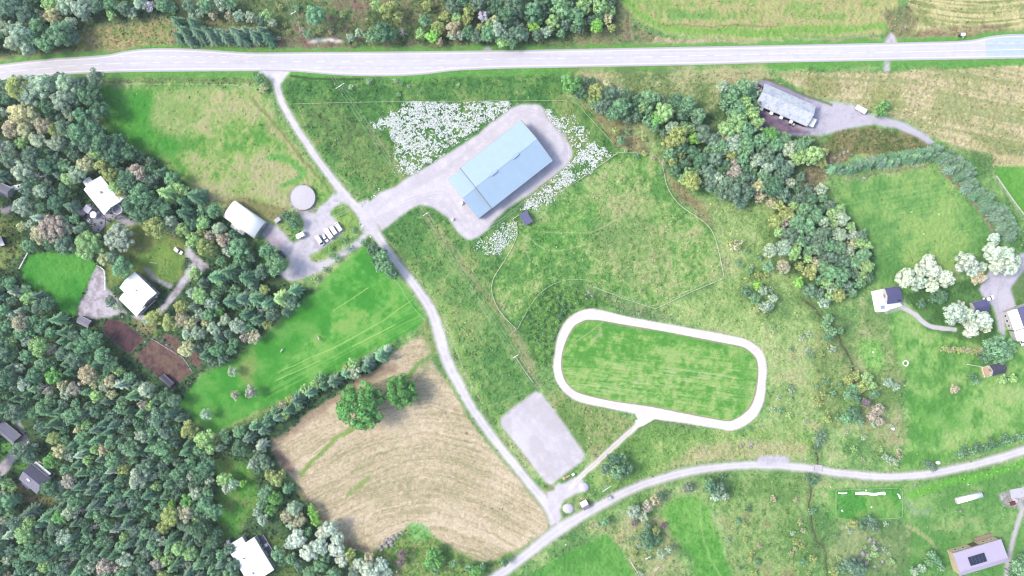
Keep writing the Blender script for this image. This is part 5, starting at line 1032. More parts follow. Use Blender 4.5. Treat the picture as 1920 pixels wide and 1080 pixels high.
fx = np.concatenate(fx); fy = np.concatenate(fy); n = len(fx)
cw = np.tile(np.array([[0.74, 0.77, 0.72]]), (n, 1))*NR.uniform(0.7, 1.1, n)[:, None]
tufts('white_wildflowers', fx, fy, NR.uniform(0.12, 0.31, n), np.clip(cw, 0, .82), 0.35, 'white mayweed flowering thickly around the gravel yard', 'wildflowers', (0.25, 0.5))
print('tufts', len(px), 'flowers', n)
# undergrowth below the trees
n = 30000; px = NR.uniform(-30, 740, n); py = NR.uniform(-20, 1100, n); j, i = g_at(px, py); k = (ZONE[j, i] == ZN.index('forest_floor')); px, py, j, i = px[k], py[k], j[k], i[k]
c = np.tile(to_alb(np.array([[86,120,80]])), (len(px), 1))*NR.uniform(0.5, 1.7, len(px))[:, None]
tufts('undergrowth', px, py, NR.uniform(0.35, 0.9, len(px)), c, 0.6, 'dark undergrowth of ferns and brush on the forest floor', 'undergrowth', (0.1, 1.4))
# ------------------------------------------------------------------ buildings
def ang(dx, dy): return math.atan2(-dy, dx)         # direction of a photo vector as a world angle
def site(px, py, z): return P(px, py, z)             # (px,py) is where the eaves centre is seen
def window_set(root, L, W, he, side, xs, z0=1.0, w=1.1, h=1.2, name='window'):
    for x in xs:
        b = MB(); f = MB()
        if side in ('S', 'N'):
            y = (-W/2 if side == 'S' else W/2); s = -1 if side == 'S' else 1
            f.box(x-w/2-.1, x+w/2+.1, min(y, y+s*.06), max(y, y+s*.06), z0-.1, z0+h+.1); b.box(x-w/2, x+w/2, min(y+s*.06, y+s*.08), max(y+s*.06, y+s*.08), z0, z0+h)
        else:
            X0 = (-L/2 if side == 'W' else L/2); s = -1 if side == 'W' else 1
            f.box(min(X0, X0+s*.06), max(X0, X0+s*.06), x-w/2-.1, x+w/2+.1, z0-.1, z0+h+.1); b.box(min(X0+s*.06, X0+s*.08), max(X0+s*.06, X0+s*.08), x-w/2, x+w/2, z0, z0+h)
        o = f.build(name, MT['paint_white'], root); b.build('pane', MT['glass'], o)
def door(root, x, y, nrm, w=1.0, h=2.1, m='wood', z=0.05):
    b = MB(); s = .05
    if nrm in ('S', 'N'):
        k = -1 if nrm == 'S' else 1; b.box(x-w/2, x+w/2, min(y, y+k*.07), max(y, y+k*.07), z, z+h); hb = MB().box(x+w/2-.2, x+w/2-.1, min(y+k*.07, y+k*.12), max(y+k*.07, y+k*.12), z+h*.48, z+h*.52)
    else:
        k = -1 if nrm == 'W' else 1; b.box(min(x, x+k*.07), max(x, x+k*.07), y-w/2, y+w/2, z, z+h); hb = MB().box(min(x+k*.07, x+k*.12), max(x+k*.07, x+k*.12), y+w/2-.2, y+w/2-.1, z+h*.48, z+h*.52)
    o = b.build('door', MT[m], root); hb.build('handle', MT['metal'], o)
def gable(root, L, W, he, hr, wall, roof, x0=0.0, y0=0.0, over=0.5, t=0.16, ridge=0.0, wname='wall', rname='roof', foot=-0.3, mono=False):
    """walls and a pitched roof centred at x0,y0 (local), ridge along x, shifted by `ridge`"""
    w = MB(); a, b = L/2, W/2; yr = y0 + ridge
    if mono:
        w.hexa([(x0-a,y0-b,foot),(x0+a,y0-b,foot),(x0+a,y0+b,foot),(x0-a,y0+b,foot)], [(x0-a,y0-b,he),(x0+a,y0-b,he),(x0+a,y0+b,hr),(x0-a,y0+b,hr)])
        wo = w.build(wname, MT[wall], root); k = (hr-he)/W
        r = MB().slab([(x0-a-over,y0-b-over,he+t+.01-k*over),(x0+a+over,y0-b-over,he+t+.01-k*over),(x0+a+over,y0+b+over,hr+t+.01+k*over),(x0-a-over,y0+b+over,hr+t+.01+k*over)], t)
        return wo, r.build(rname, MT[roof], root)
    P5 = lambda x: [(x,y0-b,foot),(x,y0+b,foot),(x,y0+b,he),(x,yr,hr),(x,y0-b,he)]
    w.add(P5(x0-a) + P5(x0+a), [(4,3,2,1,0),(5,6,7,8,9),(0,1,6,5),(1,2,7,6),(2,3,8,7),(3,4,9,8),(4,0,5,9)])
    wo = w.build(wname, MT[wall], root)
    r = MB(); k1 = (hr-he)/(yr-(y0-b)); k2 = (hr-he)/((y0+b)-yr)
    A = [(x0-a-over,y0-b-over,he-k1*over),(x0+a+over,y0-b-over,he-k1*over),(x0+a+over,yr,hr),(x0-a-over,yr,hr)]
    B = [(x0-a-over,yr,hr),(x0+a+over,yr,hr),(x0+a+over,y0+b+over,he-k2*over),(x0-a-over,y0+b+over,he-k2*over)]
    for q in (A, B): r.slab([(p[0],p[1],p[2]+t+.02) for p in q], t)
    ro = r.build(rname, MT[roof], root)
    cap = MB(); cap.cyl((x0-a-over,yr,hr+t+.03), (x0+a+over,yr,hr+t+.03), 0.10, 0.10, 8); cap.build('ridge_cap', MT[roof], ro)
    g = MB()
    for yy, kk, sg in ((y0-b-over, k1, -1), (y0+b+over, k2, 1)): g.box(x0-a-over, x0+a+over, min(yy, yy+sg*.12), max(yy, yy+sg*.12), he-kk*over-.05, he-kk*over+.10)
    g.build('gutter', MT['metal'], ro)
    return wo, ro
def chimney(ro, x, y, z0, z1, s=0.6, m='paint_white'):
    MB().box(x-s/2, x+s/2, y-s/2, y+s/2, z0, z1).build('chimney', MT[m], ro)
def bld(name, px, py, h, a, label, cat): 
    p = site(px, py, h); return empty(name, (p.x, p.y, 0), a, label, cat)

# the big blue hall
MT['barge_shade'] = mat('dark_trim_and_step_shade', (150,150,160), .7, .1, 1)  # dark trim that also paints the shadow line at the annex step
a = ang(116, -91); h = 5.5; p = site(949.5, 308, h)
e = empty('riding_hall', (p.x, p.y, 0), a, 'large pale blue hall with lower end annex standing in the gravel yard', 'hall')
L, W = 37.2, 24.6
wo, ro = gable(e, L-1, W-1, h, 8.2, 'wall_blue', 'roof_blue')
an = MB(); gable(e, 8.2, W-1.2, 3.7, 6.2, 'wall_blue', 'roof_blue', x0=-(L-1)/2-4.15, wname='annex_wall', rname='annex_roof', over=0.0+0.25)
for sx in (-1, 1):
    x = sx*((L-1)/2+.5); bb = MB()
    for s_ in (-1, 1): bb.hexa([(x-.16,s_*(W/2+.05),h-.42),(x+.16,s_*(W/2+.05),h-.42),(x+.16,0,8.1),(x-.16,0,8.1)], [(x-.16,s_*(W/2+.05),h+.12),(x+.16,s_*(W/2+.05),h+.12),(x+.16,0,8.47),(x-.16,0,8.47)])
    bb.build('barge_shade_board', MT['barge_shade'], ro)
for x in (-7.6, 5.4):
    v = MB(); v.box(x-1.7, x+1.7, -0.45, 0.45, 8.1, 8.75); v.box(x-1.85, x+1.85, -0.62, 0.62, 8.75, 8.85); v.build('ridge_vent', MT['roof_blue'], ro)
for x in (-12, -4, 4, 12): window_set(e, L-1, W-1, h, 'S', [x], 2.2, 2.6, 1.1); window_set(e, L-1, W-1, h, 'N', [x], 2.2, 2.6, 1.1)
MB().box((L-1)/2, (L-1)/2+.1, -2, 2, 0.05, 4.2).build('sliding_door', MT['metal'], e)
MB().box(-(L-1)/2-8.34, -(L-1)/2-8.25, -1.6, 1.6, 0.05, 3.2).build('annex_door', MT['metal'], e)
ML = MB()
for k in range(3): ML.cyl((-(L-1)/2-8.6, -3+0.9*k, 0.3), (-(L-1)/2-8.6, -3+0.9*k, 1.2), 0.35, 0.35, 10)
# small items at the hall
def single(name, mb, m, px, py, rz, label, cat, z=0.0, bevel=0.0, smooth=False, group=None):
    p = P(px, py, 0); o = mb.build(name, MT[m], None, smooth, bevel, (p.x, p.y, z), rz); return tag(o, label, cat, group)
e = empty('bulk_bag', P(866.5, 381.5), 0.6, 'white tied bulk bag against the blue hall annex', 'bag')
b = MB(); b.add([(-.7,-.6,0),(.7,-.6,0),(.8,.6,0),(-.7,.7,0),(-.8,-.75,.7),(.8,-.7,.75),(.85,.75,.7),(-.85,.8,.72),(-.5,-.5,1.2),(.55,-.5,1.25),(.5,.5,1.2),(-.5,.5,1.15)], [(3,2,1,0),(0,1,5,4),(1,2,6,5),(2,3,7,6),(3,0,4,7),(4,5,9,8),(5,6,10,9),(6,7,11,10),(7,4,8,11),(8,9,10,11)])
b.build('sack', MT['tent_white'], e, True); MB().cyl((-.5,-.5,1.15), (0,0,1.6), .05).cyl((.5,.5,1.15), (0,0,1.6), .05).build('lifting_straps', MT['paint_white'], e)
e = empty('round_bale', P(848.5, 411.5), 0.4, 'white wrapped round bale standing on the gravel edge of the yard', 'bale')
MB().cyl((0,0,0), (0,0,1.25), 0.72, 0.68, 16).build('bale_body', MT['tent_white'], e, bevel=0.12); MB().cyl((0,0,1.25), (0,0,1.29), 0.45, 0.4, 12).build('wrap_end', MT['concrete'], e)
# field shed
a = ang(12.5, 21.5); e = bld('field_shed', 986, 409, 3.0, a, 'small dark slate blue roofed shelter at the pasture corner', 'shed')
gable(e, 5.5, 3.5, 2.5, 3.1, 'darkwood', 'roof_navy', over=0.35, mono=True); MB().box(-2.0, 2.0, -1.78, -1.74, 0.05, 2.1).build('shaded_front_panel', MT['black'], e)  # black panel paints the shade inside the open shelter
# barrel hall
a = ang(58, 40.5); e = bld('barrel_roofed_hall', 459.5, 412, 3.0, a, 'white barrel roofed tent hall between the wood and the farmyard', 'hall')
L, W = 18.2, 9.6; n = 16; b = MB(); arc = [(W/2*math.cos(math.pi*k/n), 2.6 + 2.4*math.sin(math.pi*k/n)**0.6) for k in range(n+1)]
vs = [(x, y, z) for x in (-L/2, L/2) for y, z in arc]; fs = [(k+1, k, n+1+k, n+2+k) for k in range(n)]
b.add(vs, fs); o = b.build('barrel_roof', MT['tent_white'], e, True); sol = o.modifiers.new('thick', 'SOLIDIFY'); sol.thickness = 0.12
w = MB(); w.box(-L/2+.1, L/2-.1, -W/2+.05, -W/2+.2, -.2, 2.3); w.box(-L/2+.1, L/2-.1, W/2-.2, W/2-.05, -.2, 2.3); w.build('side_wall', MT['wall_white'], e)
for sx in (-1, 1):
    g = MB(); x = sx*(L/2-.25); pts = [(x, W/2, 0)] + [(x, y*0.98, z-.08) for y, z in arc] + [(x, -W/2, 0)]
    g.add(pts, [tuple(range(len(pts)))]); o = g.build('end_wall', MT['wall_white'], e)
    MB().box(min(x, x+sx*.1), max(x, x+sx*.1), -2, 2, 0, 3.6).build('roller_door', MT['metal'], o)
for k in range(5): MB().add([(-L/2+.3+k*(L-.6)/4-.05, y*1.01, z+.05) for y, z in arc] + [(-L/2+.3+k*(L-.6)/4+.05, y*1.01, z+.05) for y, z in arc], [(j+1, j, n+1+j, n+2+j) for j in range(n)]).build('roof_rib', MT['paint_white'], e)
a2 = MB(); a2.slab([(-4.5,-W/2-2.2,2.0),(3,-W/2-2.2,2.0),(3,-W/2+.1,2.7),(-4.5,-W/2+.1,2.7)], .12); a2.box(-4.4,2.9,-W/2-2.1,-W/2,-.2,1.85); a2.build('lean_to', MT['roof_white'], e)
# round tank
e = empty('slurry_tank', P(569, 371), 0, 'round pale grey covered tank beside the farmyard', 'tank')
R = 6.1; b = MB(); n = 40
for k in range(n):
    t0, t1 = 6.2832*k/n, 6.2832*(k+1)/n
    q = lambda r, t: (r*math.cos(t), r*math.sin(t)); b.hexa([(*q(R-.2,t0),-.2),(*q(R,t0),-.2),(*q(R,t1),-.2),(*q(R-.2,t1),-.2)], [(*q(R-.2,t0),1.5),(*q(R,t0),1.5),(*q(R,t1),1.5),(*q(R-.2,t1),1.5)])
b.build('tank_wall', MT['concrete'], e)
b = MB(); rings = [(R-.25, 1.35), (R*.6, 1.5), (R*.25, 1.62), (0.01, 1.66)]; vs = []; fs = []
for r_, z_ in rings: vs += [(r_*math.cos(6.2832*k/n), r_*math.sin(6.2832*k/n), z_) for k in range(n)]
for i_ in range(3): fs += [(i_*n+k, i_*n+(k+1)%n, (i_+1)*n+(k+1)%n, (i_+1)*n+k) for k in range(n)]
b.add(vs, fs); b.build('tank_cover', MT['cover_grey'], e); MB().cyl((4.5,-4.2,0), (4.5,-4.2,2.0), .12).build('filler_pipe', MT['metal'], e)
# the parasol house (upper white house)
a = ang(32, 40); e = bld('villa', 191, 366, 5.0, a, 'white roofed house with octagonal railed balcony in the upper wood', 'house')
gable(e, 14.6, 9.4, 4.6, 6.1, 'wall_white', 'roof_white')
gable(e, 5.6, 3.4, 3.6, 4.4, 'wall_white', 'roof_white', x0=4.4, y0=6.2, wname='wing_wall', rname='wing_roof', over=.3)
gable(e, 4.2, 3.6, 3.2, 3.9, 'wall_white', 'roof_white', x0=-9.3, y0=-1.9, wname='porch_wall', rname='porch_roof', over=.25)
bc = MB(); oc = [(9.2+2.4*math.cos(k*math.pi/4+.39), 0.8+2.4*math.sin(k*math.pi/4+.39)) for k in range(8)]
bc.prism(oc, 2.5, 2.7); bo = bc.build('balcony', MT['stone'], e); rl = MB()
for k in range(8):
    p0, p1 = oc[k], oc[(k+1) % 8]; rl.cyl((*p0, 2.7), (*p0, 3.6), .06); rl.cyl((*p0, 3.6), (*p1, 3.6), .12); rl.cyl((*p0, 3.1), (*p1, 3.1), .04)
    rl.cyl((*p0, 0), (*p0, 2.5), .08)
rl.build('railing', MT['paint_white'], bo)
for k in (-5, -2, 1, 4): window_set(e, 14.6, 9.4, 4.6, 'S', [k], 1.0)
window_set(e, 14.6, 9.4, 4.6, 'E', [-1.5, 1.5], 3.0); door(e, 5.8, -4.7, 'S')
MB().box(-1.2, -.7, .8, 1.3, 5.6, 6.9).box(-.6, -.3, .6, .9, 5.6, 6.6).build('chimney', MT['concrete'], e)
# its terrace with pavilion and parasol
b = MB(); tp = [(154,394),(163,384),(171,382),(198,408),(197,424),(187,436),(178,433),(165,414),(155,405)]; c0 = P(176, 410)
b.prism([((P(x, y)-c0).x, (P(x, y)-c0).y) for x, y in tp][::-1], -.2, .35); e = empty('terrace', (c0.x, c0.y, 0), 0, 'grey paved raised terrace below the parasol house', 'terrace')
b.build('paving', MT['stone'], e); rl = MB(); tpl = [((P(x, y)-c0).x, (P(x, y)-c0).y) for x, y in tp]
for k in range(3, 9):
    p0, p1 = tpl[k], tpl[(k+1) % 9]; rl.cyl((*p0, .35), (*p0, 1.3), .05); rl.cyl((*p0, 1.3), (*p1, 1.3), .05)
rl.build('railing', MT['metal'], e)
a = ang(12, 9); e = bld('garden_pavilion', 163, 392, 2.8, a, 'square pale grey roofed pavilion on the terrace', 'pavilion')
b = MB(); [b.cyl((x, y, .35), (x, y, 2.5), .08) for x in (-1.4, 1.4) for y in (-1.4, 1.4)]; b.build('posts', MT['paint_white'], e); MB().slab([(-1.7,-1.7,2.55),(1.7,-1.7,2.55),(1.7,1.7,2.8),(-1.7,1.7,2.8)], .12).build('roof', MT['concrete'], e)
a = ang(12, 9); e = bld('garden_shed', 153, 399, 2.4, a - .1, 'low dark boarded shed beside the square pavilion', 'shed'); gable(e, 3.2, 2.8, 2.1, 2.5, 'brown' and 'wall_brown', 'roof_dark', over=.2, mono=True)
e = empty('parasol', P(174.5, 402.5)*(1-2.6/CAM_H) + Vector((0,0,.35)), 0, 'round white parasol open on the dark terrace', 'parasol')
b = MB(); n = 16; b.add([(0,0,2.75)] + [(1.62*math.cos(6.2832*k/n), 1.62*math.sin(6.2832*k/n), 2.2) for k in range(n)], [(0, 1+k, 1+(k+1) % n) for k in range(n)]); o = b.build('canopy', MT['tent_white'], e); o.modifiers.new('t', 'SOLIDIFY').thickness = 0.03
MB().cyl((0,0,0), (0,0,2.75), .04).build('pole', MT['metal'], e); MB().cyl((0,0,0), (0,0,.1), .35, .3, 12).build('base', MT['concrete'], e)
e = empty('barbecue', P(174.5, 425) + Vector((0,0,.35)), .3, 'round black kettle barbecue on the grey terrace', 'barbecue'); MB().cyl((0,0,.6), (0,0,.95), .3, .42, 12).cyl((0,0,.95), (0,0,1.2), .42, .1, 12).build('bowl', MT['black'], e)
for k in range(3): MB().cyl((.3*math.cos(k*2.09), .3*math.sin(k*2.09), 0), (.12*math.cos(k*2.09), .12*math.sin(k*2.09), .7), .03).build('leg', MT['metal'], e)
def table_set(px, py, rz, lt, lc, z=0.35, n=4):
    e = empty('garden_table', P(px, py) + Vector((0,0,z)), rz, lt, 'table'); MB().box(-.75,.75,-.45,.45,.7,.76).build('tabletop', MT['paint_white'], e)
    for x in (-.65, .65):
        for y in (-.35, .35): MB().box(x-.04,x+.04,y-.04,y+.04,0,.70).build('leg', MT['paint_white'], e)
    for k in range(n):
        x = (-.4, .4)[k % 2]; y = (-.85, .85)[k//2]; s = 1 if y > 0 else -1
        c = P(px, py) + Matrix.Rotation(rz, 3, 'Z') @ Vector((x, y, 0)); c.z = z
        e2 = empty('garden_chair', c, rz, f"{['first','second','third','fourth'][k]} white chair around {lc}", 'chair', 'white garden chairs'); MB().box(-.22,.22,-.22,.22,.42,.47).build('seat', MT['paint_white'], e2); MB().box(-.22,.22,s*.2-.02,s*.2+.02,.47,.95).build('backrest', MT['paint_white'], e2)
        for xx in (-.2,.2):
            for yy in (-.18,.18): MB().box(xx-.02,xx+.02,yy-.02,yy+.02,0,.42).build('leg', MT['paint_white'], e2)
table_set(169, 414, .8, 'white garden table on the grey terrace near the parasol', 'the terrace table', .35, 4)
# lower white house
a = ang(41, 40); e = bld('white_villa', 254, 549, 5.0, a, 'large white roofed house with corner notch on the gravel forecourt', 'house')
gable(e, 13.6, 9.5, 4.8, 6.3, 'wall_white', 'roof_white', y0=1.6)
gable(e, 11.4, 5.6, 4.2, 5.0, 'wall_white', 'roof_white', x0=2.0, y0=-4.9, wname='wing_wall', rname='wing_roof', over=.35)
for k in (-4, -1, 2, 5): window_set(e, 13.6, 12.7, 4.8, 'N', [k], 1.0)
bo = MB().box(7.35, 8.6, -5, 3.5, 2.3, 2.45).build('balcony', MT['darkwood'], e); rl = MB()
for k in range(8): rl.cyl((8.55, -5+k*1.21, 2.45), (8.55, -5+k*1.21, 3.4), .04)
rl.cyl((8.55,-5,3.4), (8.55,3.5,3.4), .05); rl.build('railing', MT['paint_white'], bo)
door(e, 6.8, -1, 'E'); MB().box(-.3,.3,1.3,1.9,5.8,7.0).build('chimney', MT['concrete'], e)
single('storage_box', MB().box(-.55,.55,-.45,.45,0,.9).box(-.6,.6,-.5,.5,.9,1.0), 'paint_white', 294, 556, a, 'white lidded storage box at the corner of the gravel yard house', 'box', bevel=.03)
b = MB(); [b.cyl((x, -.9, 0), (x, -.9, 1.5), .04) for x in (-1, 1)]; [b.cyl((x, .9, 0), (x, .9, 1.5), .04) for x in (-1, 1)]; b.cyl((-1,-.9,1.5), (1,-.9,1.5), .06); b.cyl((-1,.9,1.5), (1,.9,1.5), .06); b.cyl((1,-.9,1.5), (1,.9,1.5), .06)
single('pergola_frame', b, 'paint_white', 273, 574, a+1.5, 'white open pergola frame by the lower corner of the gravel yard house', 'pergola')
# houses at the left edge
a = ang(20, 8); e = bld('edge_house', 2, 355, 4, a, 'small grey roofed house cut by the left edge', 'house'); gable(e, 7.5, 4.2, 3.6, 5.0, 'wall_white', 'roof_grey'); window_set(e, 7.5, 4.2, 3.6, 'S', [2], 1.0); door(e, 0, -2.1, 'S')
single('glass_frame', MB().box(-2.2,2.2,-1.1,1.1,0,.7).box(-2.3,2.3,-1.2,1.2,.7,.8), 'roof_white', 33, 352, ang(20,-4), 'white framed cold frame beside the left edge house', 'cold frame')
e = bld('white_shed', -2, 453, 3, ang(8, 20), 'white walled shed just showing at the left edge', 'shed'); gable(e, 4.4, 2.6, 2.6, 3.2, 'wall_red', 'roof_white', over=.25)
a = ang(34, 28); e = bld('cottage', 62.5, 898, 4.4, a, 'dark and light grey roofed cottage with white chimney in the wood clearing', 'cottage')
gable(e, 10.4, 8.6, 3.8, 5.6, 'wall_white', 'roof_grey', ridge=0.6); MB().slab([(-5.5,.75,5.78),(5.5,.75,5.78),(5.5,4.55,4.0),(-5.5,4.55,4.0)], .06).build('dark_upper_roof', MT['roof_dark'], e)
MB().box(-1.9,-.3,-1.3,-.6,4.6,5.9).build('chimney', MT['paint_white'], e); bo = MB().box(-5.2,5.2,4.35,6.0,.1,.35).build('porch_deck', MT['concrete'], e); MB().slab([(-5.2,4.8,2.6),(4.2,4.8,2.6),(4.2,6.1,2.4),(-5.2,6.1,2.4)], .1).build('porch_roof', MT['roof_white'], bo)
gable(e, 4.4, 2.0, 2.6, 3.1, 'wall_white', 'roof_navy', x0=-1.4, y0=-5.5, over=.15, wname='veranda_wall', rname='veranda_roof', mono=True); window_set(e, 10.4, 8.6, 3.8, 'E', [-2, 1], 1.0); door(e, -5.2, -1, 'W')
a = ang(30, 25); e = bld('brown_shed', 13, 812, 3.6, a, 'brown boarded outbuilding with lilac roof edge at the left edge', 'outbuilding'); gable(e, 10.4, 4.8, 3.0, 4.6, 'wall_brown', 'roof_grey', ridge=-.4); door(e, 5.2, 0, 'E', 1.2, 2.0); window_set(e, 10.4, 4.8, 3, 'N', [-2, 2], 1.2, .8, .8)
# house at the bottom edge
a = ang(36.5, 60); e = bld('flat_roofed_villa', 472, 1052, 4.6, a, 'large white roofed house with timber deck cut by the bottom edge', 'house')
gable(e, 17.6, 13.0, 4.4, 5.6, 'wall_white', 'roof_white', over=.4); gable(e, 5.6, 6.4, 3.4, 4.3, 'wall_white', 'roof_white', x0=-9.2, y0=-0.6-1.4, wname='wing_wall', rname='wing_roof', over=.3)
MB().box(-3.6,-3.0,-2.4,-1.8,5.2,6.6).box(4.6,5.8,-2.2,-1.8,5.2,6.2).build('chimney', MT['concrete'], e); window_set(e, 17.6, 13, 4.4, 'N', [-5, -1, 3], 1.0); door(e, -3, 6.5, 'N')
MB().box(-7.4, 2.0, 6.62, 9.6, .1, .5).build('deck', MT['darkwood'], e); rl = MB(); [rl.cyl((-7.4+k*1.34, 9.55, .5), (-7.4+k*1.34, 9.55, 1.4), .05) for k in range(8)]; rl.cyl((-7.4,9.55,1.4), (2,9.55,1.4), .06); rl.build('railing', MT['paint_white'], e)
table_set(501, 1020, a, 'white table on the deck of the bottom edge house', 'the deck table', .5, 4)
e = bld('white_hut', 427.5, 1019, 2.2, ang(3, 10), 'tiny white roofed tool hut beside the bottom edge house', 'hut'); gable(e, 2.7, 1.1, 1.8, 2.2, 'wall_white', 'roof_white', over=.12)
# small sheds left
e = bld('grey_shed', 156, 603, 2.8, ang(20, 10), 'narrow grey felt roofed shed at the foot of the green lawn', 'shed'); gable(e, 5.8, 3.0, 2.3, 2.9, 'wall_brown', 'roof_grey', over=.25); door(e, 0, -1.5, 'S')
e = bld('long_dark_shed', 312, 714, 2.4, ang(20, 18), 'long dark low shed at the end of the bare soil bed', 'shed'); gable(e, 6.4, 2.2, 2.0, 2.5, 'wall_brown', 'roof_dark', over=.2); door(e, 3.2, 0, 'E', .9, 1.8)
# top right barn
a = ang(94, 41); e = bld('old_barn', 1474, 196, 4.6, a, 'long old barn with patchy silver corrugated roof beside the upper fields', 'barn')
gable(e, 26, 9.8, 4.2, 6.8, 'wall_red', 'roof_old', over=.5); b = MB()
for k in range(5): bx = -11.5 + k*4.6; MB().box(bx, bx+3.4, -4.98, -4.9, 0.05, 3.0).build('shaded_bay_panel', MT['black'], e)  # black sheets on the wall stand in for the dark bay interiors
for k in range(4): MB().slab([(-10.5+k*5.2,-7.2+.6,2.7),(-8.8+k*5.2,-7.2+.6,2.7),(-8.8+k*5.2,-4.9,3.1),(-10.5+k*5.2,-4.9,3.1)], .08).build('canopy', MT['roof_white'], e)
e = bld('small_white_shed', 1523, 229, 2.8, a, 'small plain white roofed shed at the end of the old barn', 'shed'); gable(e, 2.6, 3.6, 2.3, 2.8, 'wall_white', 'roof_white', over=.2, mono=True)
single('log_stack', MB().box(-1.6,1.6,-.5,.5,0,1.2).box(-1.8,1.8,-.7,.7,1.2,1.3), 'wall_red', 1421, 167, ang(4,-10), 'reddish stack of boards under the trees beside the old barn', 'wood stack')
# cabin with white terrace
b = MB(); tp = [(1633,546),(1680,537),(1684,562),(1690,573),(1665,581),(1656,584),(1641,585),(1637,566)]; c0 = P(1660, 560); e = empty('white_terrace', (c0.x, c0.y, 0), 0, 'white boarded terrace wrapping the dark roofed cabin', 'terrace')
b.prism([((P(x, y)-c0).x, (P(x, y)-c0).y) for x, y in tp][::-1], -.2, .5); b.build('decking', MT['paint_white'], e); tpl = [((P(x, y)-c0).x, (P(x, y)-c0).y) for x, y in tp]; rl = MB()
for k in (4, 5, 6, 7, 0):
    p0, p1 = tpl[k], tpl[(k+1) % 8]; rl.cyl((*p0, .5), (*p0, 1.5), .06); rl.cyl((*p0, 1.5), (*p1, 1.5), .08); rl.cyl((*p0, 1.0), (*p1, 1.0), .04)
rl.build('railing', MT['paint_white'], e)
e = empty('hot_tub', P(1652, 576) + Vector((0,0,.5)), ang(10,-2), 'square pale blue hot tub on the white terrace', 'hot tub'); MB().box(-1.05,1.05,-1.0,1.0,0,.8).build('tub', MT['paint_white'], e, bevel=.06); MB().box(-.9,.9,-.85,.85,.8,.83).build('water', MT['water'], e)
for k, x in enumerate((1648.5, 1653.5)):
    e = empty('sun_lounger', P(x, 581.5) + Vector((0,0,.5)), 1.4, f"{('left','right')[k]} one of two white loungers below the hot tub", 'lounger', 'white loungers'); MB().box(-.7,.5,-.3,.3,.3,.38).build('bed', MT['tent_white'], e); MB().hexa([(.5,-.3,.3),(.9,-.3,.6),(.9,.3,.6),(.5,.3,.3)], [(.5,-.3,.38),(.88,-.3,.7),(.88,.3,.7),(.5,.3,.38)]).build('backrest', MT['tent_white'], e)
    for x_ in (-.6,.4): MB().box(x_-.03,x_+.03,-.28,.28,0,.3).build('leg', MT['metal'], e)
a = ang(28, -4); e = bld('dark_cabin', 1675, 553.5, 3.6, a, 'dark slate roofed cabin opening onto the white terrace', 'cabin'); gable(e, 6.2, 7.0, 3.4, 4.8, 'wall_white', 'roof_navy', over=.4); chimney(e, 2.0, -2.9, 3.4, 5.2, .4, 'black'); door(e, -3.1, 0, 'W', 1.8); window_set(e, 6.2, 7, 3.4, 'S', [0], 1.0)
# garage and right hand house
a = ang(28, -7); e = bld('dark_garage', 1840, 575, 3.4, a, 'dark slate roofed garage between the willow and the drive', 'garage'); gable(e, 6.4, 5.0, 3.0, 4.3, 'wall_white', 'roof_navy', over=.4); MB().box(3.2,3.28,-1.5,1.5,.05,2.2).build('garage_door', MT['paint_white'], e); window_set(e, 6.4, 5, 3, 'S', [-1], 1.0, .8, .8)
a = ang(12, 34); e = bld('large_house', 1915, 596, 5, a, 'large house with sunlit white roof slope cut by the right edge', 'house')
gable(e, 9.5, 8.4, 4.6, 6.6, 'wall_white', 'roof_navy', y0=3.0, over=.4); MB().slab([(-4.9,-5.0,4.6),(4.9,-5.0,4.6),(4.9,-.6,5.2),(-4.9,-.6,5.2)], .2).build('sunlit_white_roof', MT['roof_white'], e); MB().box(-4.6,4.6,-4.7,-1.2,-.2,4.38).build('lower_wall', MT['wall_white'], e)  # sunlight on the left slope is put into its white roof colour
gable(e, 4.6, 4.0, 3.6, 4.2, 'wall_white', 'roof_white', x0=8.0, y0=-2.4, over=.25, wname='porch_wall', rname='porch_roof', mono=True); gable(e, 4.8, 4.4, 3.4, 4.2, 'wall_white', 'roof_dark', x0=8.0, y0=2.2, over=.25, wname='wing_wall', rname='wing_roof'); window_set(e, 9.2, 9.4, 4.6, 'S', [-2.5, 0, 2.5], 1.2); door(e, -4.7, 2, 'W')
# gazebo cabin
a = ang(26, -7); e = bld('black_gazebo', 1872, 692, 3.0, a, 'little black roofed summer house with a railed timber deck', 'summer house'); gable(e, 5.8, 4.6, 2.6, 4.0, 'wall_white', 'roof_dark', over=.45); door(e, -2.9, 0, 'W', 1.4); window_set(e, 5.8, 4.6, 2.6, 'S', [-1, 1.2], 1.0, .8, .8)
MB().box(-6.4,-2.95,-2.6,2.2,0,.4).build('deck', MT['timber'], e); rl = MB(); pts = [(-2.95,-2.6),(-6.4,-2.6),(-6.4,2.2),(-2.95,2.2)]
for p0, p1 in zip(pts[:-1], pts[1:]): rl.cyl((*p0, .4), (*p0, 1.4), .06); rl.cyl((*p0, 1.4), (*p1, 1.4), .09)
rl.build('railing', MT['paint_white'], e)
p = P(1813, 683); e = empty('flagpole', (p.x, p.y, 0), 0, 'tall bare white flagpole leaning across the lawn towards the black summer house', 'flagpole'); MB().cyl((0,0,0), (0,0,12), .11, .06, 10).build('pole', MT['paint_white'], e); MB().cyl((0,0,12), (0,0,12.2), .12, .02, 8).build('finial', MT['metal'], e); MB().cyl((0,0,0), (0,0,.25), .3, .25, 10).build('footing', MT['concrete'], e)
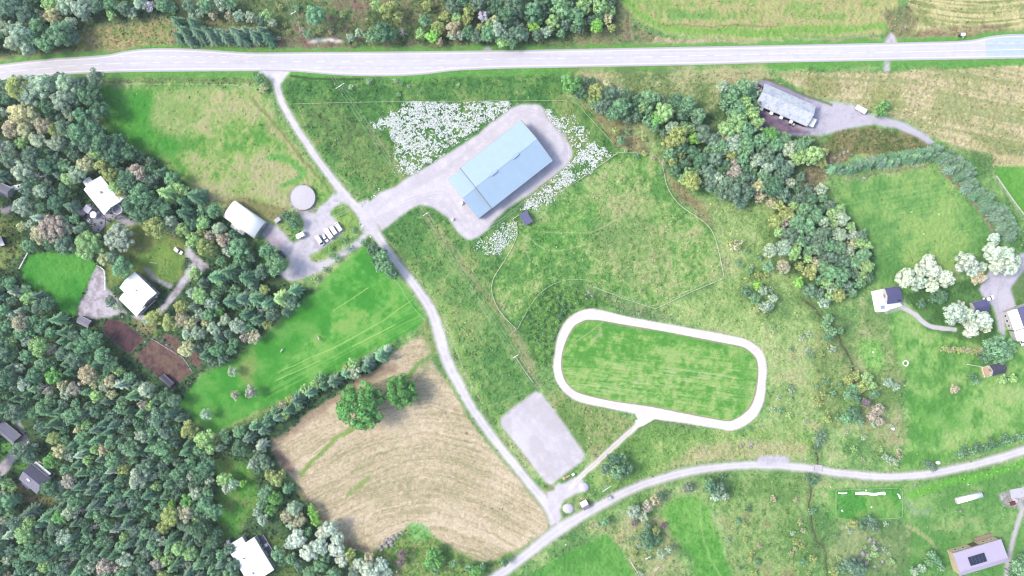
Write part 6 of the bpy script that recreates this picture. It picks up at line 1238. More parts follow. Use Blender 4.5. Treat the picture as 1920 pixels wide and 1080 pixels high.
# bottom right barn
a = ang(89, -26.5); e = bld('lilac_barn', 1839, 1046, 5.4, a, 'big barn with flat lilac metal roof and pale board walls at the lower right', 'barn')
gable(e, 23.4, 10.6, 5.0, 6.0, 'wall_yellow', 'roof_lav', over=.35, ridge=-3.2); rp = MB().slab([(-6.2,-1.9,6.32),(2.0,-1.9,6.32),(2.0,2.2,5.84),(-6.2,2.2,5.84)], .08).build('solar_panel', MT['solar'], e)
g = MB(); [g.cyl((-6.2+k*1.64,-1.9,6.34), (-6.2+k*1.64,2.2,5.86), .015, .015, 4) for k in range(6)]; g.build('panel_frame', MT['metal'], rp)
for k in (-9, -5, 5, 9): window_set(e, 23.4, 10.6, 5, 'N', [k], 1.6, 1.0, 1.0)
MB().box(-1.8, 1.8, 5.3, 5.38, .05, 3.6).build('barn_door', MT['wall_brown'], e); MB().box(2.5, 11, 5.5, 7.2, -.1, .45).build('loading_ramp', MT['wood'], e)
e = bld('white_tunnel', 1820, 935, 2.4, ang(48, -12.5), 'long plain white roofed tunnel shelter on the green slope', 'tunnel'); L, W = 12.6, 2.7; n = 10; arc = [(W/2*math.cos(math.pi*k/n), 1.2 + 1.1*math.sin(math.pi*k/n)) for k in range(n+1)]
b = MB(); b.add([(x, y, z) for x in (-L/2, L/2) for y, z in arc], [(k+1, k, n+1+k, n+2+k) for k in range(n)]); o = b.build('cover', MT['tent_white'], e, True); o.modifiers.new('t', 'SOLIDIFY').thickness = .06
MB().box(-L/2,L/2,-W/2,-W/2+.06,0,1.25).box(-L/2,L/2,W/2-.06,W/2,0,1.25).build('side_wall', MT['wall_white'], e)
for sx in (-1, 1): x = sx*(L/2-.05); MB().add([(x, W/2, 0)] + [(x, y, z) for y, z in arc] + [(x, -W/2, 0)], [tuple(range(n+3))]).build('end_wall', MT['wall_white'], e)
e = bld('roadside_hut', 1097, 947.5, 2.8, ang(-3.5, -6) + math.pi/2, 'little hut with one white and one purple roof slope by the junction', 'hut'); gable(e, 2.9, 3.8, 2.3, 3.3, 'wall_red', 'roof_white', over=.25); MB().slab([(-1.72,.04,3.57),(1.72,.04,3.57),(1.72,2.16,2.42),(-1.72,2.16,2.42)], .05).build('purple_slope', mat('purple_tile_roof', (176,156,196), .8, .2, 2, seam=(.3,'Y')), e); door(e, 1.45, 0, 'E', .8, 1.9)
# ------------------------------------------------------------------ vehicles
def wheels(e, L, W, r=0.33, xs=None):
    for x in (xs or (-L*.31, L*.31)):
        for s in (-1, 1):
            o = MB().cyl((x, s*(W/2-.22), r), (x, s*(W/2+.01), r), r, r, 14).build('wheel', MT['black'], e); MB().cyl((x, s*(W/2+.01), r), (x, s*(W/2+.03), r), r*.55, r*.5, 10).build('rim', MT['metal'], o)
def car(px, py, a, L, W, label, paint='carwhite', kind='car', cat='car', H=1.5, group=None):
    p = P(px, py, H*.6); e = empty('parked_car' if kind == 'car' else ('parked_van' if kind == 'van' else 'parked_truck'), (p.x, p.y, 0), a, label, cat, group)
    w, l = W/2, L/2; b = MB()
    if kind == 'car':
        prof = [(-l,.35,.55),(-l,.75,.92),(-l*.55,.95,1),(l*.45,.92,1),(l*.93,.72,.92),(l,.5,.8),(l,.3,.8)]
        n = len(prof); vs = [(x, -w*k, z) for x, z, k in prof] + [(x, w*k, z) for x, z, k in prof]; vs += [(-l,-w*.9,.25),(l,-w*.85,.25),(l,w*.85,.25),(-l,w*.9,.25)]
        fs = [(i, i+1, n+i+1, n+i) for i in range(n-1)] + [tuple(range(n-1,-1,-1)) + (2*n, 2*n+1), tuple(range(n, 2*n)) + (2*n+2, 2*n+3), (2*n, 2*n+3, 2*n+2, 2*n+1), (0, n, 2*n+3, 2*n), (n-1, 2*n+1, 2*n+2, 2*n-1)]
        b.add(vs, fs); b.build('body', MT[paint], e, bevel=.05)
        c = MB().hexa([(-l*.78,-w*.9,.94),(l*.42,-w*.9,.94),(l*.42,w*.9,.94),(-l*.78,w*.9,.94)], [(-l*.6,-w*.72,H-.04),(l*.08,-w*.72,H-.04),(l*.08,w*.72,H-.04),(-l*.6,w*.72,H-.04)]); o = c.build('windows', MT['glass'], e)
        MB().hexa([(-l*.62,-w*.74,H-.05),(l*.10,-w*.74,H-.05),(l*.10,w*.74,H-.05),(-l*.62,w*.74,H-.05)], [(-l*.58,-w*.7,H),(l*.06,-w*.7,H),(l*.06,w*.7,H),(-l*.58,w*.7,H)]).build('roof', MT[paint], e, bevel=.02)
    elif kind == 'van':
        b.hexa([(-l,-w,.4),(l*.62,-w,.4),(l*.62,w,.4),(-l,w,.4)], [(-l,-w*.94,H),(l*.55,-w*.94,H),(l*.55,w*.94,H),(-l,w*.94,H)]); b.hexa([(l*.6,-w,.4),(l,-w*.9,.4),(l,w*.9,.4),(l*.6,w,.4)], [(l*.6,-w*.96,1.25),(l*.97,-w*.85,1.0),(l*.97,w*.85,1.0),(l*.6,w*.96,1.25)])
        b.build('body', MT[paint], e, bevel=.05); MB().hexa([(l*.56,-w*.86,1.32),(l*.80,-w*.82,1.2),(l*.80,w*.82,1.2),(l*.56,w*.86,1.32)], [(l*.55,-w*.8,H-.12),(l*.6,-w*.8,H-.16),(l*.6,w*.8,H-.16),(l*.55,w*.8,H-.12)]).build('windscreen', MT['glass'], e)
        MB().box(-l*.2, 0.0*l+.1, -.35, .35, H, H+.08).build('roof_hatch', MT['lamp'], e)
        for s in (-1, 1): MB().box(l*.2, l*.5, min(s*w, s*(w+.01)), max(s*w, s*(w+.01)), 1.3, H-.35).build('side_window', MT['glass'], e)
    else:
        b.box(-l, l*.45, -w, w, .95, 1.05); b.box(-l, l*.4, -w, -w+.06, 1.05, 1.6).box(-l, l*.4, w-.06, w, 1.05, 1.6).box(-l, -l+.06, -w, w, 1.05, 1.6).box(l*.36, l*.42, -w, w, 1.05, 2.0); b.build('cargo_bed', MT[paint], e)
        c = MB().hexa([(l*.48,-w*.95,.6),(l,-w*.95,.6),(l,w*.95,.6),(l*.48,w*.95,.6)], [(l*.5,-w*.88,2.3),(l*.88,-w*.88,2.3),(l*.88,w*.88,2.3),(l*.5,w*.88,2.3)]); o = c.build('cab', MT[paint], e, bevel=.06); MB().hexa([(l*.96,-w*.8,1.5),(l*1.0,-w*.8,1.4),(l*1.0,w*.8,1.4),(l*.96,w*.8,1.5)], [(l*.9,-w*.8,2.2),(l*.92,-w*.8,2.15),(l*.92,w*.8,2.15),(l*.9,w*.8,2.2)]).build('windscreen', MT['glass'], o); MB().box(-l*.9, l*.9, -.4, .4, .6, .9).build('chassis', MT['black'], e)
    for s in (-1, 1):
        MB().box(l-.03, l+.02, s*w*.62-.15, s*w*.62+.15, .55, .72).build('headlight', MT['lamp'], e); MB().box(-l-.02, -l+.03, s*w*.7-.12, s*w*.7+.12, .6, .8).build('tail_light', MT['redlamp'], e)
    wheels(e, L, W); return e
def trailer(px, py, a, L, W, H, label, tongue=True, cat='trailer', name='trailer', m='carwhite', group=None):
    p = P(px, py, H*.8); e = empty(name, (p.x, p.y, 0), a, label, cat, group); l, w = L/2, W/2
    b = MB().hexa([(-l,-w,.4),(l*.8,-w,.4),(l*.8,w,.4),(-l,w,.4)], [(-l*.97,-w*.97,H),(l*.72,-w*.97,H),(l*.72,w*.97,H),(-l*.97,w*.97,H)]); b.hexa([(l*.78,-w*.98,.4),(l,-w*.6,.4),(l,w*.6,.4),(l*.78,w*.98,.4)], [(l*.72,-w*.95,H),(l*.9,-w*.6,H-.3),(l*.9,w*.6,H-.3),(l*.72,w*.95,H)])
    b.build('body', MT[m], e, bevel=.08); MB().cyl((l,0,.45), (l+1.1,0,.45), .05).build('drawbar', MT['metal'], e); MB().box(-l*.2,-l*.2+.5,-.28,.28,H,H+.07).build('roof_vent', MT['lamp'], e)
    for s in (-1, 1): MB().box(-l*.5, l*.2, min(s*w*.99, s*(w+.02)), max(s*w*.99, s*(w+.02)), 1.1, 1.6).build('side_window', MT['glass'], e)
    wheels(e, L, W, .3, (-L*.12, L*.06)); return e
g = 'vehicles parked in a row in the farmyard'
ra = ang(154, 232)
car(599.4, 450.7, ra, 5.4, 1.95, 'leftmost white camper van in the row with a dark windscreen', kind='van', cat='van', H=2.5, group=g)
car(609.7, 446.7, ra, 4.1, 1.6, 'small white car with dark windscreen, second from left in the row', group=g)
trailer(615.6, 437, ra+math.pi, 5.9, 2.25, 2.5, 'longest white caravan in the middle of the farmyard row', cat='caravan', name='caravan', group=g)
trailer(624.8, 431.5, ra+math.pi, 4.6, 2.0, 2.3, 'white horse trailer, second from right in the farmyard row', name='horse_trailer', cat='trailer', group=g)
car(634.4, 425, ra+math.pi, 4.9, 1.95, 'rightmost white van of the farmyard row next to the grass', kind='van', cat='van', H=2.2, group=g)
trailer(562.4, 441.5, ang(-190, 100), 4.4, 2.3, 2.4, 'lone white caravan parked on the left side of the farmyard', cat='caravan', name='caravan')
trailer(521, 412, ang(60, -45), 3.2, 2.1, 2.0, 'pinkish white box trailer beside the barrel roofed hall', name='box_trailer', m='concrete')
car(527.5, 478, ang(40, 60), 4.4, 1.8, 'dark blue car under the trees at the farmyard edge', 'cardark')
car(334, 470.5, ang(64, 44), 4.7, 1.9, 'white hatchback parked on the drive above the oval lawn')
car(1855, 559.5, ang(90, -28), 5.4, 2.3, 'white estate car beside the dark slate garage')
car(1917, 640, ang(10, 30), 4.4, 1.9, 'white car below the large house at the right edge')
car(1615, 205, ang(60, 34), 5.6, 2.3, 'white flatbed farm truck at the upper field edge', kind='truck', cat='truck', H=2.4)
trailer(64, 835.5, 0.02, 3.0, 1.9, 1.9, 'white box trailer beside the lane above the grey cottage', name='box_trailer')
e = empty('rowing_boat', P(50.5, 832.5) + Vector((0,0,.25)), ang(-30, 22), 'white upturned rowing boat beside the woodland lane', 'boat'); b = MB(); ns = 9; vs = []
for k in range(ns):
    t = k/(ns-1); wv = .75*math.sin(math.pi*min(1, t*.72+.30))**.8; x = -1.8 + 3.6*t; hh = .55*math.sin(math.pi*(0.15+.7*t)); vs += [(x,-wv,0),(x,-wv*.6,hh*.8),(x,0,hh),(x,wv*.6,hh*.8),(x,wv,0)]
b.add(vs, [(k*5+j, (k+1)*5+j, (k+1)*5+j+1, k*5+j+1) for k in range(ns-1) for j in range(4)] + [(0,1,2,3,4), tuple(5*(ns-1)+j for j in (4,3,2,1,0))]); b.build('hull', MT['carwhite'], e, True); MB().box(-1.6,1.6,-.03,.03,.42,.62).build('keel', MT['metal'], e)

# ------------------------------------------------------------------ two white horses on the lush field (skinned skeletons)
def horse(name, px, py, a, label):
    p = P(px, py); root = empty(name, (p.x, p.y, 0), a, label, 'horse', 'white horses grazing on the lush field')
    J = [((-.55,0,1.22),.27),((-.1,0,1.18),.29),((.4,0,1.22),.27),((.68,0,1.30),.19),((.95,0,1.12),.13),((1.2,0,.75),.10),((1.34,0,.42),.10),((1.42,0,.20),.065),((-.82,0,1.22),.20)]
    E = [(0,1),(1,2),(2,3),(3,4),(4,5),(5,6),(6,7),(0,8)]
    def chain(frm, pts):
        prev = frm
        for q, r in pts: J.append((q, r)); E.append((prev, len(J)-1)); prev = len(J)-1
    for s, dx in ((1, .12), (-1, -.10)):
        chain(2, [((.45,s*.17,1.0),.13),((.47+dx,s*.18,.62),.065),((.47+dx,s*.18,.30),.042),((.49+dx,s*.18,.10),.05),((.54+dx,s*.18,.02),.06)])
        chain(8, [((-.72,s*.18,1.0),.17),((-.60-dx,s*.19,.75),.10),((-.86-dx,s*.19,.48),.055),((-.80-dx,s*.19,.14),.048),((-.74-dx,s*.19,.02),.06)])
    me = bpy.data.meshes.new('body'); me.from_pydata([j[0] for j in J], E, []); me.update(); me.materials.append(MT['horse'])
    o = bpy.data.objects.new('body', me); COL.objects.link(o); o.parent = root
    o.modifiers.new('skin', 'SKIN'); me.skin_vertices or None
    sv = me.skin_vertices[0].data if len(me.skin_vertices) else None
    if sv is None:
        bm_ = bmesh.new(); bm_.from_mesh(me); bm_.verts.layers.skin.verify(); bm_.to_mesh(me); bm_.free(); sv = me.skin_vertices[0].data
    for k, (q, r) in enumerate(J): sv[k].radius = (r, r)
    sv[0].use_root = True; sub_ = o.modifiers.new('sub', 'SUBSURF'); sub_.levels = 1; sub_.render_levels = 2
    h = MB(); h.add([(.62,0,1.50),(.9,0,1.32),(1.15,0,.92),(1.10,.05,.82),(.84,.10,1.14),(.60,.10,1.36),(1.10,-.05,.82),(.84,-.10,1.14),(.60,-.10,1.36)], [(0,1,4,5),(1,2,3,4),(1,0,8,7),(2,1,7,6)]); m = h.build('mane', MT['horsehair'], root); m.modifiers.new('t', 'SOLIDIFY').thickness = .04
    MB().cyl((-.98,0,1.32), (-1.12,0,1.15), .06, .08, 8).cyl((-1.12,0,1.15), (-1.16,0,.55), .08, .02, 8).build('tail', MT['horsehair'], root)
    for s in (-1, 1): MB().cyl((1.20,s*.06,.84), (1.17,s*.09,.98), .035, .005, 6).build('ear', MT['horse'], root)
    return root
horse('horse', 529.5, 656.5, ang(-6, 9), 'white horse grazing, the left and lower of two on the lush field')
horse('horse', 598.5, 634, ang(4, 9), 'white horse grazing, the right and upper of two on the lush field')

# ------------------------------------------------------------------ power line
def pole(px, py, a, h=9.5, name='power_pole', label='', double=False, metal=True):
    p = P(px, py, h)        # seen at the crossarm
    e = empty(name, (p.x, p.y, 0), a, label, 'power pole', 'poles of the power line'); m = MT['metal']
    offs = (-1.3, 1.3) if double else (0,)
    for y in offs: MB().cyl((0,y,-.2), (0,y,h+.4), .17, .12, 10).build('mast', MT['postwood'], e)
    ca = MB().box(-.12,.12,-2.4 if double else -1.5,2.4 if double else 1.5,h-.12,h+.12).build('crossarm', MT['paint_white'], e)
    for y in ((-2.2, 0, 2.2) if double else (-1.35, 0, 1.35)): MB().cyl((0,y,h+.12), (0,y,h+.5), .07, .05, 8).build('insulator', MT['lamp'], ca)
    if double: MB().cyl((0,-1.3,2), (0,1.3,h-1.5), .07).cyl((0,1.3,2), (0,-1.3,h-1.5), .07).build('cross_brace', MT['metal'], e)
    return e, h
PL = [(528,-40,'beyond the top edge'),(550,24,'above the main road on the rough slope'),(637.5,161,'just below the main road'),(797,402,'beside the mouth of the hall yard'),(967,668,'between access road and oval track'),(1137,917,''),(1215,1046,'in the scrub right of the green field')]
pr = []
for k, (x, y, where) in enumerate(PL):
    x0_, y0_ = PL[max(0, k-1)][:2]; x1_, y1_ = PL[min(len(PL)-1, k+1)][:2]; dirn = ang(x1_-x0_, y1_-y0_)
    if k in (0,):
        pr.append((P(x, y, 9.5), dirn, 9.5)); continue
    dbl = k in (2, 5); hh = 10.5 if k == 5 else 9.5
    lab = 'tall double power pole with crossed braces beside the lane below the arena' if k == 5 else ('double power pole ' + where if dbl else 'single power pole ' + where)
    e_, h_p = pole(x, y, dirn, hh, label=lab, double=dbl); pr.append((P(x, y, hh), dirn, hh))
for k in range(len(pr)-1):
    wn = ['above the main road','across the main road','over the meadow west of the hall','down the long meadow','past the riding arena','across the curving lane'][k]
    b = MB()
    for off in (-1.35, 0, 1.35):
        pts = []
        for t in np.linspace(0, 1, 12):
            A, B = pr[k], pr[k+1]; pa = A[0] + Vector((-math.sin(A[1]), math.cos(A[1]), 0))*off; pb = B[0] + Vector((-math.sin(B[1]), math.cos(B[1]), 0))*off
            q = pa.lerp(pb, float(t)); q.z = pa.z*(1-t) + pb.z*t + .5 - 4*1.3*t*(1-t); pts.append(q)
        for a_, b_2 in zip(pts[:-1], pts[1:]): b.cyl(a_, b_2, .035, .035, 5, False)
    tag(b.build('power_wires', MT['wire']), 'three thin overhead wires spanning ' + wn, 'power line', 'spans of overhead wire')
e = empty('transformer', P(1141.5, 932.5), ang(40, -20), 'grey transformer kiosk at the lane below the double power pole', 'transformer'); MB().box(-.9,.9,-.7,.7,0,1.6).build('housing', MT['metal'], e, bevel=.04); MB().box(-1,1,-.8,.8,1.6,1.7).build('lid', MT['concrete'], e); MB().box(-.05,.4,-.73,-.7,.1,1.4).build('door', MT['concrete'], e)
# street signs and small posts
def rsign(px, py, a, label):
    e = empty('road_sign', P(px, py), a, label, 'sign', 'signs along the main road'); MB().cyl((0,0,-.1), (0,0,2.6), .04).build('post', MT['metal'], e); MB().box(-.03,.03,-.5,.5,1.7,2.6).build('sign_board', MT['roof_blue'], e)
rsign(1800.5, 72.5, 0.2, 'blue and white board on a post near the bus bay'); rsign(706, 145, 0.1, 'blue board on a post below the bus bay dashes'); rsign(1692.5, 54, .3, 'blue board on a post beside the upper field access')
e = empty('bus_shelter', P(1800, 72.5)*1.0 + Vector((0, 1.2, 0)), 0, 'tiny white bus shelter on the verge above the main road', 'bus shelter'); MB().slab([(-1.1,-.7,2.3),(1.1,-.7,2.3),(1.1,.7,2.5),(-1.1,.7,2.5)], .1).build('roof', MT['roof_white'], e); MB().box(-1,1,.55,.62,0,2.3).build('back_wall', MT['wall_white'], e)
for s in (-1, 1): MB().box(s-.03,s+.03,-.5,.55,0,2.25).build('side_wall', MT['glass'], e)
# ------------------------------------------------------------------ fences
postm = MB().box(-.06,.06,-.06,.06,-.2,1.25).mesh('post', MT['postwood']); tallm = MB().box(-.07,.07,-.07,.07,-.2,1.35).mesh('post', MT['paint_white'])
def fence(pts, label, spacing=4.0, rails=(1.1, .6), rw=0.038, m='tape', post=postm, smooth=True, cat='fence', rt=.02):
    c = catmull(pts, 4) if smooth and len(pts) > 2 else [tuple(map(float, p)) for p in pts]
    p0 = P(*c[0]); e = empty('fence', (p0.x, p0.y, 0), 0, label, cat)
    W3 = [P(*q) - p0 for q in c]; acc = [0]
    for a_, b_2 in zip(W3[:-1], W3[1:]): acc.append(acc[-1] + (b_2-a_).length)
    n = max(2, min(95, int(acc[-1]/spacing)+1)); ps = []
    for k in range(n):
        s = acc[-1]*k/(n-1); x = float(np.interp(s, acc, [q.x for q in W3])); y = float(np.interp(s, acc, [q.y for q in W3])); ps.append(Vector((x, y, 0)))
        o = bpy.data.objects.new('post', post); COL.objects.link(o); o.parent = e; o.location = (x, y, 0)
    for z in rails:
        b = MB()
        for a_, b_2 in zip(ps[:-1], ps[1:]):
            d = (b_2-a_).normalized(); nn = Vector((-d.y, d.x, 0))*rw; u = Vector((0,0,rt))
            A, B = a_+Vector((0,0,z)), b_2+Vector((0,0,z)); b.hexa([A-nn-u, B-nn-u, B+nn-u, A+nn-u], [A-nn+u, B-nn+u, B+nn+u, A+nn+u])
        b.build('tape' if m == 'tape' else 'rail', MT[m], e)
    return e
fence([(1158,287),(1085,338)], 'bright white tape fence along the flowers right of the hall', rw=0.075)
fence([(1085,338),(1030,372),(1000,395)], 'faint tape fence between the flowers and the pasture', rw=0.022)
fence([(973,403),(961,410),(969,425),(970,440),(958,468),(940,498),(926,520),(921,540),(926,562),(940,588),(968,617)], 'white tape fence running down from the dark field shed', rw=0.083)
fence([(1158,287),(1205,288),(1228,292),(1242,312),(1250,350),(1274,385),(1328,424),(1345,465),(1356,517)], 'curving tape fence on the belt side of the pasture', rw=0.053)
fence([(1356,522),(1300,545),(1228,579),(1170,560),(1112,537)], 'tape fence making a point above the oval track', rw=0.068, smooth=False)
fence([(1100,525),(1065,524),(1035,534),(1010,552),(990,580),(970,617)], 'tape fence curving round the dark scrub left of the oval', rw=0.053)
fence([(968,617),(955,628)], 'short tape gate fence at the lower tip of the pasture', rw=0.045)
fence([(966,668),(980,690),(1000,718)], 'short white tape fence above the riding arena', rw=0.075)
fence([(973,664),(966,668)], 'short gate rail above the white tape fence by the arena', rw=0.060)
fence([(545,196),(700,192),(960,190),(1075,191),(1090,205),(1150,270)], 'thin wire fence north of the blue roofed hall', rw=0.026, spacing=5)
fence([(690,458),(745,528),(770,570),(797,600)], 'thin wire fence between the lush field and the access road', rw=0.019, spacing=5)
fence([(38,504),(54,474)], 'white board fence on the left side of the bright lawn', rw=0.075, m='paint_white', post=tallm, spacing=2.5)
fence([(180,497),(192,502),(198,512),(198,545)], 'white board fence between the bright lawn and the gravel yard', rw=0.075, m='paint_white', post=tallm, spacing=2.5)
fence([(68,547),(80,560),(92,573)], 'pale board fence at the lower side of the bright lawn', rw=0.045, m='paint_white', post=tallm, spacing=2.5)
fence([(1182,1052),(1198,1078)], 'white board fence right of the bottom green field', rw=0.075, m='paint_white', post=tallm, spacing=2.5)
fence([(1226,1070),(1234,1062)], 'short white board fence among the scrub', rw=0.053, m='paint_white', post=tallm, spacing=2)
fence([(271,636),(243,664),(196,625)], 'low timber edging fence round the first soil bed', rw=0.060, m='wood', rails=(.35,), spacing=2.5, smooth=False)
fence([(283,634),(345,672),(360,696)], 'timber edging fence along the second soil bed', rw=0.105, m='concrete', rails=(.3,), spacing=2.5, smooth=False)
fence([(1566,918),(1690,914),(1690,970),(1600,974),(1566,970),(1566,918)], 'thin wire fence round the vegetable plot', rw=0.022, spacing=3, smooth=False)
fence([(1866,330),(1895,372),(1922,408)], 'white tape fence along the bright green paddock', rw=0.120)
fence([(1655,68),(1540,78)], 'low dark fence by the upper field access', rw=0.022, m='wood', spacing=6)
fence([(937,787),(1005,733)], 'low white board edge at the top of the riding arena', rw=0.038, m='concrete', rails=(.3,), spacing=4)
fence([(1190,600),(1192,600.4)], 'tiny marker fence on the upper side of the oval', rw=0.038, m='paint_white', rails=(.6,), spacing=1)

# ------------------------------------------------------------------ stones, heaps and other small things
def blob(px, py, r, h, label, m='rock', name='boulder', cat='boulder', seed=0, group=None, sx=1.0, rz=0.0, sub_=2, jit=.18, z=-.1):
    bm_ = bmesh.new(); bmesh.ops.create_icosphere(bm_, subdivisions=sub_, radius=1.0); r_ = random.Random(seed + int(px*7+py))
    for v in bm_.verts: k = 1 + r_.uniform(-jit, jit); v.co = Vector((v.co.x*r*k*sx, v.co.y*r*k, max(-.15, v.co.z)*h*k))
    me = bpy.data.meshes.new(name); bm_.to_mesh(me); bm_.free(); me.materials.append(MT[m]); me.polygons.foreach_set('use_smooth', [True]*len(me.polygons))
    o = bpy.data.objects.new(name, me); COL.objects.link(o); p = P(px, py); o.location = (p.x, p.y, z); o.rotation_euler = (0,0,rz); return tag(o, label, cat, group)
blob(1095, 913, 2.4, 1.6, 'pale gravel heap nearest the arena corner', 'gravelheap', 'gravel_heap', 'gravel heap', sub_=4, jit=.05, sx=1.1)
blob(1066, 953, 2.5, 1.5, 'pale gravel heap in the grass island of the junction', 'gravelheap', 'gravel_heap', 'gravel heap', sub_=4, jit=.05, sx=1.15)
blob(1058, 894+3, .9, .7, 'timber coloured heap in the grass beside the arena', 'timber', 'timber_heap', 'timber heap', sub_=3); single('white_crate', MB().box(-.7,.7,-.45,.45,0,.7).box(-.75,.75,-.5,.5,.7,.78), 'paint_white', 1074.5, 889, .6, 'white lidded crate at the arena edge', 'crate')
single('plank_stack', MB().box(-1.1,1.1,-.35,.35,0,.4).box(-1.0,1.1,-.25,.3,.4,.6), 'timber', 1064.5, 893, .55, 'stack of pale planks at the arena edge', 'plank stack')
single('pallet', MB().box(-.6,.6,-.4,.4,.1,.16).box(-.6,.6,-.4,-.3,0,.1).box(-.6,.6,.3,.4,0,.1), 'timber', 1089.5, 934, .4, 'pale timber pallet above the roadside hut', 'pallet')
# fire ring of white stones
for k in range(9):
    t = k*2*math.pi/9; blob(1698+5*math.cos(t), 681+5*math.sin(t), .45, .35, 'white stone of the ring on the open lawn', 'paint_white', 'ring_stone', 'stone', k, 'white stones of the fire ring', jit=.2)
blob(1637, 660.5, .45, .5, 'lone white stone in the bright grass by the creek', 'paint_white', seed=3); blob(1675, 804, .8, .5, 'white boulder near the field edge above the lane', 'paint_white', seed=4, sx=1.5, rz=-.5)
blob(1764, 657, .7, .8, 'pale stone at the left end of the tan hedge', 'rock', seed=5, sx=.8); blob(1759, 868, .9, .4, 'white stone beside the lane right of the round bush', 'paint_white', seed=6, sx=1.5)
blob(1851.5, 645, 1.3, 1.2, 'white covered heap under the green garden tree', 'tent_white', 'covered_heap', 'heap', seed=7, sx=1.4); blob(744, 1071.5, .55, .6, 'white round stone near the bottom of the stubble', 'paint_white', seed=8)
blob(1061, 1021.5, .45, .5, 'white stone beside the lane above the bottom green field', 'paint_white', seed=9); blob(1801, 958+.5, .55, .9, 'grey barrel shaped stone below the white tunnel', 'rock', seed=10)
blob(301, 509, .6, .7, 'grey garden stone on the oval lawn', 'rock', seed=11); blob(349, 461, .8, .9, 'grey boulder above the white hatchback', 'rock', seed=12); blob(694.5, 444, .4, .5, 'white stone at the farm drive mouth', 'paint_white', seed=13)
blob(264, 466, .8, .5, 'pale stone on the lawn above the oval', 'rock', seed=14); blob(565.5, 419.5, .5, .8, 'cream tub by the farmyard bush', 'timber', 'tub', 'tub', 15)
single('garden_bench', MB().box(-1.8,1.8,-.12,.12,.40,.46).box(-1.6,-1.5,-.1,.1,0,.4).box(1.5,1.6,-.1,.1,0,.4), 'tape', 288.5, 493, ang(14,1), 'long pale bench on the oval lawn', 'bench')
def rocks(lst, words, group, cat='rock', m='rock'):
    for k, (x, y, r) in enumerate(lst):
        lm = ['leftmost','upper left','upper','middle','right','lower','lowest','rightmost','topmost','inner','outer','hindmost'][k % 12]
        blob(x, y, r*M_PX*.72, r*M_PX*.5, f'{lm} {words}', m, 'rock', cat, k, group, sx=1.0+.5*((k*37)%10)/10, rz=k*1.3, jit=.38)
rocks([(712,1026,6),(720,1018,6),(726,1012,7),(733,1015,7),(738,1008,6),(725,1024,6),(745,1003,5),(752,999,4),(716,1031,5),(735,1022,5)], 'lilac grey rock of the pile below the stubble', 'rocks of the lilac pile')
rocks([(1624,1008,4),(1632,1012,5),(1640,1018,5),(1646,1028,4),(1618,1038,6),(1628,1042,7),(1638,1040,6),(1612,1050,5),(1625,1055,6),(1655,1052,5),(1640,1062,5)], 'stone of the heap in the lower right scrub', 'stones of the scrub heap')
rocks([(1575,290,4),(1583,286,4),(1590,284,4),(1566,296,4),(1558,303,3),(1597,290,3),(1618,338,3),(1622,334,4)], 'stone at the hedge end beside the tree belt', 'stones at the hedge end')
rocks([(1395,832,3),(1402,826,3),(1410,833,4),(1420,830,3),(1408,838,3),(1390,838,3)], 'grey stone among brush above the lane lay-by', 'stones above the lay-by')
rocks([(1098,552,3),(1104,548,4),(1110,555,3),(1100,560,3)], 'grey stone in the scrub above the oval', 'stones above the oval')
rocks([(224,589,3),(230,594,3),(258,619,3),(272,641,3),(300,632,3),(312,646,3)], 'pale stone beside the bare soil beds', 'stones by the soil beds')
# fleece rows of the vegetable plot
def fleece(pts, w, label):
    c = catmull(pts, 4); p0 = P(*c[0]); b = MB(); vs = []; r_ = random.Random(int(pts[0][0]))
    for i, q in enumerate(c):
        a_ = c[max(0, i-1)]; b_2 = c[min(len(c)-1, i+1)]; d = Vector((b_2[0]-a_[0], -(b_2[1]-a_[1]), 0)).normalized(); nn = Vector((-d.y, d.x, 0)); ww = w*r_.uniform(.75, 1.2)
        for u, z in ((-1,.02),(-.6,.35),(0,.5),(.6,.35),(1,.02)): v = P(*q) - p0 + nn*ww*u; vs.append((v.x, v.y, z*r_.uniform(.8,1.1)))
    n = len(c); b.add(vs, [(k*5+j, (k+1)*5+j, (k+1)*5+j+1, k*5+j+1) for k in range(n-1) for j in range(4)]); o = b.build('fleece_cover', MT['tent_white'], None, True, 0, (p0.x, p0.y, 0.02)); tag(o, label, 'crop cover', 'white fleece covers of the garden plot')
fleece([(1603,925.5),(1620,925),(1640,927),(1652,924.5),(1660,926)], .75, 'long white fleece row at the top of the vegetable plot'); fleece([(1682,925.5),(1686,929),(1688,935)], .4, 'short white fleece strip at the right of the vegetable plot')
fleece([(1571,924),(1580,925),(1588,924)], .35, 'short patchy fleece row at the upper left of the vegetable plot')
blob(1634, 951, .5, .5, 'white bucket shaped stone in the middle of the vegetable plot', 'paint_white', seed=20); blob(1579, 957.5, .45, .4, 'white stone in the lower left of the vegetable plot', 'paint_white', seed=21); blob(1624, 920, .4, .4, 'white stone above the fleece row', 'paint_white', seed=22); blob(1815, 908.5, .5, .4, 'white stone by the right lane verge', 'paint_white', seed=23) ; blob(1716, 909.5, .7, .5, 'white stone below the lane right of the vegetable plot', 'rock', seed=24)
for k, (x, y) in enumerate([(1722,921),(1743,916),(1765,909.5),(1808,898),(1830,894),(1851,890),(1870,884),(1891,879),(1911,874)]): T_ = None; blob(x, y, .55, .7, f"{['first','second','third','fourth','fifth','sixth','seventh','eighth','ninth'][k]} pale green sapling clump from the left along the lane verge", 'sapling_m' if 'sapling_m' in MT else MT.setdefault('sapling_m', mat('pale_young_leaves', (150,206,100), .9, .2, 3)) and 'sapling_m', 'sapling', 'sapling', k, 'saplings planted along the lane', sub_=2, jit=.3)
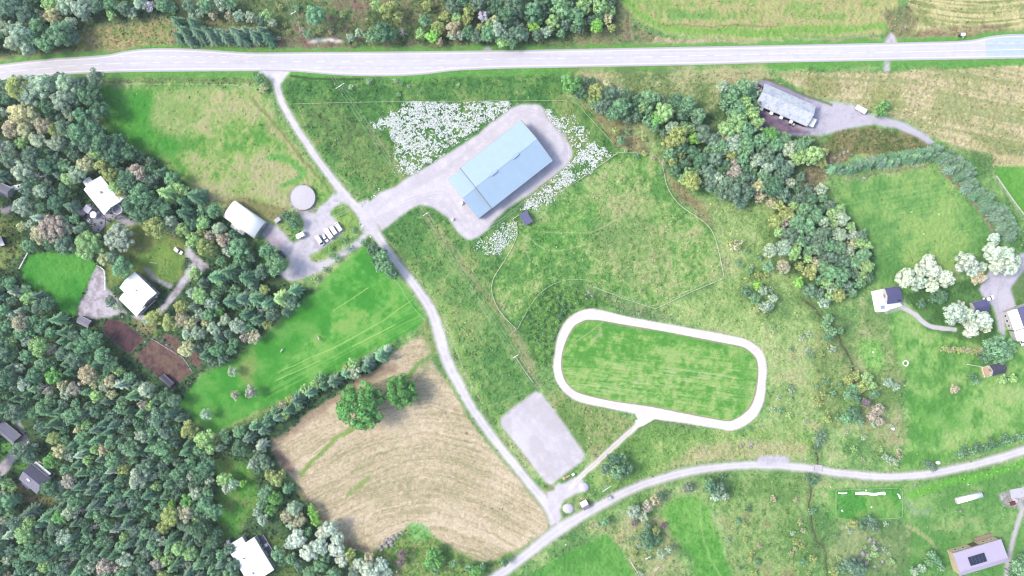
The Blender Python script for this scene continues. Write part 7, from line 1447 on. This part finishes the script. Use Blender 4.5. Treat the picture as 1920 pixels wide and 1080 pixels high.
single('bridge_deck', MB().box(-1.9,1.9,-1.5,1.5,-.3,.03).box(-2.1,-1.9,-1.6,1.6,-.2,.45).box(1.9,2.1,-1.6,1.6,-.2,.45), 'concrete', 1533, 877.5, math.pi/2-.1+math.pi/2, 'short concrete culvert bridge carrying the lane over the ditch', 'bridge')
e = empty('stack_of_junk', P(1898, 943), .3, 'dark reddish heap of farm scrap on the pale pad at the right', 'scrap heap'); MB().box(-1.3,1.2,-.9,.8,0,.7).box(-.8,.9,-.5,1.2,.7,1.1).build('scrap_boards', MT['wall_red'], e); MB().cyl((1.6,.9,0), (1.6,.9,1.0), 1.1, .9, 12).build('covered_drum', MT['concrete'], e)
e = empty('paved_pad', P(1908, 925), .2, 'pale concrete pad beside the drive at the right edge', 'concrete pad'); MB().box(-3.4,3.2,-2.4,2.4,-.1,.12).build('slab', MT['concrete'], e)
e = empty('small_tractor', P(1481.5+3, 233), ang(90, 40), 'white machine parked under the eaves of the old barn', 'tractor'); MB().box(-1.2,1.0,-.5,.5,.5,1.2).build('bonnet', MT['carwhite'], e, bevel=.05); MB().box(-1.2,-.2,-.55,.55,1.2,2.1).build('cab', MT['glass'], e, bevel=.05)
for x_, r_w in ((-.8,.6),(.75,.38)):
    for s in (-1, 1): MB().cyl((x_, s*.6, r_w), (x_, s*.85, r_w), r_w, r_w, 12).build('wheel', MT['black'], e)
# ------------------------------------------------------------------ thin summer haze between the drone and the ground
hz = bpy.data.materials.new('thin_haze'); hz.use_nodes = True; hn = hz.node_tree; hn.nodes.clear()
ho = hn.nodes.new('ShaderNodeOutputMaterial'); hv = hn.nodes.new('ShaderNodeVolumePrincipled')
hv.inputs['Color'].default_value = (0.86, 0.92, 1.0, 1); hv.inputs['Density'].default_value = 0.00008; hv.inputs['Anisotropy'].default_value = 0.2
hn.links.new(hv.outputs[0], ho.inputs['Volume'])
tag(MB().box(-3050, 3050, -3050, 3050, -2, 340).build('haze', hz), 'thin pale summer haze over the whole valley', 'haze', None, 'stuff')
